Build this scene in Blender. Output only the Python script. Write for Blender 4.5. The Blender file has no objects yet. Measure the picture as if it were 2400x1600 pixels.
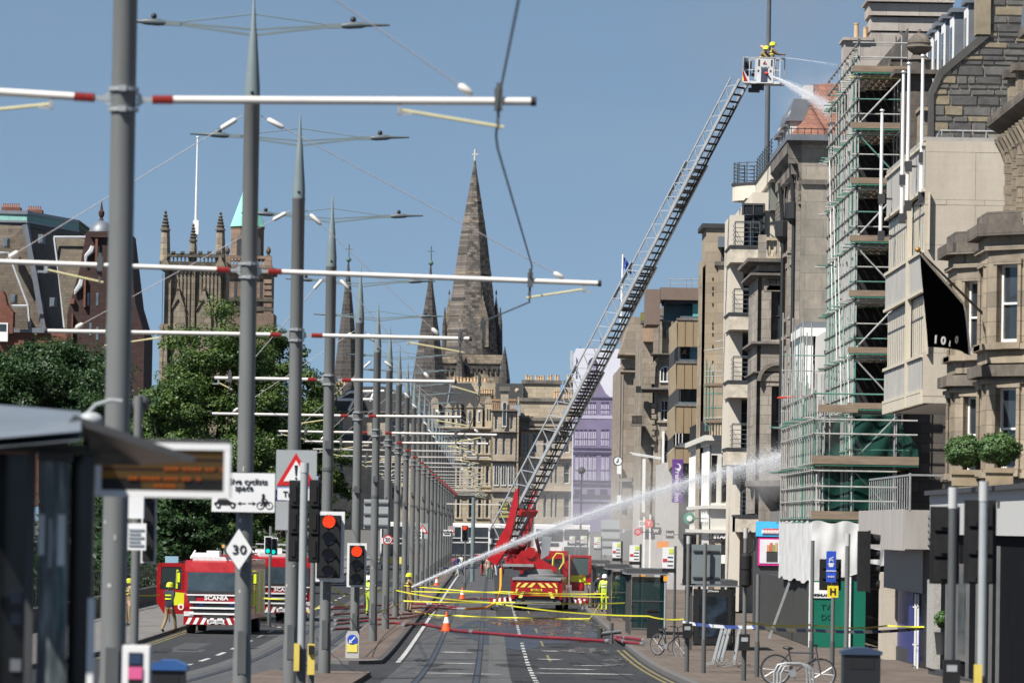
import bpy, bmesh, math, random
from mathutils import Vector, Matrix
R = math.radians
rnd = random.Random(7)
SC = bpy.context.scene
COL = SC.collection
FPX, ROLL, VP, EYE = 12000.0, 0.0165, (1152.0, 1230.0), 4.2
_y = Vector((VP[0]-1200, 800-VP[1], -FPX)).normalized()
_z = Vector((ROLL, 1, 0)); _z = (_z - _z.dot(_y)*_y).normalized()
_x = _y.cross(_z)
W2C = Matrix((_x, _y, _z)).transposed()      # columns: world axes seen in camera space
C2W = W2C.transposed()
cam = bpy.data.objects.new('camera', bpy.data.cameras.new('camera'))
COL.objects.link(cam)
cam.matrix_world = Matrix.Translation((0, 0, EYE)) @ C2W.to_4x4()
cam.data.sensor_width = 36.0
cam.data.lens = FPX/2400*36
cam.data.clip_start = 1.0
cam.data.clip_end = 20000
cam.data.dof.use_dof = True
cam.data.dof.focus_distance = 230
cam.data.dof.aperture_fstop = 3.6
SC.camera = cam
SUN_DIR = Vector((-1.0, -0.95, 1.75)).normalized()      # towards the sun: behind the camera, to the left
world = bpy.data.worlds.new('World'); SC.world = world
world.use_nodes = True
_nt = world.node_tree
_sky = _nt.nodes.new('ShaderNodeTexSky')
_sky.sky_type = 'NISHITA'; _sky.sun_disc = False
_sky.sun_elevation = math.asin(SUN_DIR.z)
_sky.sun_rotation = math.atan2(SUN_DIR.x, SUN_DIR.y)
_sky.altitude = 2500; _sky.air_density = 1.0; _sky.dust_density = 0.0; _sky.ozone_density = 3.0
_hs = _nt.nodes.new('ShaderNodeMixRGB'); _hs.blend_type = 'MULTIPLY'; _hs.inputs[0].default_value = 1.0
_hs.inputs[2].default_value = (0.95, 0.865, 0.71, 1)
_g = _nt.nodes.new('ShaderNodeTexCoord'); _va = _nt.nodes.new('ShaderNodeVectorMath'); _va.operation = 'ADD'; _va.inputs[1].default_value = (0, 0, 0.16)
_vn = _nt.nodes.new('ShaderNodeVectorMath'); _vn.operation = 'NORMALIZE'
_nt.links.new(_g.outputs['Generated'], _va.inputs[0]); _nt.links.new(_va.outputs[0], _vn.inputs[0]); _nt.links.new(_vn.outputs[0], _sky.inputs[0])
_nt.links.new(_sky.outputs[0], _hs.inputs[1])
_bg = _nt.nodes['Background']
_cn = _nt.nodes.new('ShaderNodeTexNoise'); _cn.inputs['Scale'].default_value = 3.0; _cn.inputs['Detail'].default_value = 5.0; _cm = _nt.nodes.new('ShaderNodeMapping'); _cm.inputs['Scale'].default_value = (3, 3, 11)
_nt.links.new(_g.outputs['Generated'], _cm.inputs[0]); _nt.links.new(_cm.outputs[0], _cn.inputs['Vector'])
_cr = _nt.nodes.new('ShaderNodeMapRange'); _cr.inputs[1].default_value = 0.48; _cr.inputs[2].default_value = 0.8; _cr.inputs[4].default_value = 0.16; _nt.links.new(_cn.outputs[0], _cr.inputs[0])
_cx = _nt.nodes.new('ShaderNodeMixRGB'); _nt.links.new(_cr.outputs[0], _cx.inputs[0]); _nt.links.new(_hs.outputs[0], _cx.inputs[1]); _cx.inputs[2].default_value = (2.3, 2.6, 3.1, 1)
_nt.links.new(_cx.outputs[0], _bg.inputs['Color'])
_bg.inputs['Strength'].default_value = 0.092
sun = bpy.data.objects.new('sun', bpy.data.lights.new('sun', 'SUN'))
COL.objects.link(sun)
sun.data.energy = 5.0; sun.data.angle = R(0.55); sun.data.color = (1.0, 0.955, 0.885)
sun.rotation_euler = SUN_DIR.to_track_quat('Z', 'Y').to_euler()
sun.location = (-40, -40, 80)
SC.view_settings.view_transform = 'Standard'; SC.view_settings.look = 'None'
SC.view_settings.exposure = 0.78; SC.view_settings.gamma = 1.0
SC.view_settings.use_curve_mapping = False
SC.render.engine = 'CYCLES'
SC.cycles.use_denoising = True
SC.cycles.max_bounces = 6; SC.cycles.diffuse_bounces = 3; SC.cycles.glossy_bounces = 3
SC.cycles.transparent_max_bounces = 16; SC.cycles.volume_bounces = 1
SC.cycles.caustics_reflective = False; SC.cycles.caustics_refractive = False
SC.cycles.volume_step_rate = 2.0
def ray(px, py):
 return C2W @ Vector((px-1200, 800-py, -FPX))
def at(px, py, Y):
 d = ray(px, py); t = Y/d.y
 return Vector((d.x*t, Y, EYE+d.z*t))
def atX(px, py, X):
 d = ray(px, py); t = X/d.x
 return Vector((X, d.y*t, EYE+d.z*t))
def zg(Y):          # the street climbs towards the photographer
 k = 9.0
 t = (152-Y)/k
 return 0.0145*k*(math.log1p(math.exp(t)) if t < 30 else t)
def atG(px, py, up=0.0):
 Y = 150.0
 for _ in range(25):
  d = ray(px, py); t = (zg(Y)+up-EYE)/d.z; Y = 0.5*Y+0.5*d.y*t
 return Vector((d.x*t, Y, zg(Y)+up))
MATS = {}
def _new(name):
 m = bpy.data.materials.new(name); m.use_nodes = True
 nt = m.node_tree; nt.nodes.clear()
 out = nt.nodes.new('ShaderNodeOutputMaterial')
 b = nt.nodes.new('ShaderNodeBsdfPrincipled')
 nt.links.new(b.outputs[0], out.inputs[0])
 MATS[name] = m
 return m, nt, b, out
def N(nt, kind, **kw):
 n = nt.nodes.new('ShaderNode'+kind)
 for k, v in kw.items():
  if k.startswith('i_'):
   key = k[2:]; key = int(key) if key.isdigit() else key.replace('_', ' ')
   n.inputs[key].default_value = v
  else: setattr(n, k, v)
 return n
def L(nt, a, b): nt.links.new(a, b)
def rgba(c): return (c[0], c[1], c[2], 1)
def pm(name, col, rough=0.6, metal=0.0, var=0.12, scale=1.5, bump=0.0, spec=0.5, stretch=(1, 1, 1), alpha=1.0, trans=0.0, coat=0.0, emit=None, es=1.0):
 """a plain painted / metal / plastic surface with slight uneven colour"""
 if name in MATS: return MATS[name]
 m, nt, b, out = _new(name)
 b.inputs['Roughness'].default_value = rough; b.inputs['Metallic'].default_value = metal
 b.inputs['Specular IOR Level'].default_value = spec
 b.inputs['Coat Weight'].default_value = coat
 if alpha < 1: b.inputs['Alpha'].default_value = alpha
 if trans: b.inputs['Transmission Weight'].default_value = trans
 if emit:
  b.inputs['Emission Color'].default_value = rgba(emit); b.inputs['Emission Strength'].default_value = es
 if var <= 0:
  b.inputs['Base Color'].default_value = rgba(col); return m
 tc = N(nt, 'NewGeometry'); mp = N(nt, 'Mapping'); mp.inputs['Scale'].default_value = stretch
 L(nt, tc.outputs['Position'], mp.inputs[0])
 n = N(nt, 'TexNoise', i_Scale=scale, i_Detail=5.0, i_Roughness=0.65); L(nt, mp.outputs[0], n.inputs['Vector'])
 mr = N(nt, 'MapRange'); mr.inputs[1].default_value = 0.25; mr.inputs[2].default_value = 0.75
 mr.inputs[3].default_value = 1-var; mr.inputs[4].default_value = 1+var
 L(nt, n.outputs[0], mr.inputs[0])
 mx = N(nt, 'VectorMath', operation='SCALE'); mx.inputs[0].default_value = col
 L(nt, mr.outputs[0], mx.inputs['Scale']); L(nt, mx.outputs[0], b.inputs['Base Color'])
 mr2 = N(nt, 'MapRange'); mr2.inputs[3].default_value = max(0.03, rough-0.1); mr2.inputs[4].default_value = min(1, rough+0.12)
 L(nt, n.outputs[0], mr2.inputs[0]); L(nt, mr2.outputs[0], b.inputs['Roughness'])
 if bump:
  bp = N(nt, 'Bump', i_Strength=bump, i_Distance=0.05); L(nt, n.outputs[0], bp.inputs['Height']); L(nt, bp.outputs[0], b.inputs['Normal'])
 return m
def stone(name, c1, c2, mortar, bw=0.9, bh=0.35, dirt=0.45, dirtcol=(0.05, 0.045, 0.04), ms=0.012, rough=0.9, dscale=0.35, bump=0.3, bias=0.0):
 """ashlar or slate: coursed blocks of uneven colour, with sooty weather stains"""
 if name in MATS: return MATS[name]
 m, nt, b, out = _new(name)
 c1 = tuple(min(0.9, x*1.13) for x in c1); c2 = tuple(x*0.84 for x in c2); dirt = min(0.92, dirt*1.3)
 b.inputs['Roughness'].default_value = rough; b.inputs['Specular IOR Level'].default_value = 0.25
 g = N(nt, 'NewGeometry'); s = N(nt, 'SeparateXYZ'); L(nt, g.outputs['Position'], s.inputs[0])
 a = N(nt, 'MATH' if False else 'Math', operation='ADD'); L(nt, s.outputs[0], a.inputs[0]); L(nt, s.outputs[1], a.inputs[1])
 c = N(nt, 'CombineXYZ'); L(nt, a.outputs[0], c.inputs[0]); L(nt, s.outputs[2], c.inputs[1])
 br = N(nt, 'TexBrick', offset=0.5, squash=1.0)
 br.inputs['Color1'].default_value = rgba(c1); br.inputs['Color2'].default_value = rgba(c2); br.inputs['Mortar'].default_value = rgba(mortar)
 br.inputs['Scale'].default_value = 1.0; br.inputs['Mortar Size'].default_value = ms; br.inputs['Mortar Smooth'].default_value = 0.2
 br.inputs['Bias'].default_value = bias; br.inputs['Brick Width'].default_value = bw; br.inputs['Row Height'].default_value = bh
 L(nt, c.outputs[0], br.inputs['Vector'])
 mp = N(nt, 'Mapping'); mp.inputs['Scale'].default_value = (1.3, 1.3, 0.3); L(nt, g.outputs['Position'], mp.inputs[0])
 n = N(nt, 'TexNoise', i_Scale=dscale, i_Detail=7.0, i_Roughness=0.7); L(nt, mp.outputs[0], n.inputs['Vector'])
 n2 = N(nt, 'TexNoise', i_Scale=dscale*9, i_Detail=4.0, i_Roughness=0.7); L(nt, g.outputs['Position'], n2.inputs['Vector'])
 ad = N(nt, 'Math', operation='MULTIPLY_ADD'); L(nt, n2.outputs[0], ad.inputs[0]); ad.inputs[1].default_value = 0.35; L(nt, n.outputs[0], ad.inputs[2])
 mr = N(nt, 'MapRange'); mr.inputs[1].default_value = 0.5; mr.inputs[2].default_value = 0.86; mr.inputs[3].default_value = 0; mr.inputs[4].default_value = dirt
 L(nt, ad.outputs[0], mr.inputs[0])
 mx = N(nt, 'MixRGB'); L(nt, mr.outputs[0], mx.inputs[0]); L(nt, br.outputs[0], mx.inputs[1]); mx.inputs[2].default_value = rgba(dirtcol)
 L(nt, mx.outputs[0], b.inputs['Base Color'])
 if bump:
  iv = N(nt, 'Math', operation='SUBTRACT'); L(nt, n2.outputs[0], iv.inputs[0]); L(nt, br.outputs['Fac'], iv.inputs[1])
  bp = N(nt, 'Bump', i_Strength=bump, i_Distance=0.03); L(nt, iv.outputs[0], bp.inputs['Height']); L(nt, bp.outputs[0], b.inputs['Normal'])
 return m
class MB:
 def __init__(s): s.v = []; s.f = []; s.mi = []; s.cur = 0; s.smooth = False
 def _add(s, vs, fs):
  o = len(s.v); s.v += [tuple(v) for v in vs]
  for f in fs: s.f.append(tuple(o+i for i in f)); s.mi.append(s.cur)
  return s
 def box(s, x0, x1, y0, y1, z0, z1):
  v = [(x0,y0,z0),(x1,y0,z0),(x1,y1,z0),(x0,y1,z0),(x0,y0,z1),(x1,y0,z1),(x1,y1,z1),(x0,y1,z1)]
  return s._add(v, [(0,3,2,1),(4,5,6,7),(0,1,5,4),(1,2,6,5),(2,3,7,6),(3,0,4,7)])
 def obox(s, c, size, M=None):
  h = Vector(size)/2; M = M or Matrix.Identity(3)
  v = [Vector(c)+M@Vector((sx*h.x, sy*h.y, sz*h.z)) for sz in (-1,1) for sx,sy in ((-1,-1),(1,-1),(1,1),(-1,1))]
  return s._add(v, [(0,3,2,1),(4,5,6,7),(0,1,5,4),(1,2,6,5),(2,3,7,6),(3,0,4,7)])
 def bar(s, a, b, w, h, up=(0,0,1)):
  a = Vector(a); b = Vector(b); d = b-a; l = d.length
  if l < 1e-6: return s
  x = d/l; u = Vector(up)
  if abs(x.dot(u)) > 0.98: u = Vector((0,1,0))
  y = u.cross(x).normalized(); z = x.cross(y)
  return s.obox((a+b)/2, (l, w, h), Matrix((x, y, z)).transposed())
 def tube(s, a, b, r0, r1=None, n=8, caps=True):
  return s.path([a, b], [r0, r0 if r1 is None else r1], n, caps)
 def path(s, pts, r, n=6, caps=True):
  pts = [Vector(p) for p in pts]; k = len(pts)
  rs = r if isinstance(r, (list, tuple)) else [r]*k
  vs = []; fs = []
  u = None
  for i, p in enumerate(pts):
   t = (pts[min(i+1,k-1)]-pts[max(i-1,0)]).normalized()
   if u is None:
    u = Vector((0,0,1)) if abs(t.z) < 0.9 else Vector((1,0,0))
   u = (u-u.dot(t)*t).normalized(); w = t.cross(u)
   for j in range(n):
    an = 2*math.pi*j/n
    vs.append(p+(u*math.cos(an)+w*math.sin(an))*rs[i])
  for i in range(k-1):
   for j in range(n):
    fs.append((i*n+j, i*n+(j+1)%n, (i+1)*n+(j+1)%n, (i+1)*n+j))
  if caps: fs.append(tuple(range(n))[::-1]); fs.append(tuple((k-1)*n+j for j in range(n)))
  return s._add(vs, fs)
 def lathe(s, prof, c=(0,0,0), n=12, sx=1, sy=1, rot=0.0):
  vs = []; fs = []
  for r, z in prof:
   for j in range(n):
    a = 2*math.pi*j/n+rot
    vs.append((c[0]+r*math.cos(a)*sx, c[1]+r*math.sin(a)*sy, c[2]+z))
  for i in range(len(prof)-1):
   for j in range(n):
    fs.append((i*n+j, i*n+(j+1)%n, (i+1)*n+(j+1)%n, (i+1)*n+j))
  fs.append(tuple(range(n))[::-1]); fs.append(tuple((len(prof)-1)*n+j for j in range(n)))
  return s._add(vs, fs)
 def prism(s, pts, a, b, axis='y'):
  """closed outline (list of 2-D points) extruded from a to b along axis"""
  n = len(pts)
  def P(p, t):
   if axis == 'y': return (p[0], t, p[1])
   if axis == 'x': return (t, p[0], p[1])
   return (p[0], p[1], t)
  v = [P(p, a) for p in pts]+[P(p, b) for p in pts]
  return s._add(v, [tuple(range(n)), tuple(range(2*n-1, n-1, -1))]+[(i, n+i, n+(i+1)%n, (i+1)%n) for i in range(n)])
 def quad(s, a, b, c, d): return s._add([a, b, c, d], [(0,1,2,3)])
 def tri(s, a, b, c): return s._add([a, b, c], [(0,1,2)])
 def sheet(s, rows):
  n = len(rows[0]); v = [p for r in rows for p in r]
  return s._add(v, [(i*n+j, i*n+j+1, (i+1)*n+j+1, (i+1)*n+j) for i in range(len(rows)-1) for j in range(n-1)])
 def sphere(s, c, r, n=10, m=6, sx=1, sy=1, sz=1):
  prof = [(max(0.001, math.sin(math.pi*i/m))*r, -math.cos(math.pi*i/m)*r*sz) for i in range(m+1)]
  return s.lathe(prof, c, n, sx, sy)
 def mesh(s, name, mats, smooth=None):
  me = bpy.data.meshes.new(name); me.from_pydata(s.v, [], s.f)
  for m in (mats if isinstance(mats, (list, tuple)) else [mats]): me.materials.append(m)
  if s.cur or any(s.mi): me.polygons.foreach_set('material_index', s.mi)
  bm = bmesh.new(); bm.from_mesh(me); bmesh.ops.recalc_face_normals(bm, faces=bm.faces); bm.to_mesh(me); bm.free()
  sm = s.smooth if smooth is None else smooth
  if sm: me.shade_auto_smooth(40) if hasattr(me, 'shade_auto_smooth') else smooth_by_angle(me)
  me.update(); return me
 def build(s, name, mats, parent=None, loc=None, smooth=None):
  me = s.mesh(name, mats, smooth); return place(name, me, parent, loc)
def smooth_by_angle(me, deg=38):
 me.polygons.foreach_set('use_smooth', [True]*len(me.polygons))
 bm = bmesh.new(); bm.from_mesh(me); c = math.radians(deg)
 for e in bm.edges:
  if len(e.link_faces) != 2 or e.calc_face_angle(3.14) > c: e.smooth = False
 bm.to_mesh(me); bm.free()
def place(name, me, parent=None, loc=None, rot=None, scale=None):
 """link a mesh as one object; world coordinates stay as given even under a (unrotated) parent"""
 o = bpy.data.objects.new(name, me); COL.objects.link(o)
 l = Vector(loc) if loc is not None else Vector((0,0,0))
 if parent is not None:
  o.parent = parent; l = l - wloc(parent)
 o.location = l
 if rot is not None: o.rotation_euler = rot
 if scale is not None: o.scale = scale
 return o
def wloc(o):
 l = Vector((0,0,0))
 while o is not None: l += o.location; o = o.parent
 return l
def tag(o, label, cat, group=None):
 o['label'] = label; o['category'] = cat
 if group: o['group'] = group
 return o
def thing(name, label, cat, loc=(0,0,0), group=None, rz=0.0):
 o = bpy.data.objects.new(name, None); COL.objects.link(o); o.location = loc; o.rotation_euler = (0,0,rz)
 o.empty_display_size = 0.3
 return tag(o, label, cat, group)
def struct(o): o['kind'] = 'structure'; return o
def stuff(o): o['kind'] = 'stuff'; return o
def copy_tree(o, parent=None):
 c = o.copy(); COL.objects.link(c); c.parent = parent
 for ch in list(o.children): copy_tree(ch, c)
 return c
def text_mesh(body, size, mat, bold=0.0, align='CENTER', ext=0.004, space=1.0):
 cu = bpy.data.curves.new('lettering', 'FONT'); cu.body = body; cu.size = size; cu.align_x = align; cu.align_y = 'CENTER'
 cu.offset = bold*size; cu.extrude = ext; cu.space_character = space; cu.resolution_u = 2
 o = bpy.data.objects.new('lettering', cu); COL.objects.link(o)
 dg = bpy.context.evaluated_depsgraph_get(); me = bpy.data.meshes.new_from_object(o.evaluated_get(dg))
 bpy.data.objects.remove(o); bpy.data.curves.remove(cu)
 me.materials.clear(); me.materials.append(mat); return me
def lettering(body, size, mat, parent, loc, rot=(R(90),0,0), bold=0.02, align='CENTER', name='lettering', sx=1.0, space=1.0):
 return place(name, text_mesh(body, size, mat, bold, align, space=space), parent, loc, rot, (sx,1,1))
M_pole   = pm('pole_grey', (0.13, 0.135, 0.133), 0.45, 0.0, 0.1, 2.0, stretch=(3,3,0.4))
M_poledk = pm('pole_dark', (0.075, 0.08, 0.082), 0.5, 0.0, 0.1)
M_tip    = pm('spire_grey', (0.15, 0.19, 0.2), 0.45, 0.0, 0.1)
M_galv   = pm('galvanised', (0.42, 0.43, 0.43), 0.42, 0.55, 0.12, 6)
M_armw   = pm('arm_cream', (0.62, 0.59, 0.55), 0.4, 0.0, 0.08, 3)
M_insul  = pm('insulator_red', (0.28, 0.035, 0.03), 0.4)
M_black  = pm('black_plastic', (0.012, 0.012, 0.013), 0.45, var=0.15)
M_dark   = pm('dark_grey', (0.035, 0.036, 0.04), 0.6)
M_regis  = pm('fibreglass_yellow', (0.52, 0.47, 0.26), 0.5)
M_wire   = pm('wire', (0.06, 0.08, 0.1), 0.5, 0.3)
M_stay   = pm('stay_wire_grey', (0.30, 0.28, 0.29), 0.6)
M_white  = pm('white_paint', (0.75, 0.75, 0.74), 0.45, var=0.06)
M_lumin  = pm('luminaire_grey', (0.075, 0.095, 0.105), 0.45)
M_glass  = pm('window_glass', (0.028, 0.034, 0.04), 0.06, var=0.5, scale=0.7, spec=0.8)
M_glassl = pm('pale_glass', (0.10, 0.13, 0.15), 0.08, var=0.5, scale=0.6, spec=0.8)
M_sash   = pm('sash_white', (0.66, 0.65, 0.62), 0.5, var=0.08)
M_sashdk = pm('sash_dark', (0.06, 0.062, 0.065), 0.5)
def kerbmat():
 return pm('kerb_stone', (0.105, 0.10, 0.098), 0.85, var=0.25, scale=2.5, bump=0.2)
def asphalt():
 m, nt, b, out = _new('asphalt')
 g = N(nt, 'NewGeometry')
 n1 = N(nt, 'TexNoise', i_Scale=0.16, i_Detail=6.0, i_Roughness=0.6); mp = N(nt, 'Mapping'); mp.inputs['Scale'].default_value = (1.6, 0.22, 1)
 L(nt, g.outputs['Position'], mp.inputs[0]); L(nt, mp.outputs[0], n1.inputs['Vector'])
 n2 = N(nt, 'TexNoise', i_Scale=14.0, i_Detail=3.0); L(nt, g.outputs['Position'], n2.inputs['Vector'])
 n3 = N(nt, 'TexNoise', i_Scale=1.3, i_Detail=5.0, i_Roughness=0.75); mp3 = N(nt, 'Mapping'); mp3.inputs['Scale'].default_value = (2.5, 0.12, 1)
 L(nt, g.outputs['Position'], mp3.inputs[0]); L(nt, mp3.outputs[0], n3.inputs['Vector'])
 cr = N(nt, 'ValToRGB'); e = cr.color_ramp.elements
 e[0].position = 0.3; e[0].color = (0.019, 0.0205, 0.023, 1); e[1].position = 0.72; e[1].color = (0.045, 0.046, 0.049, 1)
 mx = N(nt, 'Math', operation='MULTIPLY_ADD'); L(nt, n3.outputs[0], mx.inputs[0]); mx.inputs[1].default_value = 0.6
 sb = N(nt, 'Math', operation='MULTIPLY_ADD'); L(nt, n1.outputs[0], sb.inputs[0]); sb.inputs[1].default_value = 0.5; sb.inputs[2].default_value = -0.06
 L(nt, sb.outputs[0], mx.inputs[2]); L(nt, mx.outputs[0], cr.inputs[0])
 mm = N(nt, 'MixRGB', blend_type='MULTIPLY'); mm.inputs[0].default_value = 0.35; L(nt, cr.outputs[0], mm.inputs[1]); L(nt, n2.outputs[0], mm.inputs[2])
 L(nt, mm.outputs[0], b.inputs['Base Color'])
 b.inputs['Roughness'].default_value = 0.8; b.inputs['Specular IOR Level'].default_value = 0.35
 return m
M_asph = asphalt()
M_slab = pm('track_slab', (0.056, 0.056, 0.058), 0.75, var=0.22, scale=0.9, stretch=(3, 0.2, 1))
M_slabL = pm('track_margin', (0.07, 0.07, 0.07), 0.75, var=0.22, scale=0.9, stretch=(3, 0.3, 1))
M_rail = pm('rail_steel', (0.10, 0.10, 0.105), 0.35, 0.8)
M_groove = pm('rail_groove', (0.015, 0.015, 0.015), 0.9, var=0)
M_mark = pm('road_marking_white', (0.36, 0.36, 0.35), 0.7, var=0.55, scale=2.2, stretch=(1, 0.5, 1))
M_marky = pm('road_marking_yellow', (0.17, 0.14, 0.06), 0.7, var=0.5, scale=2.2, stretch=(1, 0.5, 1))
def paving(name, c1, c2, mort):
 m, nt, b, out = _new(name)
 g = N(nt, 'NewGeometry'); br = N(nt, 'TexBrick'); L(nt, g.outputs['Position'], br.inputs['Vector'])
 for k, v in (('Color1', c1), ('Color2', c2), ('Mortar', mort)): br.inputs[k].default_value = rgba(v)
 br.inputs['Scale'].default_value = 1; br.inputs['Brick Width'].default_value = 0.75; br.inputs['Row Height'].default_value = 0.5; br.inputs['Mortar Size'].default_value = 0.012
 n = N(nt, 'TexNoise', i_Scale=0.7, i_Detail=8.0, i_Roughness=0.75); L(nt, g.outputs['Position'], n.inputs['Vector'])
 mr = N(nt, 'MapRange'); mr.inputs[1].default_value = 0.3; mr.inputs[2].default_value = 0.7; mr.inputs[3].default_value = 0.5; mr.inputs[4].default_value = 1.15
 L(nt, n.outputs[0], mr.inputs[0]); vm = N(nt, 'VectorMath', operation='SCALE'); L(nt, br.outputs[0], vm.inputs[0]); L(nt, mr.outputs[0], vm.inputs['Scale'])
 L(nt, vm.outputs[0], b.inputs['Base Color']); b.inputs['Roughness'].default_value = 0.85; b.inputs['Specular IOR Level'].default_value = 0.3
 return m
M_pave = paving('pavement_flags', (0.125, 0.10, 0.083), (0.145, 0.118, 0.098), (0.06, 0.05, 0.042))
M_isl = paving('island_setts', (0.12, 0.092, 0.078), (0.145, 0.112, 0.092), (0.07, 0.055, 0.045))
YS = [-60, 0, 20, 40, 60, 80, 100, 110, 120, 128, 134, 140, 145, 150, 155, 160, 165, 172, 180, 200, 260, 400, 700]
def strip(name, x0, x1, y0, y1, dz, mat, skirt=0.0):
 ys = [y0]+[y for y in YS if y0+0.5 < y < y1-0.5]+[y1]
 b = MB(); rows = [[(x0, y, zg(y)+dz), (x1, y, zg(y)+dz)] for y in ys]
 b.sheet(rows)
 if skirt:
  b.sheet([[(x0, y, zg(y)+dz), (x0, y, zg(y)+dz-skirt)] for y in ys]); b.sheet([[(x1, y, zg(y)+dz), (x1, y, zg(y)+dz-skirt)] for y in ys])
  b.quad((x0,y0,zg(y0)+dz), (x1,y0,zg(y0)+dz), (x1,y0,zg(y0)+dz-skirt), (x0,y0,zg(y0)+dz-skirt))
  b.quad((x0,y1,zg(y1)+dz), (x1,y1,zg(y1)+dz), (x1,y1,zg(y1)+dz-skirt), (x0,y1,zg(y1)+dz-skirt))
 return struct(b.build(name, mat))
gb = MB(); gys = YS[:-1]+[700, 2000, 9000]
gb.sheet([[(-4000, y, zg(y)-0.05-(0.0 if y < 600 else 0)), (-30, y, zg(y)-0.05), (-14, y, zg(y)-0.03), (20, y, zg(y)-0.03), (60, y, zg(y)-0.05), (4000, y, zg(y)-0.05)] for y in gys])
struct(gb.build('ground', pm('ground_earth', (0.09, 0.085, 0.075), 0.95, var=0.3, scale=0.2)))
strip('road', -11.8, 4.75, -60, 640, 0.0, M_asph)
strip('track_bed', -2.55, 0.28, -60, 640, 0.004, M_slab)
strip('track_bed', -7.55, -4.95, -60, 640, 0.004, M_slab)
strip('track_margin', -0.02, 0.55, -60, 200, 0.008, M_slabL)
strip('track_margin', -7.75, -7.3, -60, 240, 0.008, M_slabL)
for xr in (-1.75, -0.31, -6.95, -5.5):
 strip('tram_rail', xr-0.06, xr+0.06, -60, 640, 0.012, M_rail)
 strip('rail_groove', xr-0.02+0.07, xr+0.02+0.07, -60, 640, 0.014, M_groove)
 strip('rail_groove', xr-0.10, xr-0.065, -60, 640, 0.013, M_groove)
for k in range(18):     # transverse joints of the track slab
 y = 128+k*7.5
 strip('slab_joint', -2.5, 0.25, y, y+0.18, 0.0095, M_groove if k % 3 else M_slabL)
strip('pavement', 4.95, 30, -60, 640, 0.12, M_pave, 0.2)
strip('kerb', 4.75, 4.95, -60, 640, 0.125, kerbmat(), 0.2)
strip('pavement', -30, -12.0, -60, 640, 0.12, pm('left_pavement', (0.13, 0.125, 0.12), 0.9, var=0.3, scale=0.6), 0.2)
strip('kerb', -12.0, -11.8, -60, 640, 0.125, kerbmat(), 0.2)
strip('traffic_island', -4.85, -3.3, 150, 560, 0.12, M_isl, 0.2)
strip('kerb', -3.3, -3.12, 150, 560, 0.126, pm('island_kerb', (0.05, 0.048, 0.047), 0.85, var=0.3, scale=2.5), 0.2)
strip('kerb', -5.0, -4.85, 150, 560, 0.126, kerbmat(), 0.2)
nb = MB(); arc = [(-4.06+0.94*math.cos(a), 150-1.9*math.sin(a)) for a in [math.pi*i/10 for i in range(11)]]
nb.prism(arc, zg(150)-0.05, zg(150)+0.124, 'z'); struct(nb.build('traffic_island', kerbmat()))
strip('traffic_island', -5.6, -3.0, 40, 130, 0.12, M_isl, 0.25)
strip('edge_line', -2.78, -2.64, 152, 420, 0.008, M_mark)
y = 118.0
while y < 330:
 strip('lane_dash', 1.09, 1.21, y, y+2.1, 0.008, M_mark); y += 4.0
y = 157.0
while y < 300:
 strip('lane_dash_yellow', 1.83, 1.91, y, y+9, 0.008, M_marky); y += 22
y = 140.0
while y < 330:
 strip('lane_dash', -8.46, -8.32, y, y+4.5, 0.008, M_mark); y += 9.0
for x in (4.32, 4.52): strip('kerb_line_yellow', x, x+0.09, 60, 175, 0.008, M_marky)
for x in (-11.55, -11.35): strip('kerb_line_yellow', x, x+0.08, 150, 260, 0.008, M_marky)
def blob(name, cx, cy, rx, ry, dz, mat, seed, n=26, rough=0.35):
 r = random.Random(seed); ph = [r.uniform(0, 6.28) for _ in range(4)]
 b = MB(); pts = []
 for i in range(n):
  a = 2*math.pi*i/n
  k = 1+rough*(0.5*math.sin(2*a+ph[0])+0.35*math.sin(3*a+ph[1])+0.3*math.sin(5*a+ph[2])+0.2*math.sin(9*a+ph[3]))
  pts.append((cx+rx*k*math.cos(a), cy+ry*k*math.sin(a)))
 b._add([(x, y, zg(y)+dz) for x, y in pts], [tuple(range(n))]); return struct(b.build(name, mat))
for i, (cx, cy, rx, ry) in enumerate([(-0.9, 152, .5, .35), (-1.1, 168, .45, .5), (1.9, 160, .4, .5), (2.6, 139, 1.3, .5), (-0.8, 136, 1.0, .5), (2.2, 146, .7, .5), (3.1, 152, .6, .3), (2.1, 172, .35, .4)]):
 blob('worn_marking', cx, cy, rx, ry, 0.009, M_mark, 40+i)
def wet():
 m, nt, b, out = _new('wet_film'); g = N(nt, 'NewGeometry'); mp = N(nt, 'Mapping'); mp.inputs['Scale'].default_value = (1.3, 0.16, 1); L(nt, g.outputs['Position'], mp.inputs[0])
 n = N(nt, 'TexNoise', i_Scale=1.5, i_Detail=6.0, i_Roughness=0.65); L(nt, mp.outputs[0], n.inputs['Vector'])
 mr = N(nt, 'MapRange'); mr.inputs[1].default_value = 0.45; mr.inputs[2].default_value = 0.58; L(nt, n.outputs[0], mr.inputs[0]); L(nt, mr.outputs[0], b.inputs['Alpha'])
 b.inputs['Base Color'].default_value = (0.02, 0.021, 0.023, 1); b.inputs['Roughness'].default_value = 0.11; b.inputs['Specular IOR Level'].default_value = 0.5
 bp = N(nt, 'Bump', i_Strength=0.15, i_Distance=0.02); n2 = N(nt, 'TexNoise', i_Scale=9.0); L(nt, g.outputs['Position'], n2.inputs['Vector']); L(nt, n2.outputs[0], bp.inputs['Height']); L(nt, bp.outputs[0], b.inputs['Normal'])
 return m
M_wet = wet()
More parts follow.
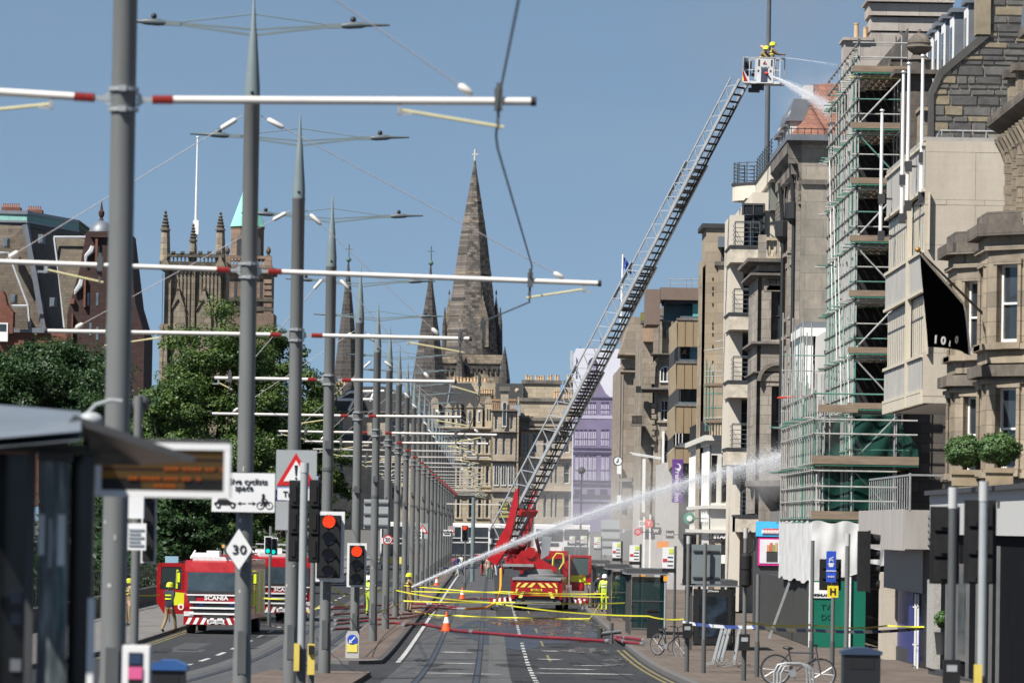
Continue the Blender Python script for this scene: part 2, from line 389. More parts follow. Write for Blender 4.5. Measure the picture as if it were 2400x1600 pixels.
for i, (cx, cy, rx, ry) in enumerate([(3.5, 215, 1.3, 22), (1.6, 222, 1.6, 12), (-1.6, 236, 1.1, 9), (3.4, 173, 0.75, 4.5), (3.9, 158, 0.45, 6), (-9.5, 215, 1.4, 10), (3.2, 195, .8, 8), (-.6, 205, .5, 7)]):
 blob('puddle', cx, cy, rx, ry, 0.016, M_wet, 70+i, 40, 0.45)
blob('damp_patch', 1.4, 205, 2.6, 30, 0.0065, pm('damp_asphalt', (0.024, 0.025, 0.027), 0.33, var=0.3, scale=0.8), 90, 40, 0.25)
rp = random.Random(4)
for i in range(16):
 x = rp.choice([rp.uniform(0.6, 3.6), rp.uniform(-11, -8)]); y = rp.uniform(128, 260); w_ = rp.uniform(0.5, 1.6); l_ = rp.uniform(3, 14); k = rp.choice([0.024, 0.03, 0.045, 0.052])
 strip('road_patch', x, min(4.2, x+w_), y, y+l_, 0.0022+0.0001*i, pm('patch%d' % int(k*1000), (k, k, k*1.03), 0.8, var=0.3, scale=3))
for i, (x, y) in enumerate(((-1.05, 143), (2.4, 178), (-9.7, 165), (3.0, 131), (-1.0, 190))):
 blob('drain_cover', x, y, 0.36, 0.36, 0.0165, pm('drain_iron', (0.03, 0.029, 0.028), 0.5, 0.5), 300+i, 20, 0.02)
for i in range(26): blob('road_stain', rp.uniform(-11, 4.3), rp.uniform(120, 230), rp.uniform(0.15, 0.6), rp.uniform(0.5, 3.0), 0.0172+0.0001*i, pm('oil_stain', (0.016, 0.016, 0.017), 0.6, var=0.4, scale=4, alpha=0.45), 400+i, 18, 0.5)
ORD = ['nearest', 'second', 'third', 'fourth', 'fifth', 'sixth', 'seventh', 'eighth', 'ninth', 'tenth', 'eleventh', 'twelfth', 'thirteenth', 'fourteenth', 'fifteenth', 'sixteenth',
    'seventeenth', 'eighteenth', 'nineteenth', 'twentieth', 'twenty-first', 'twenty-second', 'twenty-third', 'twenty-fourth']
PX0 = -4.05
M_armg = pm('arm_grey', (0.40, 0.39, 0.37), 0.5, var=0.2)
POLE_Y = [55.2, 84, 104.5, 126, 153.5, 177.5, 198.5, 219, 240, 262, 281]
while len(POLE_Y) < 23: POLE_Y.append(POLE_Y[-1]+21.5)
ARMS = {0: (4.6, 4.42), 1: (4.6, 5.75), 2: (5.1, 3.55), 3: (2.85, 3.1), 4: (4.4, 3.1), 5: (3.4, 4.2)}
ARM_H = 7.2
def tram_pole(i, Y):
 g = zg(Y)+(0.12); det = i < 7
 extra = ['its top above the picture, behind the bus shelter', 'carrying the white diamond 30 sign', 'with a triangular warning sign', 'carrying a red traffic light', 'behind the yellow keep-left bollard with a red light', '', 'with the round 20 sign']
 lab = f'grey tapered tram pole, {ORD[i]} from the camera along the median'
 if i < len(extra) and extra[i]: lab = f'grey tram pole on the median, {extra[i]}'
 root = thing('tram_pole', lab, 'pole', (PX0, Y, g), 'tram poles along the median')
 O = Vector((PX0, Y, g)); n = 20 if det else 10
 b = MB(); b.smooth = True
 b.lathe([(0.155, 0), (0.15, 0.9), (0.138, 1.0), (0.135, 6.0), (0.128, 9.95), (0.135, 9.96), (0.135, 10.0)], O, n); b.build('shaft', M_pole, root)
 b = MB(); b.smooth = True
 b.lathe([(0.128, 10.0), (0.126, 10.22), (0.062, 11.1), (0.05, 11.15), (0.012, 11.72), (0.002, 11.74)], O, n); b.build('spire', M_tip, root)
 if det:
  b = MB(); b.sphere(O+Vector((0.0, -0.125, 10.12)), 0.028, 8, 5); b.build('bolt', M_black, root)
 for s in (-1, 1):       # street lamp arms
  b = MB(); t = O+Vector((s*1.3, 0, 11.24))
  b.bar(O+Vector((s*0.05, 0, 11.08)), t, 0.05, 0.035); b.bar(O+Vector((s*0.05, 0, 11.17)), t+Vector((0,0,0.02)), 0.05, 0.03)
  b.bar(t-Vector((s*0.1,0,0)), t+Vector((s*0.16, 0, 0.01)), 0.07, 0.075)
  b.tube(O+Vector((s*0.02, 0, 11.42)), t+Vector((-s*0.1, 0, 0.03)), 0.011, n=5)
  a = b.build('lamp_arm', M_tip, root)
  b = MB(); b.smooth = True
  p = t+Vector((s*0.14, 0, 0.01))
  b.path([p, p+Vector((s*0.12,0,0.01)), p+Vector((s*0.34,0,0.02)), p+Vector((s*0.42,0,0.02)), p+Vector((s*0.8,0,0.03))], [0.04, 0.06, 0.055, 0.03, 0.02], 10 if det else 6)
  b.build('luminaire', M_lumin, a)
  if det:
   b = MB(); b.sphere(p+Vector((s*0.2, 0, 0.11)), 0.05, 8, 6); b.tube(p+Vector((s*0.2,0,0.03)), p+Vector((s*0.2,0,0.1)), 0.03, n=6); b.build('photocell', M_black, a)
 for z in (ARM_H-0.11, ARM_H+0.11):
  b = MB(); b.lathe([(0.165, z-0.02), (0.165, z+0.02)], O, n); b.obox(O+Vector((0,-0.16,z)), (0.08,0.07,0.06)); b.build('clamp', M_galv, root)
 if i > 2: b = MB(); b.obox(O+Vector((0.0, -0.17, 5.0+0.6*(i % 2))), (0.16, 0.1, 0.2)); b.lathe([(0.15, 4.96), (0.15, 5.04)], O, n); b.build('junction_box', M_poledk, root)
 b = MB(); b.box(PX0-0.07, PX0+0.07, Y-0.16, Y-0.14, g+0.6, g+1.3); b.build('access_door', M_poledk, root)
 for k in range(3 if i < 6 else 0): a = rnd.uniform(-0.9, 0.9); z = g+rnd.uniform(1.6, 4.0); b = MB(); b.obox((PX0+0.139*math.sin(a), Y-0.139*math.cos(a), z), (rnd.uniform(0.02, 0.05), 0.006, rnd.uniform(0.03, 0.09)), Matrix.Rotation(a, 3, 'Z')); b.build('sticker', M_armg, root)
 ll, rl = ARMS.get(i, (2.6+1.2*rnd.random(), 3.0+1.0*rnd.random()))
 tilt = {0: (-0.045, 0.012), 1: (-0.02, -0.02)}.get(i, (0.0, rnd.uniform(-.01, .01)))
 for s, ln in ((-1, ll), (1, rl)):
  tl = tilt[0 if s < 0 else 1]
  up = -tl if s < 0 else tl
  def A(d, dz=0.0, dy=0.0): return O+Vector((s*d, dy, ARM_H+dz+up*d))
  b = MB(); b.smooth = True; b.tube(A(0.52), A(ln), 0.042 if det else (0.036 if i < 10 else 0.028), n=12 if det else 6)
  arm = b.build('bracket_arm', M_armw if i < 7 else M_armg, root)
  if i < 12:
   b = MB(); k = 0
   prof = []
   for q in range(7): prof += [0.036, 0.06]
   pts = [A(0.31+0.22*q/13) for q in range(14)]
   b.path(pts, prof, 10 if det else 6); b.build('insulator', M_insul, arm)
   b = MB(); b.bar(A(0.14), A(0.32), 0.05, 0.05); b.bar(A(0.14, 0.07), A(0.22, 0.0), 0.04, 0.04); b.bar(A(0.14, -0.07), A(0.22, 0.0), 0.04, 0.04); b.build('bracket', M_galv, arm)
  else:
   b = MB(); b.tube(A(0.12), A(0.53), 0.045, n=6); b.build('insulator', M_insul, arm)
  if det:
   b = MB(); b.tube(A(ln-0.02), A(ln+0.04), 0.05, n=12); b.build('end_cap', M_black, arm)
  xw = WIRE(i, s)
  dw = abs(xw-PX0)
  d0 = dw-1.05 if (i % 2 == 0) else min(dw+0.9, ln-0.1)
  b = MB(); b.tube(A(d0, -0.1), A(dw+(0.06 if i % 2 == 0 else -0.06), -0.28), 0.017 if det else 0.02, n=6); b.build('registration_arm', M_regis, arm)
  b = MB(); b.bar(A(d0-0.02, 0.05), A(d0-0.02, -0.14), 0.04, 0.04); b.bar(A(d0-0.04, -0.14), A(d0+0.12, -0.14), 0.03, 0.03); b.build('hanger', M_galv, arm)
  if i < 10:
   b = MB(); b.bar(A(dw, 0.14), A(dw, -0.1), 0.09, 0.12); b.bar(A(dw, 0.2), A(dw, 0.1), 0.05, 0.05); b.bar(A(dw, -0.1), A(dw, -0.3), 0.03, 0.03); b.build('wire_clamp', M_poledk, arm)
  de = ln-0.62 if ln < 5 else ln-0.55
  p0 = O+Vector((s*0.15, 0, 9.75)); p1 = A(de, 0.05)
  b = MB(); b.tube(p0, p1, 0.007 if i < 3 else 0.009, n=4); st = b.build('stay_wire', M_stay, root)
  if i < 14:
   d = (p1-p0).normalized()
   for q, l in ((p1-d*0.22, 0.17), (p0+d*0.12, 0.3)):
    b = MB(); b.smooth = True; b.path([q, q+d*0.03, q+d*(l-0.03), q+d*l], [0.02, 0.042, 0.042, 0.02], 8); b.build('strain_insulator', M_armw, st)
 return root
def WIRE(i, s):
 base = {0: 0.0, 1: 0.57, 2: -0.7, 3: -0.35}
 x = base.get(i, -1.0+(-1)**i*0.3)
 if s < 0: x = -6.2+(-1)**i*0.3 if i not in (2,) else -7.9
 return x
for i, Y in enumerate(POLE_Y): tram_pole(i, Y)
for s, lab in ((1, 'dark overhead tram wire zigzagging above the right-hand track'), (-1, 'dark overhead tram wire above the left-hand track')):
 pts = []
 ys = [28]+POLE_Y
 for i, Y in enumerate(ys):
  x = WIRE(i-1, s) if i else (0.42 if s > 0 else -6.0)
  z = zg(Y)+0.12+ARM_H
  if i and s > 0 and i <= 4:
   pts += [(x+0.02, Y-0.6, z+0.12), (x, Y, z-0.05), (x-0.02, Y+0.05, z-0.33), (x, Y+0.9, z-0.4)]
  else: pts.append((x, Y, z-0.3))
 if s < 0: pts = pts[4:]
 b = MB(); b.path(pts, 0.0135 if s > 0 else 0.008, 5); tag(b.build('overhead_wire', M_wire), lab, 'wire', 'overhead tram wires')
 b = MB(); b.path([(p[0]+0.1*s, p[1], p[2]+0.06) for p in pts[(17 if s > 0 else 1):]], 0.009, 4); tag(b.build('overhead_wire', M_wire), lab.replace('dark', 'thin upper'), 'wire', 'overhead tram wires')
WCACHE = {}
def window_meshes(w, h, style, fm, gm):
 key = (round(w, 2), round(h, 2), style, fm.name, gm.name)
 if key in WCACHE: return WCACHE[key]
 t = min(0.09, w*0.09); d = 0.07
 b = MB()
 b.box(-w/2, -w/2+t, 0, d, 0, h); b.box(w/2-t, w/2, 0, d, 0, h)
 b.box(-w/2+t, w/2-t, 0.002, d, 0, t*1.3); b.box(-w/2+t, w/2-t, 0.002, d, h-t, h)
 if 's' in style: b.box(-w/2+t, w/2-t, -0.012, d, h*0.5-t*0.4, h*0.5+t*0.4)
 if 'v' in style: b.box(-t*0.3, t*0.3, 0.004, d-0.01, t*1.3, h-t)
 if 'w' in style:
  for q in (-1, 1): b.box(q*w/6-t*0.3, q*w/6+t*0.3, 0.004, d-0.01, t*1.3, h-t)
 if 'm' in style:
  for q in (0.25, 0.75): b.box(-w/2+t, w/2-t, 0.006, d-0.01, h*q-t*0.25, h*q+t*0.25)
 fme = b.mesh('window', fm)
 b = MB(); b.box(-w/2+0.01, w/2-0.01, 0.045, 0.06, 0.01, h-0.01); gme = b.mesh('pane', gm)
 WCACHE[key] = (fme, gme); return WCACHE[key]
class Face:
 """a wall plane of a building: u runs along it (left to right as seen from outside), v is height, d is out of the wall"""
 def __init__(s, root, o, rz=0.0): s.root = root; s.o = Vector(o); s.rz = rz; s.M = Matrix.Rotation(rz, 3, 'Z')
 def w(s, u, v, d=0.0): return s.o+s.M@Vector((u, -d, v))
 def _p(s, name, me, u, v, d=0.0, parent=None):
  o = bpy.data.objects.new(name, me); COL.objects.link(o)
  par = parent or s.root
  o.parent = par
  if parent is None:
   o.location = s.w(u, v, d)-s.root.location; o.rotation_euler = (0, 0, s.rz)
  return o
 def wall(s, w, h, ops, mat, depth=0.28, u0=0.0, v0=0.0, name='wall', top=None):
  """wall sheet with real openings and reveals; ops are (u, v, width, height)"""
  us = sorted({u0, u0+w}|{min(max(a, u0), u0+w) for o in ops for a in (o[0], o[0]+o[2])})
  vs = sorted({v0, v0+h}|{min(max(a, v0), v0+h) for o in ops for a in (o[1], o[1]+o[3])})
  b = MB()
  for i in range(len(us)-1):
   for j in range(len(vs)-1):
    if us[i+1]-us[i] < 1e-4 or vs[j+1]-vs[j] < 1e-4: continue
    cu, cv = (us[i]+us[i+1])/2, (vs[j]+vs[j+1])/2
    if any(o[0] < cu < o[0]+o[2] and o[1] < cv < o[1]+o[3] for o in ops): continue
    b.quad((us[i],0,vs[j]), (us[i+1],0,vs[j]), (us[i+1],0,vs[j+1]), (us[i],0,vs[j+1]))
  for o in ops:
   a, c, e, f = o[0], o[1], o[0]+o[2], o[1]+o[3]
   b.quad((a,0,c), (a,0,f), (a,depth,f), (a,depth,c)); b.quad((e,0,c), (e,0,f), (e,depth,f), (e,depth,c))
   b.quad((a,0,c), (e,0,c), (e,depth,c), (a,depth,c)); b.quad((a,0,f), (e,0,f), (e,depth,f), (a,depth,f))
  return s._p(name, b.mesh(name, mat), 0, 0)
 def window(s, u, v, w, h, style='s', fm=None, gm=None, inset=0.16, name='window'):
  f, g = window_meshes(w, h, style, fm or M_sash, gm or M_glass)
  o = s._p(name, f, u+w/2, v, -inset)
  p = bpy.data.objects.new('pane', g); COL.objects.link(p); p.parent = o
  return o
 def box(s, name, u0, u1, v0, v1, d0, d1, mat, parent=None):
  b = MB(); b.box(u0, u1, -d1, -d0, v0, v1)
  return s._p(name, b.mesh(name, mat), 0, 0, parent=None)
 def cornice(s, u0, u1, v, mat, out=0.4, h=0.45, name='cornice', ret=0.0, dent=0.0):
  b = MB()
  prof = [(0, 0), (-0.1*out, 0), (-0.25*out, h*0.35), (-0.8*out, h*0.55), (-out, h*0.65), (-out, h*0.92), (-0.9*out, h), (0, h)]
  b.prism(prof, u0-ret, u1+ret, 'x')
  if dent:
   k = int((u1-u0)/dent)
   for i in range(k): b.box(u0+dent*i, u0+dent*(i+0.5), -0.62*out, -0.05, h*0.12, h*0.5)
  b2 = MB(); b2.v = [(x, y, z+v) for x, y, z in b.v]; b2.f = b.f; b2.mi = b.mi
  return s._p(name, b2.mesh(name, mat), 0, 0)
 def surround(s, u, v, w, h, mat, t=0.16, out=0.07, ped=False, sill=True):
  b = MB()
  b.box(u-t, u, -out, 0.02, v, v+h); b.box(u+w, u+w+t, -out, 0.02, v, v+h); b.box(u-t-0.03, u+w+t+0.03, -out-0.02, 0.02, v+h, v+h+t*1.1)
  if sill: b.box(u-t-0.06, u+w+t+0.06, -out-0.08, 0.02, v-0.16, v)
  if ped:
   b.box(u-t-0.08, u+w+t+0.08, -out-0.16, 0.02, v+h+t*1.1+0.25, v+h+t*1.1+0.4)
  return s._p('window_surround', b.mesh('window_surround', mat), 0, 0)
 def prism(s, name, pts, d0, d1, mat):
  b = MB(); b.prism(pts, -d1, -d0, 'y'); return s._p(name, b.mesh(name, mat), 0, 0)
 def mb(s, name, b, mat, smooth=None):
  return s._p(name, b.mesh(name, mat, smooth), 0, 0)
STREET = -math.pi/2       # faces the street from the right-hand side: u runs from far to near
def streetface(root, X, yfar, z=0.0): return Face(root, (X, yfar, z), STREET)
def chimney_pots(root, x0, x1, y, z, n, mat, r=0.14, h=0.7, parent=None):
 for i in range(n):
  x = x0+(x1-x0)*(i+0.5)/n; hh = h*rnd.uniform(0.8, 1.1)
  b = MB(); b.smooth = True; b.lathe([(r*1.1, 0), (r, 0.1), (r*0.92, hh*0.85), (r*1.12, hh*0.88), (r*1.12, hh)], (x, y, z), 9)
  o = b.build('chimney_pot', mat, root)
def balusters(face, u0, u1, v, h, mat, d0, d1, step=0.3, piers=True, name='balustrade'):
 b = MB(); b.box(u0, u1, -d1, -d0, v, v+0.12); b.box(u0, u1, -d1-0.03, -d0, v+h-0.14, v+h)
 k = max(2, int((u1-u0)/step)); c = -(d0+d1)/2
 for i in range(k):
  u = u0+(u1-u0)*(i+0.5)/k
  b.lathe([(0.05, 0.12), (0.085, h*0.35), (0.045, h*0.6), (0.07, h-0.14)], (u, c, v), 6)
 return face.mb(name, b, mat)
M_slate = stone('slate', (0.055, 0.057, 0.063), (0.085, 0.085, 0.09), (0.03, 0.03, 0.033), 0.35, 0.2, 0.3, (0.09, 0.085, 0.075), 0.01, 0.7, 0.4, 0.2)
M_lead = pm('lead', (0.16, 0.175, 0.20), 0.5, 0.3, 0.15, 1.2)
M_pot = pm('clay_pot', (0.46, 0.33, 0.2), 0.85, var=0.2, scale=2)
M_potr = pm('red_clay_pot', (0.33, 0.15, 0.09), 0.85, var=0.2, scale=2)
M_iron = pm('black_iron', (0.02, 0.021, 0.023), 0.5)
S_hotel = stone('hotel_stone', (0.35, 0.29, 0.215), (0.315, 0.265, 0.205), (0.16, 0.14, 0.11), 0.8, 0.36, 0.5, (0.06, 0.052, 0.045), 0.01)
S_hoteld = stone('hotel_stone_sooty', (0.2, 0.17, 0.14), (0.16, 0.14, 0.12), (0.06, 0.055, 0.05), 1.2, 0.5, 0.7, (0.03, 0.027, 0.025), 0.008)
def hotel():
 HX = 12.95; Z0 = zg(130)
 root = thing('hotel_building', 'sandstone hotel with canted bay windows and heavy bracketed cornice at the right edge', 'building', (HX, 112, Z0))
 f = streetface(root, HX, 143.0)
 def u(Y): return 143.0-Y
 ops = []
 for yc in (126.6, 123.6, 119.5, 115.5):
  ops += [(u(yc)-0.6, 12.0, 1.2, 1.75)]
 f.wall(17.0, 9.9, ops, S_hotel, 0.3, 14.0, 5.3); f.wall(14.0, 6.2, [], S_hotel, 0.3, 0, 5.3, 'link_wall')
 for o in ops:
  f.window(o[0], o[1], o[2], o[3], 's', inset=0.2); f.surround(*o, S_hotel, 0.2, 0.12)
  for q in (-0.45, o[2]+0.2):
   for z0 in range(9):    # rusticated pilaster drums either side of the upper windows
    f.box('quoin', o[0]+q, o[0]+q+0.25, 11.6+z0*0.26, 11.6+z0*0.26+0.235, 0.0, 0.30-(0.03 if z0 % 2 else 0), S_hotel)
 b = MB(); b.box(HX+0.35, HX+9, 112, 128.9, 5.3, 15.0); b.box(HX+0.35, HX+9, 128.95, 143.2, 5.3, 11.4); b.build('side_wall', S_hotel, root)
 f.cornice(14.0, 31, 13.95, S_hoteld, 0.6, 0.75, dent=0)
 f.box('frieze', 14.0, 31, 13.55, 13.95, 0.0, 0.12, S_hotel)
 k = 0
 for i in range(20):          # scrolled brackets under the cornice
  uu = 14.4+i*0.85; b = MB()
  b.prism([(0, 13.0), (-0.08, 13.0), (-0.14, 13.35), (-0.3, 13.75), (-0.44, 14.0), (-0.46, 14.1), (0, 14.1)], uu, uu+0.28, 'x'); f.mb('cornice_bracket', b, S_hotel)
 for yc in (123.4, 117.5):
  uc = u(yc); b = MB(); b.box(uc-0.9, uc+0.9, -0.1, 1.6, 14.8, 16.35); d = f.mb('dormer', b, S_hotel)
  b = MB(); b.prism([(uc+1.05*math.cos(a), 16.35+0.75*math.sin(a)) for a in [math.pi*i/12 for i in range(13)]], -0.25, 1.8, 'y'); f.mb('dormer_roof', b, M_lead)
  f.box('dormer_cornice', uc-1.15, uc+1.15, 16.25, 16.45, -1.7, 0.3, S_hoteld)
  f.window(uc-0.45, 15.0, 0.9, 1.2, 'sv', inset=-0.12)
 for yc in (128.2, 126.2, 121.2):
  uc = u(yc); f.box('attic_pier', uc-0.3, uc+0.3, 14.8, 15.6, -0.5, 0.15, S_hotel); f.box('pier_cap', uc-0.42, uc+0.42, 15.6, 15.78, -0.6, 0.28, S_hoteld)
 b = MB(); rf = [[(HX+0.6, y, 14.8), (HX+2.2, y, 17.0), (HX+7, y, 17.4)] for y in (112, 128.8)]; b.sheet(rf); b.build('roof', M_slate, root)
 for yb, nm in ((125.1, 'near'), (133.6, 'far')):
  XF, yA, yB = 12.05, yb, yb+2.6
  near = [(HX, yA-1.15), (XF, yA), (XF, yB), (HX, yB+1.15)]
  for lev, (za, zb, wz0, wz1) in enumerate(((8.35, 11.45, 8.85, 10.75), (5.3, 8.3, 5.75, 7.75))):
   for q in range(3):
    (xa, ya), (xb, yb2) = near[q+1], near[q]
    ln = math.hypot(xb-xa, yb2-ya); ang = math.atan2(yb2-ya, xb-xa)
    fc = Face(root, (xa, ya, 0), ang)
    ww = min(0.78, ln*0.5) if q != 1 else 1.3
    op = [((ln-ww)/2, wz0, ww, wz1-wz0)]
    fc.wall(ln, zb-za, op, S_hotel, 0.2, 0, za, 'bay_wall')
    fc.window(op[0][0], wz0, ww, wz1-wz0, 's', inset=0.12)
    fc.surround(*op[0], S_hotel, 0.11, 0.06)
    if q != 1: fc.box('curtain', op[0][0]+0.1, op[0][0]+ww-0.1, wz0+0.15, wz0+(1.35 if lev else 0.9), -0.30, -0.27, pm('net_curtain', (0.5, 0.55, 0.62), 0.9, var=0.2, scale=12, stretch=(3,3,0.1)))
  for z0, z1, ex, mt in ((11.45, 11.75, 0.28, S_hoteld), (11.1, 11.2, 0.1, S_hotel), (11.75, 12.05, 0.05, S_hoteld), (8.68, 8.82, 0.14, S_hotel), (8.02, 8.3, 0.24, S_hoteld), (7.85, 7.95, 0.1, S_hotel), (5.55, 5.68, 0.12, S_hotel)):
   b = MB(); p = [(HX+0.02, yA-1.15-ex*1.4), (XF-ex, yA-ex*0.5), (XF-ex, yB+ex*0.5), (HX+0.02, yB+1.15+ex*1.4)]; b.prism(p, z0, z1, 'z'); b.build('string_course', mt, root)
  b = MB(); b.prism([(HX+.05, yA-1.1), (XF+.06, yA+.03), (XF+.06, yB-.03), (HX+.05, yB+1.1)], 11.4, 11.5, 'z'); b.build('bay_roof', M_lead, root)
 M_fas = pm('pale_fascia', (0.44, 0.44, 0.43), 0.7, var=0.1, scale=20)
 M_shop = pm('black_shopfront', (0.009, 0.010, 0.012), 0.8, var=0.2, spec=0.02)
 b = MB(); b.box(12.1, HX+1, 113, 141.5, 4.15, 5.22); b.build('fascia', M_fas, root)
 b = MB(); b.box(11.95, HX+1, 112.9, 141.6, 5.22, 5.34); b.build('fascia_capping', M_dark, root)
 b = MB(); b.box(12.25, HX+1, 113, 141.4, 0.3, 4.15); b.build('shopfront', M_shop, root)
 for yy in (123.2, 125.0, 126.6, 128.4, 131, 134, 137, 140):
  b = MB(); b.box(12.17, 12.27, yy, yy+0.1, 0.4, 3.9); b.build('glazing_bar', pm('satin_steel', (0.3, 0.3, 0.3), 0.35, 0.6), root)
 b = MB(); b.box(12.2, 12.3, 131.2, 133.8, 0.9, 3.4); b.build('shop_window', M_glassl, root)
 b = MB(); b.box(12.05, 12.24, 139.2, 141.4, 0.5, 2.9); b.build('stone_pier', pm('granite', (0.33, 0.32, 0.3), 0.8, var=0.35, scale=14), root)
 b = MB(); b.box(12.1, 13.2, 113, 141.3, -0.1, 0.5); b.build('plinth', M_dark, root)
hotel()
S_trav = stone('travertine', (0.43, 0.385, 0.315), (0.555, 0.495, 0.41), (0.43, 0.385, 0.315), 3.0, 0.06, 0.30, (0.24, 0.2, 0.16), 0.004, 0.75, 0.8, 0.05)
M_spand = pm('ribbed_grey_panel', (0.40, 0.385, 0.355), 0.55, var=0.12, scale=1.0)
M_conc = pm('concrete', (0.33, 0.31, 0.29), 0.85, var=0.18, scale=1.2, stretch=(2,2,0.3), bump=0.1)
M_cream = pm('cream_fin', (0.50, 0.45, 0.36), 0.7, var=0.08)
def office():
 XF, YN, YFAR = 12.3, 146.9, 161.2; zb, zt = 7.9, 15.45
 root = thing('office_block', 'travertine clad office block jutting over the pavement beside the scaffold', 'building', (XF, YN, zg(150)))
 b = MB(); b.box(XF+0.3, 26, YN+0.06, YFAR, zb+0.01, zt-0.02); b.build('core', M_conc, root)
 f = Face(root, (XF, YN, 0), 0)
 rows = [7.9, 8.1, 9.35, 10.6, 11.15, 12.45, 13.6, 13.75, 15.12, 15.45]
 cols = [0, 0.42, 1.78, 2.4, 3.6]
 for j in range(len(rows)-1):
  cc = [0, 0.62, 1.72, 3.6] if j in (2, 6) else ([0, 3.6] if j in (0, 8) else ([0, 1.45, 3.6] if j % 2 else [0, 1.38, 3.6]))
  for i in range(len(cc)-1):
   b = MB(); b.box(cc[i]+0.004, cc[i+1]-0.004, -rnd.uniform(0, 0.012)-0.02, 0.04, rows[j]+0.004, rows[j+1]-0.004); f.mb('panel', b, S_trav)
 s = streetface(root, XF, YFAR); LW = YFAR-YN
 half = [(0.0, 9.05), (9.35, LW-0.02)]
 for a, c in half:
  for z0, z1 in ((14.05, 15.3), (11.17, 12.2), (8.3, 9.2)):
   n = 12 if a == 0 else 6
   b = MB(); b.box(a, c, 0.0, 0.3, z0, z1); s.mb('spandrel_back', b, M_dark)
   for i in range(n):
    w = (c-a)/n; b = MB(); b.box(a+i*w+0.08, a+(i+1)*w-0.08, -0.014, -0.002, z0, z1); s.mb('spandrel_panel', b, M_spand)
  for z0, z1 in ((12.3, 13.95), (9.3, 11.06)):
   b = MB(); b.box(a, c, 0.105, 0.2, z0, z1); s.mb('window_band', b, M_glass)
   n = 13 if a == 0 else 7
   for i in range(n+1):
    uu = a+(c-a)*i/n; b = MB(); b.box(uu-0.21, uu+0.21, 0.10, 0.14, z0, z1); s.mb('fin', b, M_cream)
   for zr in (z0+0.02, z1-0.06, z0+1.1):
    s.box('rail', a, c, zr, zr+0.05, -0.1, -0.085, pm('bronze_rail', (0.09, 0.09, 0.095), 0.4, 0.5))
  for zc in (15.3, 13.98, 12.22, 11.08, 9.22, 8.2): s.box('transom', a, c, zc, zc+0.09, -0.05, 0.07, M_cream)
  s.box('edge_beam', a, c, 7.88, 8.2, -0.05, 0.06, M_cream)
 s.box('mullion_strip', 9.05, 9.35, 7.88, 15.45, -0.05, 0.1, M_cream)
 b = MB(); b.box(XF-0.02, 26, YN-0.01, YFAR, 15.45, 15.55); b.build('roof', M_conc, root)
 rb = MB()     # handrail on the roof
 p = [at(2193, 326, 148.5), at(2203, 306, 149), at(2420, 309, 149)]
 rb.path(p, 0.022, 6)
 for t in (0.02, 0.25, 0.5, 0.75): q = p[1].lerp(p[2], t); rb.tube((q.x, q.y, 15.5), q, 0.018, n=5)
 rb.build('handrail', M_galv, root)
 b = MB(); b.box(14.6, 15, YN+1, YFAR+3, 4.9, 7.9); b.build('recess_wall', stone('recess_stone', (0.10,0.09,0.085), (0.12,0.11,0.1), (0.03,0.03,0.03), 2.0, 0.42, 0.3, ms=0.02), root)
 for yy in (148.2, 150.2, 152.2): b = MB(); b.box(14.45, 14.6, yy, yy+0.12, 4.9, 7.9); b.build('window_post', M_galv, root)
 b = MB(); b.box(14.5, 14.58, 147.9, 154.2, 5.1, 7.7); b.build('window_band', M_glass, root)
 CX, c0, c1 = 11.6, 143.6, 161.2
 b = MB(); b.box(CX, 14.9, c0, c1, 3.72, 4.82); b.build('canopy', M_conc, root)
 sc = streetface(root, CX, c1)
 for i in range(8): sc.box('canopy_panel', i*2.2+0.01, i*2.2+2.185, 3.68, 4.84, 0.0, 0.05, M_conc)
 fc = Face(root, (CX, c0, 0), 0)
 for i in range(5): fc.box('louvre', 0.62, 1.05, 3.85+i*0.19, 3.85+i*0.19+0.1, 0.01, 0.06, M_galv)
 n = 19
 for i in range(n):
  y = c0+0.1+(c1-c0-2.4)*i/(n-1); b = MB(); b.box(CX+0.10, CX+0.125, y, y+0.06, 4.84, 5.75); b.build('baluster', M_galv, root)
 b = MB(); b.bar((CX+0.12, c0, 5.8), (CX+0.12, c1-2.2, 5.8), 0.05, 0.05); b.bar((CX+0.12, c0+0.02, 5.8), (CX+2.2, c0+0.02, 5.8), 0.05, 0.05)
 b.tube((CX+0.12, c0+.02, 4.8), (CX+0.12, c0+.02, 5.85), 0.035, n=6); b.tube((CX+1.3, c0+.02, 4.8), (CX+1.3, c0+.02, 5.85), 0.03, n=6); b.build('handrail', M_galv, root)
 M_st = pm('stained_steel', (0.17, 0.165, 0.165), 0.45, 0.5, 0.35, 1.6, stretch=(4, 4, 0.2))
 b = MB(); b.box(12.35, 13.5, 146.5, 161, 2.45, 3.7); b.build('shop_fascia', M_st, root)
 M_blue = pm('navy_board', (0.025, 0.035, 0.16), 0.45)
 b = MB(); b.box(12.9, 13.2, 153.2, 162.2, 0.6, 2.45); b.build('shop_board', M_blue, root)
 b = MB(); b.box(12.5, 13.2, 151.4, 153.1, 0.35, 2.5); b.build('side_board', M_blue, root)
 b = MB(); b.box(12.86, 13.2, 151, 162.2, 0.0, 0.6); b.build('plinth', M_dark, root)
 b = MB(); b.box(12.5, 13.4, 162.4, 164.9, 0.0, 2.9); b.build('pilaster', S_trav, root)
 for y in (149.4, 150.3):
  b = MB(); b.box(12.45, 12.5, y, y+0.09, 0.2, 2.4); b.bar((12.47, y, 0.9), (12.47, y+0.7, 0.9), 0.04, 0.04); b.bar((12.47, y, 2.0), (12.47, y+0.7, 2.0), 0.04, 0.04); b.build('door_frame', M_white, root)
 b = MB(); b.box(12.7, 13.4, 142.5, 151.3, 0, 2.45); b.build('door_recess', M_black, root)
office()
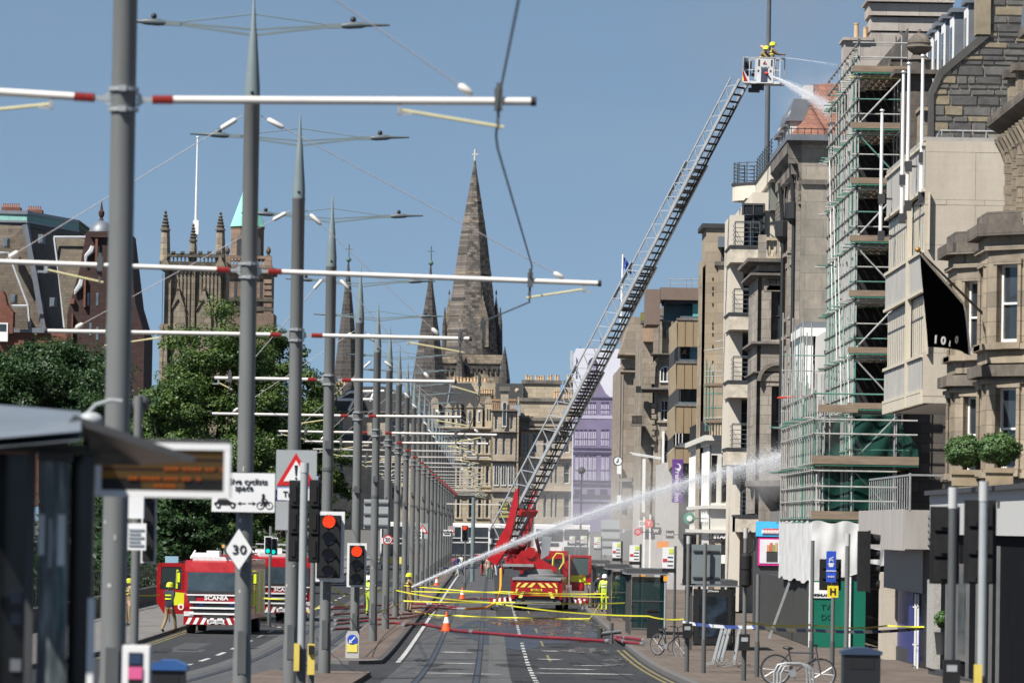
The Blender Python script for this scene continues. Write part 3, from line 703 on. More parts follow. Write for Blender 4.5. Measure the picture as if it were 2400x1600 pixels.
for q, (pt, pb, Xp) in enumerate((((2133, 150), (2124, 490), 12.1), ((2164, 132), (2158, 470), 12.1), ((2119, 170), (2112, 520), 12.1), ((2067, 260), (2064, 560), 12.1))):
 Yp = (149.5, 147.6, 152.0, 158.8)[q]
 a = at(pt[0], pt[1], Yp); c = at(pb[0], pb[1], Yp); x = (a.x+c.x)/2
 t = thing('flagpole', ['tall bare white flagpole beside the office corner, second from the right', 'tallest bare white flagpole at the office corner', 'bare white flagpole in front of the scaffold end, third from the right', 'leftmost bare white flagpole against the scaffold'][q], 'flagpole', (x, Yp, c.z), 'bare white flagpoles on the office block')
 b = MB(); b.smooth = True; b.tube((x, Yp, c.z), (x, Yp, a.z), 0.06, 0.045, 10); b.build('shaft', M_white, t)
 b = MB(); b.tube((x, Yp, a.z), (x, Yp, a.z+0.05), 0.09, 0.05, 8); b.build('cap', M_galv, t)
 for zz in (c.z+0.1, c.z+1.25):
  b = MB(); b.obox((x+0.02, Yp, zz), (0.2, 0.2, 0.3)); b.bar((x, Yp, zz), (12.4, Yp, zz), 0.06, 0.06); b.build('bracket', M_dark, t)
def hotel_flag():
 tip = at(2151, 585, 122); base = at(2303, 735, 126)
 t = thing('hotel_flag', 'black hotel flag with white digits on a slanted pole beside the bay window', 'flag', base)
 b = MB(); b.smooth = True; b.tube(base, tip, 0.035, 0.025, 8); b.build('pole', M_iron, t)
 b = MB(); b.sphere(tip, 0.07, 8, 6); b.build('finial', pm('gilt', (0.4, 0.22, 0.06), 0.35, 0.6), t)
 def corner(px, py, Y): return at(px, py, Y)
 A, B_, C_, D = corner(2156, 597, 122), corner(2258, 715, 124.6), corner(2277, 832, 124.4), corner(2171, 812, 122.2)
 n, m = 24, 20; rows = []
 for j in range(m+1):
  v = j/m; row = []
  for i in range(n+1):
   u = i/n; p = A.lerp(B_, u).lerp(D.lerp(C_, u), v)
   p = p+Vector((0.05*math.sin(u*9+v*2)*v, 0.09*math.sin(u*6+v*1.5)*(0.3+v), 0.05*math.sin(u*3.1)*v))
   row.append(p)
  rows.append(row)
 b = MB(); b.sheet(rows); b.smooth = True; cl = b.build('cloth', pm('flag_black', (0.003, 0.0035, 0.006), 1.0, var=0.1, spec=0.0), t)
 b = MB(); b.smooth = True
 b.sheet([[r_[n]+Vector((0, -0.01, 0)), r_[n]+Vector((0.05, -0.01, 0.0))] for r_ in rows]); b.sheet([[rows[0][i]+Vector((0, -0.01, 0)), rows[0][i]+Vector((0.03, -0.01, 0.05))] for i in range(n+1)]); b.build('hem', M_white, t)
 for ch, px, py, sz, sx in (('1', 2193, 796, 0.27, 1), ('0', 2211, 799, 0.27, 1), ('0', 2226, 806, 0.2, 0.3), ('0', 2242, 797, 0.25, 0.7)):
  p = at(px, py, 121.85+(px-2190)*0.025)
  lettering(ch, sz, M_white, t, p, (R(90), R(6), R(25)), 0.03, sx=sx)
hotel_flag()
M_leafb = pm('box_leaf', (0.045, 0.10, 0.022), 0.6, var=0.5, scale=7)
M_soil = pm('planter_stone', (0.30, 0.24, 0.16), 0.9, var=0.25, scale=3)
def topiary(px, py, rpx, Y, lab, group):
 c = at(px, py, Y); r = rpx*Y/FPX
 t = thing('topiary_ball', lab, 'topiary', (c.x, Y, 5.36), group)
 rr = random.Random(px); b = MB()
 for k in range(6500):
  d = Vector((rr.gauss(0,1), rr.gauss(0,1), rr.gauss(0,1))).normalized()
  rad = r*(0.72+0.3*rr.random())*(1+0.07*math.sin(d.x*7)+0.06*math.sin(d.z*9+d.y*5))
  p = c+Vector((d.x*1.12, d.y, d.z*0.86))*rad; s = 0.016+0.012*rr.random()
  a = Vector((rr.gauss(0,1), rr.gauss(0,1), rr.gauss(0,1))).normalized(); e = d.cross(a).normalized()*s; g = (a+d*0.4).normalized()*s*1.5
  b.quad(p-e, p-g*0.8, p+e, p+g)
 stuff(b.build('foliage', M_leafb, t))
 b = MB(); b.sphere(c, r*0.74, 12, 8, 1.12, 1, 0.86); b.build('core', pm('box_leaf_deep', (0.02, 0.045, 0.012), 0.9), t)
 b = MB(); b.tube((c.x, Y, 5.36), (c.x, Y, c.z-r*0.5), 0.05, n=8); b.build('stem', pm('bark', (0.08, 0.06, 0.045), 0.9, var=0.3, scale=6), t)
 b = MB(); b.box(c.x-0.3, c.x+0.3, Y-0.3, Y+0.3, 5.36, 5.72); b.box(c.x-0.34, c.x+0.34, Y-0.34, Y+0.34, 5.64, 5.76); b.build('planter', M_soil, t)
topiary(2262, 1058, 43, 126.8, 'left clipped green box ball in a planter above the shopfront', 'clipped box balls')
topiary(2343, 1052, 45, 122.0, 'right clipped green box ball in front of the lower bay window', 'clipped box balls')
def gable_house():
 root = thing('stone_tenement', 'dark rubble stone gable with a row of lead dormers above the office roof', 'building', (14, 163.5, zg(163)))
 Yg = 163.5
 ol = [(2184, 325), (2184, 222), (2206, 172), (2313, 82), (2318, -60), (2440, -60), (2440, 325)]
 pts = [(at(px, py, Yg).x, at(px, py, Yg).z) for px, py in ol]
 b = MB(); b.prism(pts, Yg, Yg+0.6, 'y')
 wall = b.build('gable', pm('rubble_mortar', (0.23, 0.205, 0.165), 0.95, var=0.25, scale=5), root)
 def inside(x, z):
  c = False; j = len(pts)-1
  for i in range(len(pts)):
   (xi, zi), (xj, zj) = pts[i], pts[j]
   if (zi > z) != (zj > z) and x < (xj-xi)*(z-zi)/(zj-zi)+xi: c = not c
   j = i
  return c
 mats = [pm('rubble_dark', (0.075, 0.072, 0.07), 0.9, var=0.4, scale=3.5, bump=0.5), pm('rubble_mid', (0.11, 0.105, 0.098), 0.9, var=0.35, scale=3.5, bump=0.5), pm('rubble_pale', (0.21, 0.175, 0.12), 0.9, var=0.3, scale=3.5, bump=0.5)]
 rr = random.Random(3); z = min(p[1] for p in pts)+0.02; x0, x1 = min(p[0] for p in pts), max(p[0] for p in pts)
 big = 0
 while z < at(2200, -20, Yg).z:
  h = rr.choice([0.16, 0.2, 0.24, 0.28, 0.33]); x = x0-rr.random()*0.6
  while x < x1:
   w = rr.uniform(0.35, 1.05)*(0.7 if h < 0.2 else 1)
   if rr.random() < 0.12: w = rr.uniform(0.14, 0.25)
   cx0, cx1 = x+0.016, x+w-0.016
   ok = lambda q: inside(q, z+0.01) and inside(q, z+h-0.02)
   while cx0 < cx1-0.1 and not ok(cx0): cx0 += 0.04
   while cx1 > cx0+0.1 and not ok(cx1): cx1 -= 0.04
   if ok(cx0) and ok(cx1):
    b = MB(); dpt = rr.uniform(0.03, 0.075); e = 0.02
    j = lambda: rr.uniform(-0.012, 0.012)
    zt = z+h-0.03
    v = [(cx0+j(), Yg+0.02, z+j()), (cx1+j(), Yg+0.02, z+j()), (cx1+j(), Yg+0.02, zt+j()), (cx0+j(), Yg+0.02, zt+j())]
    v2 = [(v[0][0]+e, Yg-dpt, v[0][2]+e), (v[1][0]-e, Yg-dpt, v[1][2]+e), (v[2][0]-e, Yg-dpt, v[2][2]-e), (v[3][0]+e, Yg-dpt, v[3][2]-e)]
    b._add(v+v2, [(4,5,6,7), (0,1,5,4), (1,2,6,5), (2,3,7,6), (3,0,4,7)])
    b.build('stone', mats[rr.choices([0, 1, 2], [5, 4, 1.3])[0]], wall)
   x += w
  z += h
 b = MB(); cp = [(2178, 325), (2178, 216), (2201, 164), (2308, 73), (2322, 84), (2210, 178), (2188, 225), (2188, 325)]
 b.prism([(at(a, c, Yg).x, at(a, c, Yg).z) for a, c in cp], Yg-0.12, Yg+0.7, 'y'); b.build('skew_coping', pm('coping_dark', (0.06, 0.058, 0.055), 0.85, var=0.25), root)
 b = MB(); a0 = at(2313, 82, Yg); a1 = at(2316, -70, Yg); b.box(a0.x-0.35, a0.x+0.1, Yg-0.16, Yg+0.75, a0.z, a1.z); b.build('chimney_quoin', pm('quoin_stone', (0.22, 0.185, 0.13), 0.9, var=0.3, scale=2), root)
 b = MB(); e0 = at(2184, 222, Yg); e1 = at(2313, 82, Yg)
 b.sheet([[(e0.x, y, e0.z-0.2), (e1.x, y, e1.z-0.2), (e1.x+3, y, e1.z+0.8)] for y in (Yg+0.6, 180)]); b.build('roof', M_slate, root)
 for i in range(6):       # dormers marching away along the street slope
  px, pt, pb = [(2311, 8, 120), (2277, 30, 130), (2256, 45, 142), (2240, 62, 155), (2227, 78, 165), (2213, 90, 178)][i]
  Y = 164.9+i*2.5
  p = at(px, pt, Y); x = p.x-0.55
  zl = at(px, pb, Y).z-0.6
  d = MB(); d.box(x, x+2.2, Y, Y+1.2, zl, p.z); dm = d.build('dormer', M_lead, root)
  d = MB(); d.box(x-0.05, x-0.005, Y+0.02, Y+1.18, zl, p.z-0.12); d.build('dormer_front', M_white, dm)
  d = MB(); d.box(x-0.14, x+2.3, Y-0.12, Y+1.32, p.z, p.z+0.14); d.build('dormer_roof', M_lead, dm)
  d = MB(); d.box(x-0.07, x-0.052, Y+0.3, Y+0.9, zl+0.4, p.z-0.45); d.build('dormer_pane', M_glass, dm)
 b = MB(); q = at(2145, 300, 166)
 b.box(q.x-0.45, q.x+0.5, 165.5, 166.6, 13.5, at(2145, 172, 166).z); b.box(q.x-0.75, q.x+0.75, 165.2, 166.9, at(2145, 178, 166).z, at(2145, 168, 166).z)
 b.build('pier', S_hoteld, root)
 zz = at(2148, 170, 166).z; zt = at(2152, 68, 166).z; hh = zt-zz; b = MB(); b.smooth = True
 b.lathe([(0.34, 0), (0.34, 0.25*hh), (0.4, 0.28*hh), (0.28, 0.34*hh), (0.2, 0.42*hh), (0.36, 0.5*hh), (0.42, 0.58*hh), (0.36, 0.64*hh), (0.38, 0.67*hh), (0.34, 0.75*hh), (0.2, 0.85*hh), (0.07, 0.9*hh), (0.09, 0.95*hh), (0.02, hh)], (q.x+0.1, 166, zz), 14)
 b.build('urn', S_hoteld, root)
 b = MB(); q0 = at(2160, 325, 165); b.box(at(2152, 300, 165).x, at(2187, 300, 165).x, 164.2, 166.2, 13, at(2160, 265, 165).z); b.box(at(2148, 300, 165).x, at(2192, 300, 165).x, 164.0, 166.3, at(2160, 265, 165).z, at(2160, 257, 165).z); b.build('party_pier', S_hotel, root)
gable_house()
S_ash = stone('grey_ashlar', (0.45, 0.405, 0.36), (0.42, 0.38, 0.34), (0.26, 0.23, 0.2), 1.3, 0.55, 0.4, (0.18, 0.16, 0.15), 0.012)
def scaffolded():
 root = thing('scaffolded_tenement', 'stone tenement hidden behind scaffolding with a broad ashlar chimney gable', 'building', (14.6, 181, 0))
 s = streetface(root, 14.45, 197.5)
 ops = [(1.5+3.4*i, 5.2+3.25*j, 1.3, 2.1) for i in range(5) for j in range(5)]
 S_sh = stone('dark_tenement_stone', (0.13, 0.115, 0.10), (0.10, 0.09, 0.08), (0.05, 0.045, 0.04), 0.9, 0.35, 0.6)  # dark blocks throughout, with darker blotches
 s.wall(17, 22, ops, S_sh, 0.3)
 for o in ops: s.window(*o, 's', fm=M_sash)
 b = MB(); b.box(14.5, 24, 181.5, 198, 0, 20.4); b.build('side_wall', S_sh, root)
 s.cornice(0, 17, 20.3, S_hoteld, 0.6, 0.6)
 g = MB(); Y = 199.0
 def bx(x0, y0, x1, y1, ya, yb): a = at(x0, y0, Y); c = at(x1, y1, Y); g.box(a.x, c.x, ya, yb, c.z, a.z)
 bx(2042, 75, 2230, 300, Y, Y+2); bx(2040, 40, 2230, 75, Y-0.05, Y+2.05); bx(2036, 8, 2232, 40, Y-0.2, Y+2.2); bx(2030, 1, 2236, 9, Y-0.4, Y+2.4)
 bx(1980, 95, 2042, 300, Y+0.02, Y+1.9); bx(1975, 88, 2046, 96, Y-0.12, Y+2.1)
 g.build('chimney_gable', S_ash, root)
 for px, w, pt in ((2007, 12, 55), (2028, 11, 64), (2046, 9, 64)):
  a = at(px, 92, Y+1); tt = at(px, pt, Y+1); b = MB(); b.smooth = True; r = w/2*Y/FPX
  b.lathe([(r*1.1, 0), (r, 0.1), (r*0.93, (tt.z-a.z)*0.9), (r*1.1, (tt.z-a.z)*0.93), (r*1.1, tt.z-a.z)], a, 10); b.build('chimney_pot', M_pot, root)
 for i in range(11):
  px = 2072+i*15; a = at(px, 2, Y+1); b = MB(); b.lathe([(0.1, 0), (0.09, 0.9), (0.11, 0.95)], a, 8); b.build('chimney_pot', M_pot, root)
 for i in range(4):      # shallow raised panels on the gable
  a = at(2060+i*42, 82, Y); c = at(2096+i*42, 290, Y); b = MB(); b.box(a.x, c.x, Y-0.05, Y+0.02, c.z, a.z); b.build('gable_panel', S_ash, root)
scaffolded()
M_tube = pm('scaffold_tube', (0.42, 0.42, 0.40), 0.5, 0.3, 0.3, 3)
M_tubeg = pm('scaffold_green', (0.09, 0.21, 0.17), 0.5, 0.0, 0.25, 3)
M_tubey = pm('scaffold_yellow', (0.5, 0.4, 0.1), 0.5)
M_tuber = pm('scaffold_red', (0.45, 0.04, 0.025), 0.5)
M_plank = pm('scaffold_plank', (0.215, 0.16, 0.115), 0.85, var=0.3, scale=1.5, stretch=(1, 6, 6))
M_planke = pm('plank_end_green', (0.03, 0.16, 0.11), 0.6)
LEV = [4.62, 6.56, 8.52, 10.48, 12.48, 14.42, 16.45, 18.4, 20.4]
def scaffold():
 root = thing('scaffold', 'tall tube scaffold with plank lifts in front of the stone tenement', 'scaffold', (12.7, 180, 0))
 rr = random.Random(11); small = MB(); small.cur = 0
 def T(a, b, m=None, r=0.024, name='tube'):
  q = MB(); q.tube(a, b, r, n=6, caps=False); return q.build(name, m or rr.choices([M_tube, M_tubeg], [8, 1.6])[0], root)
 def fitting(p):
  for _ in range(1): small.obox(p, (0.085, 0.085, 0.1))
 Y0 = 180.2; ys = [Y0+i*1.45 for i in range(12)]
 XA, XB = 12.72, 14.2
 for i, y in enumerate(ys):
  for x in ((XA, XB) if i < 3 else (XA,)):
   top = 21.7+rr.uniform(-0.5, 0.3) if i == 0 else 21.5+rr.uniform(-0.9, 0.3)-(0.12*i)
   zz = 4.7
   while zz < top-0.5:       # standards are spliced from shorter tubes of different colours
    z2 = min(top, zz+rr.choice([4.0, 5.2, 6.4])); T((x, y, zz), (x, y, z2), name='standard'); fitting((x-0.04, y, z2-0.05)); zz = z2
 for x in (XA,):                   # extra standards between, closely set as on the street face
  for i in range(34):
   y = ys[0]+0.47*i+0.2; lo = rr.choice([4.7, 6.6, 8.6]); T((x-0.02, y, lo), (x-0.02, y, rr.choice([14.8, 16.5, 18.5, 20.3, 21.2])), name='standard')
 for z in LEV[1:]:
  for dz in (-0.12, 0.5, 1.02):
   if dz > 0.3 and z > 20.5: continue
   T((XA-0.05, Y0-0.25, z+dz), (XA-0.05, ys[-1]+0.4, z+dz), rr.choices([M_tube, M_tubeg], [6, 1])[0], name='ledger');
   T((XA-0.25, Y0-0.02, z+dz), (XB+0.2+(0.25 if z < 19 else 0), Y0-0.02, z+dz), rr.choice([M_tube, M_tube, M_tubeg]), name='end_rail')
  T((XA-0.35, Y0+0.03, z-0.22), (XB+0.15, Y0+0.03, z-0.22), rr.choice([M_tube, M_tubey, M_tube]), name='transom')
  for i, y in enumerate(ys):
   ln = rr.uniform(0.15, 0.5)
   m = rr.choices([M_tube, M_tubeg], [4, 3])[0]
   T((XA-ln, y+0.1, z-0.13), (XB, y+0.1, z-0.13), m, name='transom')
   T((XA-rr.uniform(0.1, 0.35), y+0.75, z-0.13), (XB-0.8, y+0.75, z-0.13), rr.choices([M_tube, M_tubeg], [4, 3])[0], name='transom')
   for dz in (-0.12, 0.5, 1.02): fitting((XA-0.03, y, z+dz))
  b = MB()
  for k in range(5): x = XA+0.12+k*0.27; b.box(x, x+0.235, Y0-0.1, ys[-1]+0.5, z-0.07, z-0.03)
  b.build('decking', M_plank, root)
  b = MB(); b.box(XA-0.28, XB+0.22, Y0-0.17, Y0-0.13, z-0.02, z+0.19); b.build('toe_board', M_plank, root)
  b = MB(); b.box(XA-0.24, XB+0.2, Y0-0.16, Y0-0.10, z-0.08, z-0.025); b.build('board_edge', M_planke, root)
 for q in range(0, 8):
  z0, z1 = LEV[q], LEV[q+1]
  a, c = (XA, z0+0.15), (XB, z1-0.25)
  if q % 2 == 0: a, c = (XA, z1-0.25), (XB, z0+0.15)
  T((a[0], Y0-0.09, a[1]), (c[0], Y0-0.09, c[1]), r=0.03, name='brace')
 for q in range(5):
  T((XA-0.07, ys[q*2], LEV[q]), (XA-0.07, ys[q*2+2], LEV[q+3]), name='brace')
 XL = 11.3; yl = [Y0-0.4+i*1.4 for i in range(15)]
 for i, y in enumerate(yl):
  top = 8.9+rr.uniform(0, 1.0) if i < 9 else 11.3+rr.uniform(-1.5, 1.2)
  for x in (XL, XL+0.3, XL+0.62)[:3 if i % 2 else 2]: T((x, y, 3.2), (x, y, top+rr.uniform(-0.4, 0.5)), name='standard')
 for x in (12.62, 14.1): T((x, Y0-0.42, 2.6), (x, Y0-0.42, 8.7), name='standard')
 for z in (4.62, 5.25, 5.75, 6.3, 6.56, 7.6, 8.1, 9.0):
  T((XL-0.1, Y0-0.5, z), (14.9 if z > 6.4 and z < 8.5 else 14.2, Y0-0.5, z), name='end_rail', r=0.03)
  T((XL-0.05, Y0-0.6, z), (XL-0.05, yl[-1]+0.3, z), name='ledger')
 for z in (4.62, 6.56, 8.3):
  for y in yl: T((XL-rr.uniform(0.15, 0.6), y+0.2, z-0.14), (12.7, y+0.2, z-0.14), rr.choice([M_tube, M_tubeg, M_tubeg]), name='transom')
 for z, x1 in ((4.62, 14.2), (6.56, 14.95)):
  b = MB()
  for k in range(int((x1-XL)/0.27)): x = XL+k*0.27; b.box(x, x+0.235, Y0-0.45, yl[-1]+0.4, z-0.07, z-0.03)
  b.build('decking', M_plank, root)
  b = MB(); b.box(XL-0.1, x1, Y0-0.6, Y0-0.55, z-0.02, z+0.27); b.build('toe_board', M_plank, root)
  b = MB(); b.box(XL, x1, Y0-0.58, Y0-0.52, z-0.08, z-0.025); b.build('board_edge', M_planke, root)
 b = MB(); b.box(XL+0.1, 12.8, Y0-0.5, Y0-0.46, 8.35, 8.62); b.build('toe_board', M_plank, root)
 T((11.0, 198, 9.3), (12.2, 194, 9.3), M_tuber, 0.04, 'end_rail')
 for z in (7.6, 8.8, 9.4, 10.4, 11.0):
  T((11.2, yl[-1], z), (12.9, yl[-1], z), name='end_rail')
 for x in (11.25, 11.5, 11.8, 12.1): T((x, yl[-1]+0.2, 3.2), (x, yl[-1]+0.2, 11.6+rr.uniform(-1, 1.5)), name='standard')
 for z0, z1 in ((8.6, 21.0), (4.7, 8.4)):
  b = MB(); b.box(12.9 if z0 > 8 else 12.0, 14.42, 187.0, 187.06, z0, z1); b.build('dark_sheeting', pm('dark_sheeting', (0.012, 0.012, 0.014), 0.8), root)
 stuff(small.build('couplers', pm('coupler_steel', (0.13, 0.13, 0.125), 0.6, 0.4), root))
 net, nt, bb, out = _new('debris_net')
 bb.inputs['Base Color'].default_value = (0.008, 0.10, 0.07, 1); bb.inputs['Roughness'].default_value = 0.8; bb.inputs['Alpha'].default_value = 0.32
 def sheet(name, P, nx, ny, amp, seed):
  r2 = random.Random(seed); ph = [r2.uniform(0, 6) for _ in range(3)]; A, B_, C_, D = [Vector(p) for p in P]; rows = []
  for j in range(ny+1):
   v = j/ny; row = []
   for i in range(nx+1):
    u = i/nx; p = A.lerp(B_, u).lerp(D.lerp(C_, u), v)
    row.append(p+Vector((0.4*amp*math.sin(u*11+ph[0]), -amp*(0.5+0.5*math.sin(u*14+v*5+ph[1])), -amp*0.7*math.sin(math.pi*u)*(1-v))))
   rows.append(row)
  q = MB(); q.smooth = True; q.sheet(rows); return q.build(name, net, root)
 sheet('netting', ((XL+0.2, Y0-0.3, 6.5), (14.1, Y0-0.3, 6.5), (14.1, Y0-0.3, 4.7), (XL+0.2, Y0-0.3, 4.7)), 26, 10, 0.1, 1)
 sheet('netting', ((XL+0.9, Y0-0.35, 8.4), (14.1, Y0-0.35, 8.4), (14.1, Y0-0.35, 6.7), (XL+0.25, Y0-0.35, 6.7)), 26, 10, 0.16, 2)
 sheet('netting', ((14.15, Y0-0.25, 8.3), (14.95, Y0-0.25, 7.2), (14.95, Y0-0.25, 6.6), (14.15, Y0-0.25, 6.6)), 8, 6, 0.08, 3)
 sheet('netting', ((XL+0.15, Y0+7, 8.6), (XL+0.3, Y0, 8.2), (XL+0.3, Y0, 6.6), (XL+0.15, Y0+7, 6.6)), 14, 6, 0.05, 4)
scaffold()
def hoarding():
 root = thing('tarpaulin', 'crumpled white tarpaulin wrapped round the foot of the scaffold', 'tarpaulin', (11.2, 179, 2.6), None)
 r2 = random.Random(5); rows = []; per = [(14.0, 179.0), (12.9, 178.9), (11.2, 178.9), (11.05, 182), (11.0, 186), (10.95, 191), (11.0, 195.5)]
 pts = []
 for i in range(len(per)-1):
  k = 18
  for j in range(k): t = j/k; pts.append((per[i][0]+(per[i+1][0]-per[i][0])*t, per[i][1]+(per[i+1][1]-per[i][1])*t))
 nv = 12
 ph = [r2.uniform(0, 6) for _ in range(8)]
 for v in range(nv+1):
  row = []
  for i, (x, y) in enumerate(pts):
   t = i/len(pts)
   bot = 2.95-0.55*min(1, max(0, (t-0.05)*3))+0.05*math.sin(i*0.21)+0.03*math.sin(i*0.47)
   top = 4.5+0.05*math.sin(i*0.6)
   w = 0.05*math.sin(i*0.33+ph[0]+v*0.22)+0.03*math.sin(i*0.8+ph[1]-v*0.35)
   row.append((x-abs(w)*0.55 if i > 36 else x+w*0.3, y-(abs(w) if i <= 36 else 0), top+(bot-top)*v/nv))
  rows.append(row)
 b = MB(); b.smooth = True; b.sheet(rows); b.build('sheet', pm('tarpaulin_white', (0.58, 0.58, 0.57), 0.55, var=0.12, scale=2), root)
 h = thing('hoarding', 'dark ribbed site hoarding with green boarded end under the scaffold', 'hoarding', (11.25, 179, 0.12))
 M_h = pm('hoarding_charcoal', (0.045, 0.047, 0.045), 0.6)
 n = 46
 for i in range(n):
  y = 179.0+i*0.62; b = MB(); b.box(11.2, 11.3, y+0.02, y+0.60, 0.15, 2.42-0.0*i); b.box(11.17, 11.2, y+0.02, y+0.3, 0.15, 2.42); b.build('board', M_h, h)
 M_g = pm('hoarding_green', (0.0, 0.12, 0.075), 0.5, var=0.12, scale=1.2)
 for x0, x1 in ((11.22, 12.5), (12.54, 13.1)):
  b = MB(); b.box(x0, x1, 178.9, 178.98, 0.13, 2.45); b.build('end_board', M_g, h)
 b = MB(); b.box(12.44, 12.58, 178.8, 178.95, 0.13, 2.6); b.box(11.12, 11.22, 178.82, 178.95, 0.13, 2.5); b.build('post', M_white, h)
 b = MB(); b.box(11.25, 11.9, 178.86, 178.9, 1.85, 2.4); nb = b.build('notice', M_white, h)
 lettering('HIGHLAND', 0.13, M_black, nb, (11.57, 178.85, 1.95), bold=0.04)
 for s_, (p, q) in enumerate((('TW', 1.55), ('DO', 1.2))): lettering(p, 0.28, pm('graffiti', (0.0, 0.085, 0.052), 0.6), h, (11.75, 178.87, q), bold=0.0, name='graffiti')
 b = MB(); b.bar((10.3, 189.0, 0.2), (11.1, 189.0, 2.5), 0.16, 0.08); b.build('prop', M_galv, h)
hoarding()
class PF:
 """a camera-facing wall at distance Y, its pieces given by where they stand in the picture; every piece is a real box with depth"""
 def __init__(s, root, Y): s.root = root; s.Y = Y
 def xz(s, px, py): p = at(px, py, s.Y); return p.x, p.z
 def rect(s, name, px0, py0, px1, py1, mat, front=0.0, back=0.5, x1=None):
  a = at(px0, py1, s.Y); c = at(px1, py0, s.Y); c2 = x1 if x1 is not None else c.x
  b = MB(); b.box(a.x, c2, s.Y-front, s.Y+back, a.z, c.z); return b.build(name, mat, s.root)
 def poly(s, name, pts, mat, front=0.0, back=0.5):
  b = MB(); b.prism([s.xz(*p) for p in pts], s.Y-front, s.Y+back, 'y'); return b.build(name, mat, s.root)
 def face(s): return Face(s.root, (0, s.Y, 0), 0)
 def wall(s, px0, py0, px1, py1, wins, mat, style='s', fm=None, gm=None, depth=0.25, sur=None, name='wall', ped=False, t=0.14):
  """wall with window openings given in picture pixels"""
  f = s.face(); a = at(px0, py1, s.Y); c = at(px1, py0, s.Y); ops = []
  for w in wins:
   p = at(w[0], w[3], s.Y); q = at(w[2], w[1], s.Y); ops.append((p.x, p.z, q.x-p.x, q.z-p.z))
  f.wall(c.x-a.x, c.z-a.z, ops, mat, depth, a.x, a.z, name)
  for o in ops:
   f.window(*o, style, fm=fm, gm=gm, inset=depth-0.1)
   if sur: f.surround(*o, sur, t, 0.08, ped)
  return f
 def cornice(s, px0, px1, py, mat, out=0.4, hpx=12, dent=0.0):
  a = at(px0, py, s.Y); c = at(px1, py, s.Y); h = hpx*s.Y/FPX
  return s.face().cornice(a.x, c.x, a.z-h, mat, out, h, dent=dent)
def arch_window(root, cx, Y, z0, w, h, mat_s, name='arched_window', bars=2):
 b = MB(); r = w/2; g = min(0.09, w*0.1)
 def ring(rr_, n=12): return [(cx+rr_*math.cos(a), z0+h-r+rr_*math.sin(a)) for a in [math.pi*i/n for i in range(n+1)]]
 o = ring(r); i_ = ring(r-g)
 for k in range(len(o)-1):
  b.prism([o[k], o[k+1], i_[k+1], i_[k]], Y-0.08, Y+0.02, 'y')
 for x in (cx-r, cx+r-g): b.box(x, x+g, Y-0.08, Y+0.02, z0, z0+h-r)
 b.box(cx-r, cx+r, Y-0.09, Y+0.02, z0, z0+0.12)
 for q in range(bars): x = cx-r+w*(q+1)/(bars+1); b.box(x-g*0.4, x+g*0.4, Y-0.07, Y+0.0, z0+0.1, z0+h-0.15)
 f = b.build(name, mat_s, root)
 b = MB(); b.prism([(cx-r, z0)]+[(cx+r, z0)]+ring(r), Y-0.03, Y-0.01, 'y'); b.build('pane', M_glass, f)
 return f
S_f = stone('blond_stone_sooty', (0.38, 0.34, 0.295), (0.35, 0.315, 0.275), (0.14, 0.12, 0.10), 1.0, 0.42, 0.65, (0.12, 0.108, 0.095), 0.01)
S_fd = stone('cornice_sooty', (0.24, 0.215, 0.19), (0.2, 0.18, 0.16), (0.08, 0.075, 0.07), 1.6, 0.6, 0.6, (0.04, 0.037, 0.035), 0.01)
M_tile = stone('red_tile', (0.25, 0.11, 0.075), (0.20, 0.085, 0.06), (0.13, 0.06, 0.045), 0.3, 0.22, 0.3, (0.2, 0.13, 0.1), 0.02, 0.85, 0.5, 0.3)
M_rend = pm('pale_render', (0.50, 0.48, 0.45), 0.85, var=0.12, scale=1.0, stretch=(3, 3, 0.4))
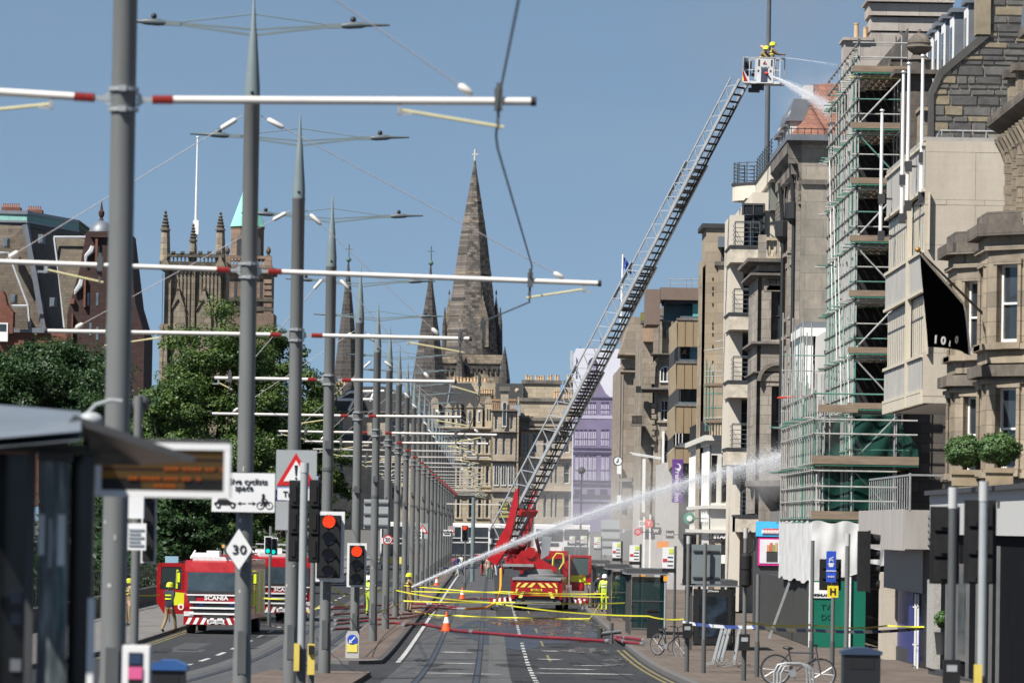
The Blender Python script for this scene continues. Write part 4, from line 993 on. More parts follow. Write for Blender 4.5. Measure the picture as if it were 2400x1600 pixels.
def oriel_house():
 root = thing('oriel_tenement', 'stone tenement with a deep bracketed eaves cornice, oriel bay and red tiled mansard', 'building', (12.8, 215, 0))
 p = PF(root, 215.0); s = streetface(root, 12.8, 233.0)
 ops = [(9.2+3.0*i, z, 1.2, 2.2) for i in range(3) for z in (6, 9.8, 13.4)]
 s.wall(18, 20, ops, S_f, 0.25)
 for o in ops: s.window(*o, 's', fm=M_sashdk); s.surround(*o, S_f, 0.2, 0.1, True)
 for i in range(4): s.box('pilaster', 8.1+3.0*i, 8.6+3.0*i, 5, 19.4, 0, 0.16, S_f)
 a = at(1880, 330, 215)
 b = MB(); b.box(12.8, 22, 215, 215.6, 0, 20.4); b.build('gable', stone('gable_ashlar', (0.38,0.335,0.275), (0.32,0.295,0.25), (0.24,0.21,0.18), 1.5, 0.75, 0.55, (0.10,0.095,0.085), 0.012), root)
 p.rect('string_course', 1878, 422, 1950, 432, S_fd, 0.12, 0.1, 22)
 s.cornice(5, 18, 19.0, S_fd, 0.62, 1.6, dent=0.9);
 b = MB(); b.box(12.15, 22, 214.5, 228, 20.55, 20.8); b.build('eaves_gutter', M_lead, root)
 b = MB(); b.box(12.25, 12.8, 215.02, 215.3, 19.6, 20.5); b.build('cornice_return', S_fd, root)
 s.box('frieze', 0, 18, 17.9, 19.0, 0.0, 0.10, stone('carved_frieze', (0.30,0.265,0.22), (0.16,0.14,0.12), (0.08,0.07,0.06), 0.28, 0.22, 0.5, ms=0.03))
 for yy, zt in ((216.2, 17.5), (224.3, 17.2)):
  b = MB(); b.tube((12.58, yy, 0.2), (12.58, yy, zt), 0.09, n=8); b.lathe([(0.12, 0), (0.32, 0.25), (0.36, 0.9), (0.2, 0.95)], (12.55, yy, zt-0.4), 8); b.path([(12.55, yy, zt+0.4), (12.5, yy, zt+1.2), (12.4, yy, zt+2.2)], 0.09, 6); b.build('rain_pipe', M_iron, root)
 hip = MB(); z0, z1, z2 = 20.8, 23.2, 23.9
 hip.sheet([[(12.3, 214.9, z0), (23, 214.9, z0)], [(13.0, 216.2, 21.6), (23, 216.2, 21.6)], [(13.7, 217.4, z1), (23, 217.4, z1)]])
 hip.sheet([[(12.3, 214.9, z0), (13.0, 216.2, 21.6), (13.7, 217.4, z1)], [(12.3, 228, z0), (13.0, 228, 21.6), (13.7, 228, z1)]])
 hip.sheet([[(13.7, 217.4, z1), (23, 217.4, z1)], [(13.7, 228, z1), (23, 228, z1)]])
 hip.build('mansard_roof', M_tile, root)
 pr = PF(root, 225.0)
 pr.rect('tiled_stack', 1905, 199, 1960, 245, M_tile, 0, 2.0, 24); pr.rect('stack_coping', 1884, 201, 1906, 240, M_rend, 0.1, 1.5)
 pr.poly('dormer_cheek', [(1886, 238), (1960, 238), (1946, 258), (1886, 332)], M_rend, 0.05, 0.3)
 for i in range(4):
  Y = 217.5+i*2.9; px, pt = [(1872, 232), (1864, 246), (1856, 261), (1847, 272)][i]
  c = at(px, pt, Y); x = c.x-0.1
  d = MB(); d.box(x-0.25, x+1.15, Y, Y+1.7, 20.8, c.z-0.5); dm = d.build('dormer', M_rend, root)
  d = MB(); d.box(x-0.42, x+1.2, Y-0.12, Y+1.82, c.z-0.95, c.z-0.8); d.prism([(x-0.3, c.z-0.8), (x+1.2, c.z-0.8), (x+1.2, c.z), (x-0.1, c.z)], Y-0.05, Y+1.75, 'y'); d.build('dormer_roof', M_lead, dm)
  d = MB(); d.box(x-0.28, x-0.255, Y+0.4, Y+1.3, 21.0, c.z-1.1); d.build('dormer_pane', M_glass, dm)
 rl = MB(); rl.bar((12.0, 214.8, 21.05), (16, 214.8, 21.05), 0.03, 0.03)
 for i in range(14): rl.tube((12.05+i*0.28, 214.8, 20.6), (12.05+i*0.28, 214.8, 21.1), 0.015, n=4)
 rl.build('roof_railing', M_iron, root)
 q = PF(root, 225.0); XB, XW = 11.55, 12.79
 b = MB(); b.box(XB+0.02, XW, 225.3, 233, 4.9, 15.6); b.build('bay_core', S_f, root)
 q.wall(1777, 640, 1856, 1240, [(1806, 683, 1836, 796), (1806, 905, 1836, 1068)], S_f, 's', fm=M_sashdk, depth=0.28, sur=S_f, name='bay_wall', t=0.3)
 bs = streetface(root, XB, 233.0); bops = [(1.2+2.6*i, z, 1.3, 2.4) for i in range(2) for z in (6.4, 12.3)]
 bs.wall(8, 10.7, bops, S_f, 0.25, 0, 4.9, 'bay_wall')
 for o in bops: bs.window(*o, 's', fm=M_sashdk)
 for x0, x1, y0, y1 in ((1797, 1845, 674, 680), (1800, 1842, 670, 675)): q.rect('architrave', x0, y0, x1, y1, S_f, 0.1, 0)
 q.rect('carved_panel', 1796, 655, 1848, 668, stone('carved_frieze', (0,0,0), (0,0,0), (0,0,0)), 0.05, 0)
 for py, h, o in ((640, 9, 0.35), (606, 14, 0.5), (800, 9, 0.25), (870, 6, 0.15)):
  zz = at(1776, py+h, 225).z; z9 = at(1776, py, 225).z
  b = MB(); b.box(XB-o, XW, 225-o, 233+o, zz+(z9-zz)*0.4, z9); b.box(XB-o*0.55, XW-.002, 225-o*0.55, 233+o*0.55, zz, zz+(z9-zz)*0.4); b.build('string_course', S_fd, root)
 b = MB(); b.box(XB, XW, 225.05, 233, 15.55, 16.1); b.build('bay_parapet', S_f, root)
 fb = Face(root, (0, 225.0, 0), 0); balusters(fb, XB+0.35, XW-0.1, 16.1, 0.95, pm('balustrade_stone', (0.40,0.34,0.25), 0.9, var=0.35, scale=2), -0.3, 0.0, 0.2)
 b = MB(); b.box(XB, XB+0.35, 225.0, 225.35, 16.1, 17.15); b.build('bay_pier', S_f, root)
 cx, cz = at(1821, 893, 225).x, at(1821, 893, 225).z
 b = MB(); arc = [(cx+0.72*math.cos(t), cz+0.68*math.sin(t)) for t in [math.pi*i/14 for i in range(15)]]; b.prism(arc, 224.85, 225.02, 'y'); b.build('round_pediment', S_f, root)
 b = MB()
 for k in range(14):
  t0, t1 = math.pi*k/14, math.pi*(k+1)/14
  b.prism([(cx+0.72*math.cos(t0), cz+0.68*math.sin(t0)), (cx+0.72*math.cos(t1), cz+0.68*math.sin(t1)), (cx+0.88*math.cos(t1), cz+0.84*math.sin(t1)), (cx+0.88*math.cos(t0), cz+0.84*math.sin(t0))], 224.7, 225.02, 'y')
 b.build('pediment_moulding', S_fd, root)
 b = MB(); b.smooth = True; b.lathe([(0.9, 0), (1.7, 1.0), (1.9, 1.1), (1.9, 1.35), (1.5, 1.4), (1.45, 2.6)], (13.1, 227, 5.0), 20, 1, 2.2); b.build('bow_balcony', S_fd, root)
 b = MB(); b.box(12.2, 14, 214.9, 233, 0, 5.0); b.build('shopfront', pm('shop_grey', (0.17, 0.16, 0.15), 0.7), root)
oriel_house()
def corner_shop():
 root = thing('pilastered_building', 'small white pilastered building between the scaffold and the oriel bay', 'building', (12.95, 200, 0))
 p = PF(root, 206.0)
 b = MB(); b.box(12.9, 20, 200, 214.6, 0, at(1900, 790, 206).z); b.build('wall', M_rend, root)
 p.rect('pilaster', 1878, 785, 1905, 1040, M_white, 0.3, 6); p.rect('cornice', 1874, 770, 1960, 788, M_white, 0.5, 6, 16); p.rect('lead_roof', 1882, 755, 1950, 771, M_lead, 0.2, 6, 16)
 p.rect('window', 1907, 810, 1925, 980, M_glass, 0.02, 0.1)
 for py in (840, 890, 950): p.rect('glazing_bar', 1905, py, 1927, py+5, M_white, 0.06, 0)
 p2 = PF(root, 213.0)
 s = streetface(root, 12.3, 214.5)
 M_cy = pm('sign_cyan', (0.06, 0.42, 0.75), 0.4); M_mag = pm('sign_magenta', (0.6, 0.03, 0.25), 0.4); M_pale = pm('poster_pale', (0.62, 0.62, 0.66), 0.5)
 q = PF(root, 208.0)
 q.rect('shop_sign', 1772, 1222, 1832, 1256, M_cy, 0.1, 0.3); q.rect('poster_frame', 1776, 1259, 1834, 1324, M_mag, 0.06, 0.3); q.rect('poster', 1780, 1264, 1834, 1319, M_pale, 0.08, 0)
 q.rect('basket', 1796, 1292, 1822, 1315, M_dark, 0.1, 0);
 for i, (dx, c) in enumerate(((0, (0.5,0.25,0.1)), (7, (0.5,0.1,0.08)), (13, (0.2,0.3,0.1)), (19, (0.45,0.3,0.15)))): q.rect('printed_goods', 1797+dx, 1276-(i % 2)*5, 1803+dx, 1293, pm('goods%d' % i, c, 0.6), 0.1, 0)
 q.rect('sign_band', 1788, 1238, 1832, 1251, pm('sign_red', (0.5, 0.08, 0.1), 0.4), 0.12, 0); lettering('########', 0.2, M_white, root, at(1812, 1245, 207.85), bold=0.03, name='sign_lettering')
 q.rect('shop_wall', 1766, 1256, 1850, 1480, pm('shop_charcoal', (0.05, 0.05, 0.055), 0.5), -0.05, 1.0)
corner_shop()
M_rw = pm('roughcast_white', (0.56, 0.51, 0.43), 0.85, var=0.07, scale=1.5)
M_marb = pm('veined_panel', (0.52, 0.46, 0.37), 0.6, var=0.4, scale=2.2)
M_rail = pm('railing_grey', (0.07, 0.08, 0.085), 0.5)
def balcony_block():
 root = thing('balcony_block', 'cream modern flats with stacked panelled balconies and a rounded roof terrace', 'building', (11.4, 247, 0))
 YN = 247.0
 b = MB(); b.box(12.62, 24, 252.2, 276, 0, 20.8); b.build('core', M_rw, root)
 b = MB(); b.box(11.42, 12.08, 249.4, 255.5, 8.0, 19.5); b.box(11.86, 12.1, 249.5, 255.4, 0.2, 8.0); b.box(12.0, 12.7, 252.3, 262, 0.2, 19.5); b.build('side_wall', M_rw, root)
 slabs = [21.15, 17.9, 14.65, 11.38, 8.13, 4.9]
 for k, z in enumerate(slabs[1:]):
  p = PF(root, YN)
  b = MB(); xs = 11.33 if z > 5 else 11.86; b.box(xs, 13.4, YN, 252.2, z-0.83, z-0.1); sl = b.build('balcony_front', M_marb, root)
  b = MB(); b.box(xs-0.05, 13.4, YN-0.06, 252.2, z-0.1, z); b.build('balcony_coping', M_dark, sl)
  b = MB()
  x0, x1 = xs+0.22, 12.3
  for x in (x0, x1, 12.75): b.tube((x, YN+0.3, z), (x, YN+0.3, z+1.15), 0.028, n=5)
  b.tube((x0, YN+0.3, z), (x0, 252, z), 0.02, n=4)
  for q in range(5): zz = z+0.2+q*0.22; b.tube((x0, YN+0.3, zz), (12.75, YN+0.3, zz), 0.016, n=4); b.tube((x0, YN+0.3, zz), (x0, 252, zz), 0.016, n=4)
  b.tube((x0, YN+0.3, z+1.15), (12.75, YN+0.3, z+1.15), 0.03, n=5); b.build('railing', M_rail, root)
  if k < 5:
   f = Face(root, (0, 252.0, 0), 0); f.window(12.08, z+0.05, 1.15, 2.3, 'vm', fm=M_sashdk, inset=-0.05)
   b = MB(); b.box(12.15, 12.6, 252.05, 252.15, z+0.3, z+2.2); b.build('curtain', pm('grey_curtain', (0.3, 0.3, 0.3), 0.9, var=0.4, scale=9, stretch=(6,1,0.1)), root)
   b = MB(); b.box(12.35, 12.6, 250.6, 251.2, z, z+0.75); b.box(12.3, 12.65, 250.5, 251.3, z+0.4, z+0.46); b.build('balcony_chair', pm('chair_blue', (0.15, 0.25, 0.33), 0.6), root)
 n = 14; zb, zt = 21.15, 21.95
 arc = [(13.35-1.15*math.sin(math.pi*i/n)*1.0, 265+1.6-3.2*i/n) for i in range(n+1)]
 out = [(24, 266.6), (13.35, 266.6)]+[(13.3-1.1*math.sin(math.pi*i/n), 266.6-3.4*i/n) for i in range(1, n)]+[(13.3, 263.2), (13.25, 247.2), (24, 247.2)]
 b = MB(); b.prism(out, zb, zt, 'z'); b.build('terrace_slab', M_rw, root)
 b = MB(); b.prism([(x-0.06 if x < 20 else x, y) for x, y in out], zt, zt+0.12, 'z'); b.build('terrace_coping', M_dark, root)
 b = MB(); pth = [(x+0.05, y) for x, y in out[1:-1]]
 for q in range(6): b.path([(x, y, zt+0.2+q*0.19) for x, y in pth], 0.02, 4)
 for x, y in pth[::2]: b.tube((x, y, zt), (x, y, zt+1.2), 0.03, n=5)
 for i in range(9): y = 261-i*1.6; b.tube((13.28, y, zt), (13.28, y, zt+1.2), 0.025, n=4)
 b.build('terrace_railing', M_rail, root)
 b = MB(); b.box(13.4, 24, 250, 285, 19.8, 21.2); b.build('upper_storey', pm('upper_grey', (0.16, 0.17, 0.15), 0.7), root)
 b = MB(); b.box(12.75, 13.0, 262, 264, 17.0, 21.15); b.build('terrace_column', M_dark, root)
 b = MB(); e0 = at(1722, 575, 285)
 for q in range(5): b.tube((at(1722, 533+q*9, 285).x, 285, at(1722, 533+q*9, 285).z), (at(1790, 533+q*9, 285).x, 285, at(1790, 533+q*9, 285).z), 0.03, n=4)
 for px in (1722, 1755, 1790): a = at(px, 530, 285); c = at(px, 575, 285); b.tube(a, c, 0.035, n=4)
 b.build('lower_railing', M_rail, root)
balcony_block()
_m0, _m1 = at(1804, -30, 262), at(1796, 380, 262)
t = thing('mast', 'tall dark grey mast standing on the roof terrace', 'mast', (_m0.x, 262, 21.9))
b = MB(); b.smooth = True; b.tube((_m0.x-0.02, 262, 20.0), (_m0.x-0.02, 262, _m0.z), 0.15, 0.11, 12); b.build('shaft', pm('mast_grey', (0.10, 0.11, 0.12), 0.45), t)
b = MB(); b.lathe([(0.3, 0), (0.3, 0.06), (0.19, 0.1), (0.17, 0.4)], (_m0.x-0.02, 262, 21.97), 12); b.build('base_plate', M_dark, t)
S_d = stone('buff_ashlar', (0.37, 0.305, 0.225), (0.33, 0.275, 0.205), (0.22, 0.18, 0.135), 1.8, 0.6, 0.4, (0.16, 0.135, 0.105), 0.012)
def buff_tower():
 root = thing('buff_tenement', 'tall plain buff stone building above the white shop bay', 'building', (12.15, 296, 0))
 p = PF(root, 300.0)
 p.rect('wall', 1648, 530, 1780, 1030, S_d, 0, 6, 25)
 p.rect('parapet', 1645, 526, 1790, 534, M_dark, 0.15, 6, 25)
 p.rect('stair_tower', 1676, 622, 1790, 1030, S_d, 1.2, 1, 25); p.rect('tower_coping', 1674, 617, 1790, 624, S_fd, 1.35, 1, 25)
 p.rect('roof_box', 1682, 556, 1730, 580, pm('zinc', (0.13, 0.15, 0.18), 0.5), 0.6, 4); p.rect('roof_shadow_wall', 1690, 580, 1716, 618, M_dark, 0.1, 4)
 for i, py in enumerate((650, 672, 685, 710, 755, 765, 780, 808, 845, 872, 892)): p.rect('slit_window', 1669, py, 1672, py+7, M_glass, 0.03, 0.1)
 s = streetface(root, 12.14, 306)
 ops = [(2.4, z, 1.2, 2.0) for z in (6, 9.5, 13, 16.5)]
 s.wall(6, 20, ops, S_d, 0.25, 0, 0, 'street_wall')
 for o in ops: s.window(*o, 's', fm=M_sashdk)
 q = PF(root, 290.0); M_sw = pm('shop_cream', (0.58, 0.56, 0.51), 0.7, var=0.08)
 q.wall(1664, 1032, 1750, 1262, [(1666, 1066, 1682, 1178), (1690, 1070, 1722, 1178)], M_sw, '', fm=M_sw, depth=0.35, name='bay_wall')
 b = MB(); x0 = at(1664, 1100, 290).x; b.box(x0+0.05, 20, 290.4, 318, 0, at(1664, 1032, 290).z); b.build('bay_core', M_sw, root)
 ss = streetface(root, x0, 319.0); zt = at(1664, 1032, 290).z
 for i in range(9): ss.box('pilaster', 1.0+3.2*i, 1.7+3.2*i, 4.6, zt-0.6, 0, 0.12, M_white)
 wops = [(1.9+3.2*i, 5.6, 2.0, 2.6) for i in range(8)]
 ss.wall(29, zt, wops, M_sw, 0.2)
 for o in wops: ss.window(*o, 'v', fm=M_sw)
 b = MB(); b.box(x0-0.35, 20, 289.6, 319, zt, zt+0.3); b.box(x0-0.15, 20, 289.8, 319, zt-0.25, zt); b.build('bay_cornice', M_sw, root)
 zs = at(1664, 1185, 290).z; b = MB(); b.box(x0-0.2, 20, 289.7, 319, zs-0.15, zs+0.05); b.build('sill_course', M_sw, root)
 zf = at(1664, 1240, 290).z; b = MB(); b.box(x0-0.25, 20, 289.7, 319, zf-0.2, zf); b.build('fascia_course', M_sw, root)
 q.rect('shop_fascia', 1668, 1243, 1735, 1268, pm('fascia_dark', (0.06, 0.06, 0.06), 0.5), 0.1, 0.1)
 lettering('STARBU', 0.33, M_white, root, at(1697, 1257, 289.8), bold=0.05, name='sign_lettering')
 q.rect('shop_door', 1690, 1275, 1722, 1400, M_glass, 0.02, 0.2); q.rect('shop_pilaster', 1674, 1268, 1690, 1400, pm('tan_pier', (0.45, 0.36, 0.25), 0.8), 0.05, 0.3); q.rect('shop_grille', 1690, 1300, 1722, 1320, M_white, 0.06, 0)
 b = MB(); zr = zt+0.3
 for i in range(26): y = 289.9+i*1.1; b.tube((x0-0.1, y, zr), (x0-0.1, y, zr+0.95), 0.03, n=4)
 for i in range(11): x = x0+i*0.16; b.tube((x, 289.9, zr), (x, 289.9, zr+0.95), 0.025, n=4)
 b.bar((x0-0.1, 289.9, zr+0.95), (x0-0.1, 318, zr+0.95), 0.06, 0.06); b.bar((x0-0.1, 289.9, zr+0.95), (x0+1.7, 289.9, zr+0.95), 0.06, 0.06); b.build('iron_railing', M_iron, root)
buff_tower()
def tower_scaffold():
 t = thing('tower_scaffold', 'small green tube scaffold tower on the balcony above the cream shop bay', 'scaffold', at(1678, 1000, 288)-Vector((0,0,0.3)))
 rr = random.Random(21); Y = 288.5
 def T(a, b, m, r=0.035): q = MB(); q.tube(a, b, r, n=5, caps=False); q.build('tube', m, t)
 for px in (1656, 1663, 1672, 1700, 1704):
  T(at(px, 835+rr.random()*40, Y), at(px-3, 1010, Y), rr.choice([M_tube, M_tubeg])); T(at(px+1, 850, Y+3), at(px-2, 1010, Y+3), M_tube)
 for py in (870, 882, 905, 922, 956, 980, 995): T(at(1652, py, Y), at(1706, py-1, Y), rr.choice([M_tube, M_tubeg, M_tubeg]))
 for py in (898, 984):
  a = at(1654, py+6, Y); c = at(1706, py, Y); b = MB(); b.box(a.x, c.x, Y-0.1, Y+3, a.z, c.z); b.build('platform', M_plank, t)
 T(at(1676, 801, Y), at(1706, 796, Y), M_tube); T(at(1650, 822, Y), at(1706, 815, Y), M_tube)
tower_scaffold()
M_bronze = pm('bronze_cladding', (0.26, 0.19, 0.11), 0.6, var=0.15, scale=1.2, stretch=(3, 3, 0.3))
def bronze_flats():
 root = thing('bronze_clad_block', 'stepped block clad in brown panels with open balconies beside the buff tower', 'building', (12, 340, 0))
 p = PF(root, 340.0)
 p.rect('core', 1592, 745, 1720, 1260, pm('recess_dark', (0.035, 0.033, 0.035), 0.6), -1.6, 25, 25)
 for py0, py1, sh in ((750, 812, 0), (851, 911, -2), (951, 1015, -4), (1048, 1085, -5)):
  for k in range(3): p.rect('parapet_panel', 1588+sh+k*18.6, py0, 1588+sh+k*18.6+18.2, py1, M_bronze, 0.0, 0.3)
  p.rect('parapet_cap', 1586+sh, py0-4, 1646+sh, py0, S_fd, 0.06, 0.4)
  p.poly('parapet_return', [(1586+sh, py0), (1587+sh, py1), (1574+sh, py1+14), (1572+sh, py0+14)], pm('bronze_side', (0.30, 0.24, 0.16), 0.6), -0.05, 4)
  p.rect('balcony_glass', 1594+sh, py0-9, 1640, py0-4, M_glassl, 0, 0.05)
 p.rect('balcony_window', 1618, 813, 1642, 850, pm('sky_glass', (0.10, 0.22, 0.3), 0.08), -1.2, 2); p.rect('balcony_window', 1596, 912, 1622, 948, M_glass, -1.2, 2); p.rect('balcony_window', 1580, 1016, 1620, 1048, M_glass, -1.2, 2)
 for px in (1583, 1590, 1598): p.rect('white_mullion', px, 1012, px+2, 1048, M_white, 0.0, 0.1)
 M_ph = pm('penthouse_stone', (0.165, 0.12, 0.095), 0.7, var=0.12)
 h = PF(root, 346.0)
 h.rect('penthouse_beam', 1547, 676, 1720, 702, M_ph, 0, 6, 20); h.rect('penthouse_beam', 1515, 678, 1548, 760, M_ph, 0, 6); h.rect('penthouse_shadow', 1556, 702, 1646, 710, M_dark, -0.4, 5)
 h.rect('penthouse_window', 1558, 708, 1646, 748, pm('sky_glass', (0,0,0)), -2.5, 3)
 h.rect('copper_box', 1624, 694, 1650, 745, pm('verdigris', (0.13, 0.42, 0.36), 0.7, var=0.15), -0.5, 3); h.rect('copper_cap', 1621, 688, 1652, 695, pm('verdigris', (0,0,0)), -0.3, 3)
 b = MB()
 for px in (1570, 1608, 1621, 1636): b.tube(at(px, 654, 347), at(px, 676, 347), 0.025, n=4)
 for py in (655, 665): b.tube(at(1567, py, 347), at(1660, py, 347), 0.025, n=4)
 b.build('roof_railing', M_galv, root)
 p.rect('shop_wall', 1555, 1085, 1720, 1420, pm('shop_pale', (0.42, 0.40, 0.38), 0.8), -2, 20, 25)
bronze_flats()
def ornate():
 root = thing('ornate_tenement', 'ornate Victorian stone building with an aedicule gable and arched window', 'building', (11, 385, 0))
 p = PF(root, 385.0); S = stone('ornate_stone', (0.37, 0.315, 0.245), (0.32, 0.275, 0.215), (0.16, 0.135, 0.105), 1.4, 0.5, 0.6, (0.09, 0.08, 0.07), 0.012)
 p.wall(1528, 830, 1600, 1240, [(1548, 938, 1574, 985), (1548, 1030, 1574, 1090)], S, 'sw', fm=M_sash, sur=S, t=0.2)
 p.rect('side_wall', 1500, 780, 1532, 1240, S, -0.6, 20); p.rect('core', 1530, 840, 1600, 1240, S, -0.5, 20)
 c = at(1559, 896, 385); z1 = at(1559, 858, 385).z; arch_window(root, c.x, 384.98, c.z, 26*385/FPX, z1-c.z, M_sash)
 p.poly('gable_top', [(1538, 740), (1540, 733), (1552, 718), (1560, 716), (1575, 720), (1589, 737), (1589, 742)], S, 0.5, 1.5)
 p.rect('gable_body', 1545, 742, 1584, 828, S, -0.2, 1.5)
 for px in (1545, 1572): p.rect('column', px, 746, px+6, 826, S, 0.35, 0); p.rect('capital', px-2, 740, px+8, 748, S, 0.45, 0)
 p.rect('gable_window', 1557, 756, 1566, 790, M_glass, 0.03, 0)
 p.cornice(1527, 1590, 828, S_fd, 0.8, 7); p.cornice(1502, 1584, 908, S_fd, 1.0, 12, 0.5); p.rect('string_course', 1520, 915, 1580, 920, S, 0.5, 0)
 p.poly('scroll', [(1524, 900), (1524, 868), (1532, 848), (1542, 832), (1546, 836), (1536, 860), (1534, 900)], S, 0.3, 0.5)
 p.rect('mossy_stack', 1503, 732, 1534, 752, pm('moss', (0.16, 0.15, 0.03), 0.95, var=0.5, scale=3), 0.1, 3); p.rect('stack', 1508, 752, 1532, 800, pm('pink_stack', (0.33, 0.22, 0.15), 0.9, var=0.2), 0, 3); p.rect('stack_cap', 1503, 751, 1534, 757, S_fd, 0.2, 3)
 for i in range(8): p.rect('quoin', 1527, 945+i*13, 1534 if i % 2 else 1538, 955+i*13, S, 0.25, 0)
 b = MB()
 for px in range(1482, 1504, 3): b.tube(at(px, 975, 384), at(px, 992, 384), 0.04, n=4)
 b.bar(at(1480, 975, 384), at(1505, 975, 384), 0.08, 0.08); b.build('iron_balcony', M_iron, root)
 p.rect('balcony_slab', 1478, 992, 1510, 998, S_fd, 1.0, 0.5); p.rect('lamp_stand', 1490, 905, 1502, 920, M_iron, 0.5, 0)
 for i in range(3): p.rect('rusticated_pier', 1535+i*28, 1095, 1542+i*28, 1240, S, 0.3, 0)
 p.rect('shop', 1490, 1150, 1600, 1330, pm('shop_pale', (0,0,0)), -1, 10)
 for px in (1506, 1520, 1545): p.rect('shop_column', px, 1205, px+6, 1330, M_white, 0.3, 0)
 for px, py0, py1 in ((1548, 1010, 1240), (1504, 1075, 1200)): p.rect('white_pilaster', px, py0, px+9, py1, M_white, 0.5, 0)
 b = MB(); b.bar(at(1476, 1060, 383), at(1550, 1072, 383), 0.07, 0.07); b.bar(at(1482, 1064, 383), at(1550, 1075, 383), 0.07, 0.07); b.build('awning_arm', M_white, root)
ornate()
def brown_store():
 root = thing('brown_store', 'plain brown stone department store with a deep cornice behind the ornate building', 'building', (11, 440, 0))
 p = PF(root, 440.0); S = stone('brown_ashlar', (0.31, 0.26, 0.205), (0.285, 0.24, 0.19), (0.17, 0.145, 0.115), 1.5, 0.7, 0.4, (0.12,0.10,0.085), 0.015)
 p.rect('wall', 1456, 850, 1530, 1240, S, 0, 40, 24); p.rect('attic', 1474, 742, 1530, 830, S, -1, 30, 24)
 p.poly('attic_slope', [(1452, 830), (1474, 760), (1490, 742), (1510, 742), (1510, 830)], S, -0.9, 10)
 p.cornice(1448, 1508, 828, S, 1.2, 12); p.rect('cornice_block', 1456, 842, 1500, 864, S, 0.25, 1); p.cornice(1454, 1500, 868, S, 0.6, 10)
 p.rect('pilaster', 1480, 880, 1500, 1210, S, 0.3, 0); p.rect('string_course', 1450, 1120, 1500, 1128, S, 0.3, 0)
 p.rect('downpipe', 1452, 880, 1455, 1200, M_dark, 0.2, 0)
 c = at(1448, 1080, 438)
 b = MB(); b.tube((c.x, 437.6, c.z), (c.x, 438.4, c.z), 0.4, n=20); b.build('clock_case', M_iron, root)
 b = MB(); b.tube((c.x, 437.52, c.z), (c.x, 437.6, c.z), 0.33, n=20); b.build('clock_face', M_white, root)
 b = MB(); b.bar((c.x, 437.5, c.z), (c.x, 437.5, c.z+0.24), 0.05, 0.06); b.bar((c.x, 437.5, c.z), (c.x-0.16, 437.5, c.z-0.1), 0.05, 0.06); b.build('clock_hand', M_black, root)
 for py in (1030, 1100): p.rect('shop_sign', 1446, py+60, 1456, py+80, M_white, 0.5, 0)
brown_store()
a = at(1456, 742, 445); c = at(1460, 596, 445)
t = thing('roof_flag', 'blue and purple flag on a white pole above the brown store', 'flag', (a.x, 445, a.z-0.5))
b = MB(); b.smooth = True; b.tube((a.x, 445, a.z-0.5), (c.x, 445, c.z), 0.12, 0.07, 8); b.build('pole', M_white, t)
rows = []; A, B_, C_, D = at(1461, 602, 445), at(1481, 622, 445), at(1480, 643, 445), at(1461, 636, 445)
for j in range(9): rows.append([(A.lerp(B_, i/12).lerp(D.lerp(C_, i/12), j/8))+Vector((0, 0.25*math.sin(i*1.1+j*0.4), 0.06*math.sin(i*0.9))) for i in range(13)])
b = MB(); b.smooth = True; b.sheet(rows)
m, nt, bb, out = _new('flag_blue'); g = N(nt, 'NewGeometry'); n_ = N(nt, 'TexNoise', i_Scale=1.6, i_Detail=2.0); L(nt, g.outputs['Position'], n_.inputs['Vector'])
cr = N(nt, 'ValToRGB'); e = cr.color_ramp.elements; e[0].position = 0.4; e[0].color = (0.06, 0.03, 0.16, 1); e[1].position = 0.6; e[1].color = (0.06, 0.2, 0.55, 1); e2 = cr.color_ramp.elements.new(0.7); e2.color = (0.45, 0.55, 0.75, 1)
L(nt, n_.outputs[0], cr.inputs[0]); L(nt, cr.outputs[0], bb.inputs['Base Color']); b.build('cloth', m, t)
S_cath = stone('cathedral_stone', (0.21, 0.18, 0.155), (0.055, 0.053, 0.053), (0.05, 0.045, 0.04), 0.85, 0.55, 0.5, (0.045, 0.042, 0.04), 0.03, 0.95, 0.1, 0.0)
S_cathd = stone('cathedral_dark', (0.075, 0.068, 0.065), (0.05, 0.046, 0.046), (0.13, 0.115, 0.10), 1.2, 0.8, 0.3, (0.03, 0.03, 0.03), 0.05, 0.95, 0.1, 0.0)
S_cathl = stone('cathedral_pale', (0.34, 0.275, 0.2), (0.19, 0.165, 0.135), (0.1, 0.085, 0.07), 0.9, 0.6, 0.5, (0.06, 0.055, 0.05), 0.03, 0.95, 0.15, 0.0)
def spire_part(root, name, prof, Y, mat, n=8, rot=math.pi/8, cx=None, sm=False):
 """prof: (px centre, py, half-width px) from the top down"""
 b = MB(); s = Y/FPX; pts = [(at(p[0], p[1], Y), p[2]*s) for p in prof]
 c = sum(p[0].x for p in pts)/len(pts) if cx is None else cx
 b.lathe([(r/math.cos(math.pi/n) if n > 4 else r*1.414, p.z) for p, r in reversed(pts)], (c, Y, 0), n, rot=rot); b.smooth = sm
 return b.build(name, mat, root)
def gablet(root, px, py_top, py_eave, py_bot, hw, Y, depth, mat, name='gablet', win=True):
 p = PF(root, Y)
 o = p.poly(name, [(px-hw, py_bot), (px+hw, py_bot), (px+hw, py_eave), (px, py_top), (px-hw, py_eave)], mat, 0, depth)
 if win:
  c = at(px, py_bot-4, Y); z1 = at(px, py_eave-2, Y).z
  b = MB(); w = hw*0.42*Y/FPX
  b.prism([(c.x-w, c.z), (c.x+w, c.z), (c.x+w, z1-w), (c.x, z1+w*0.8), (c.x-w, z1-w)], Y-0.06, Y+0.02, 'y'); b.build('lancet', M_dark, o)
 return o
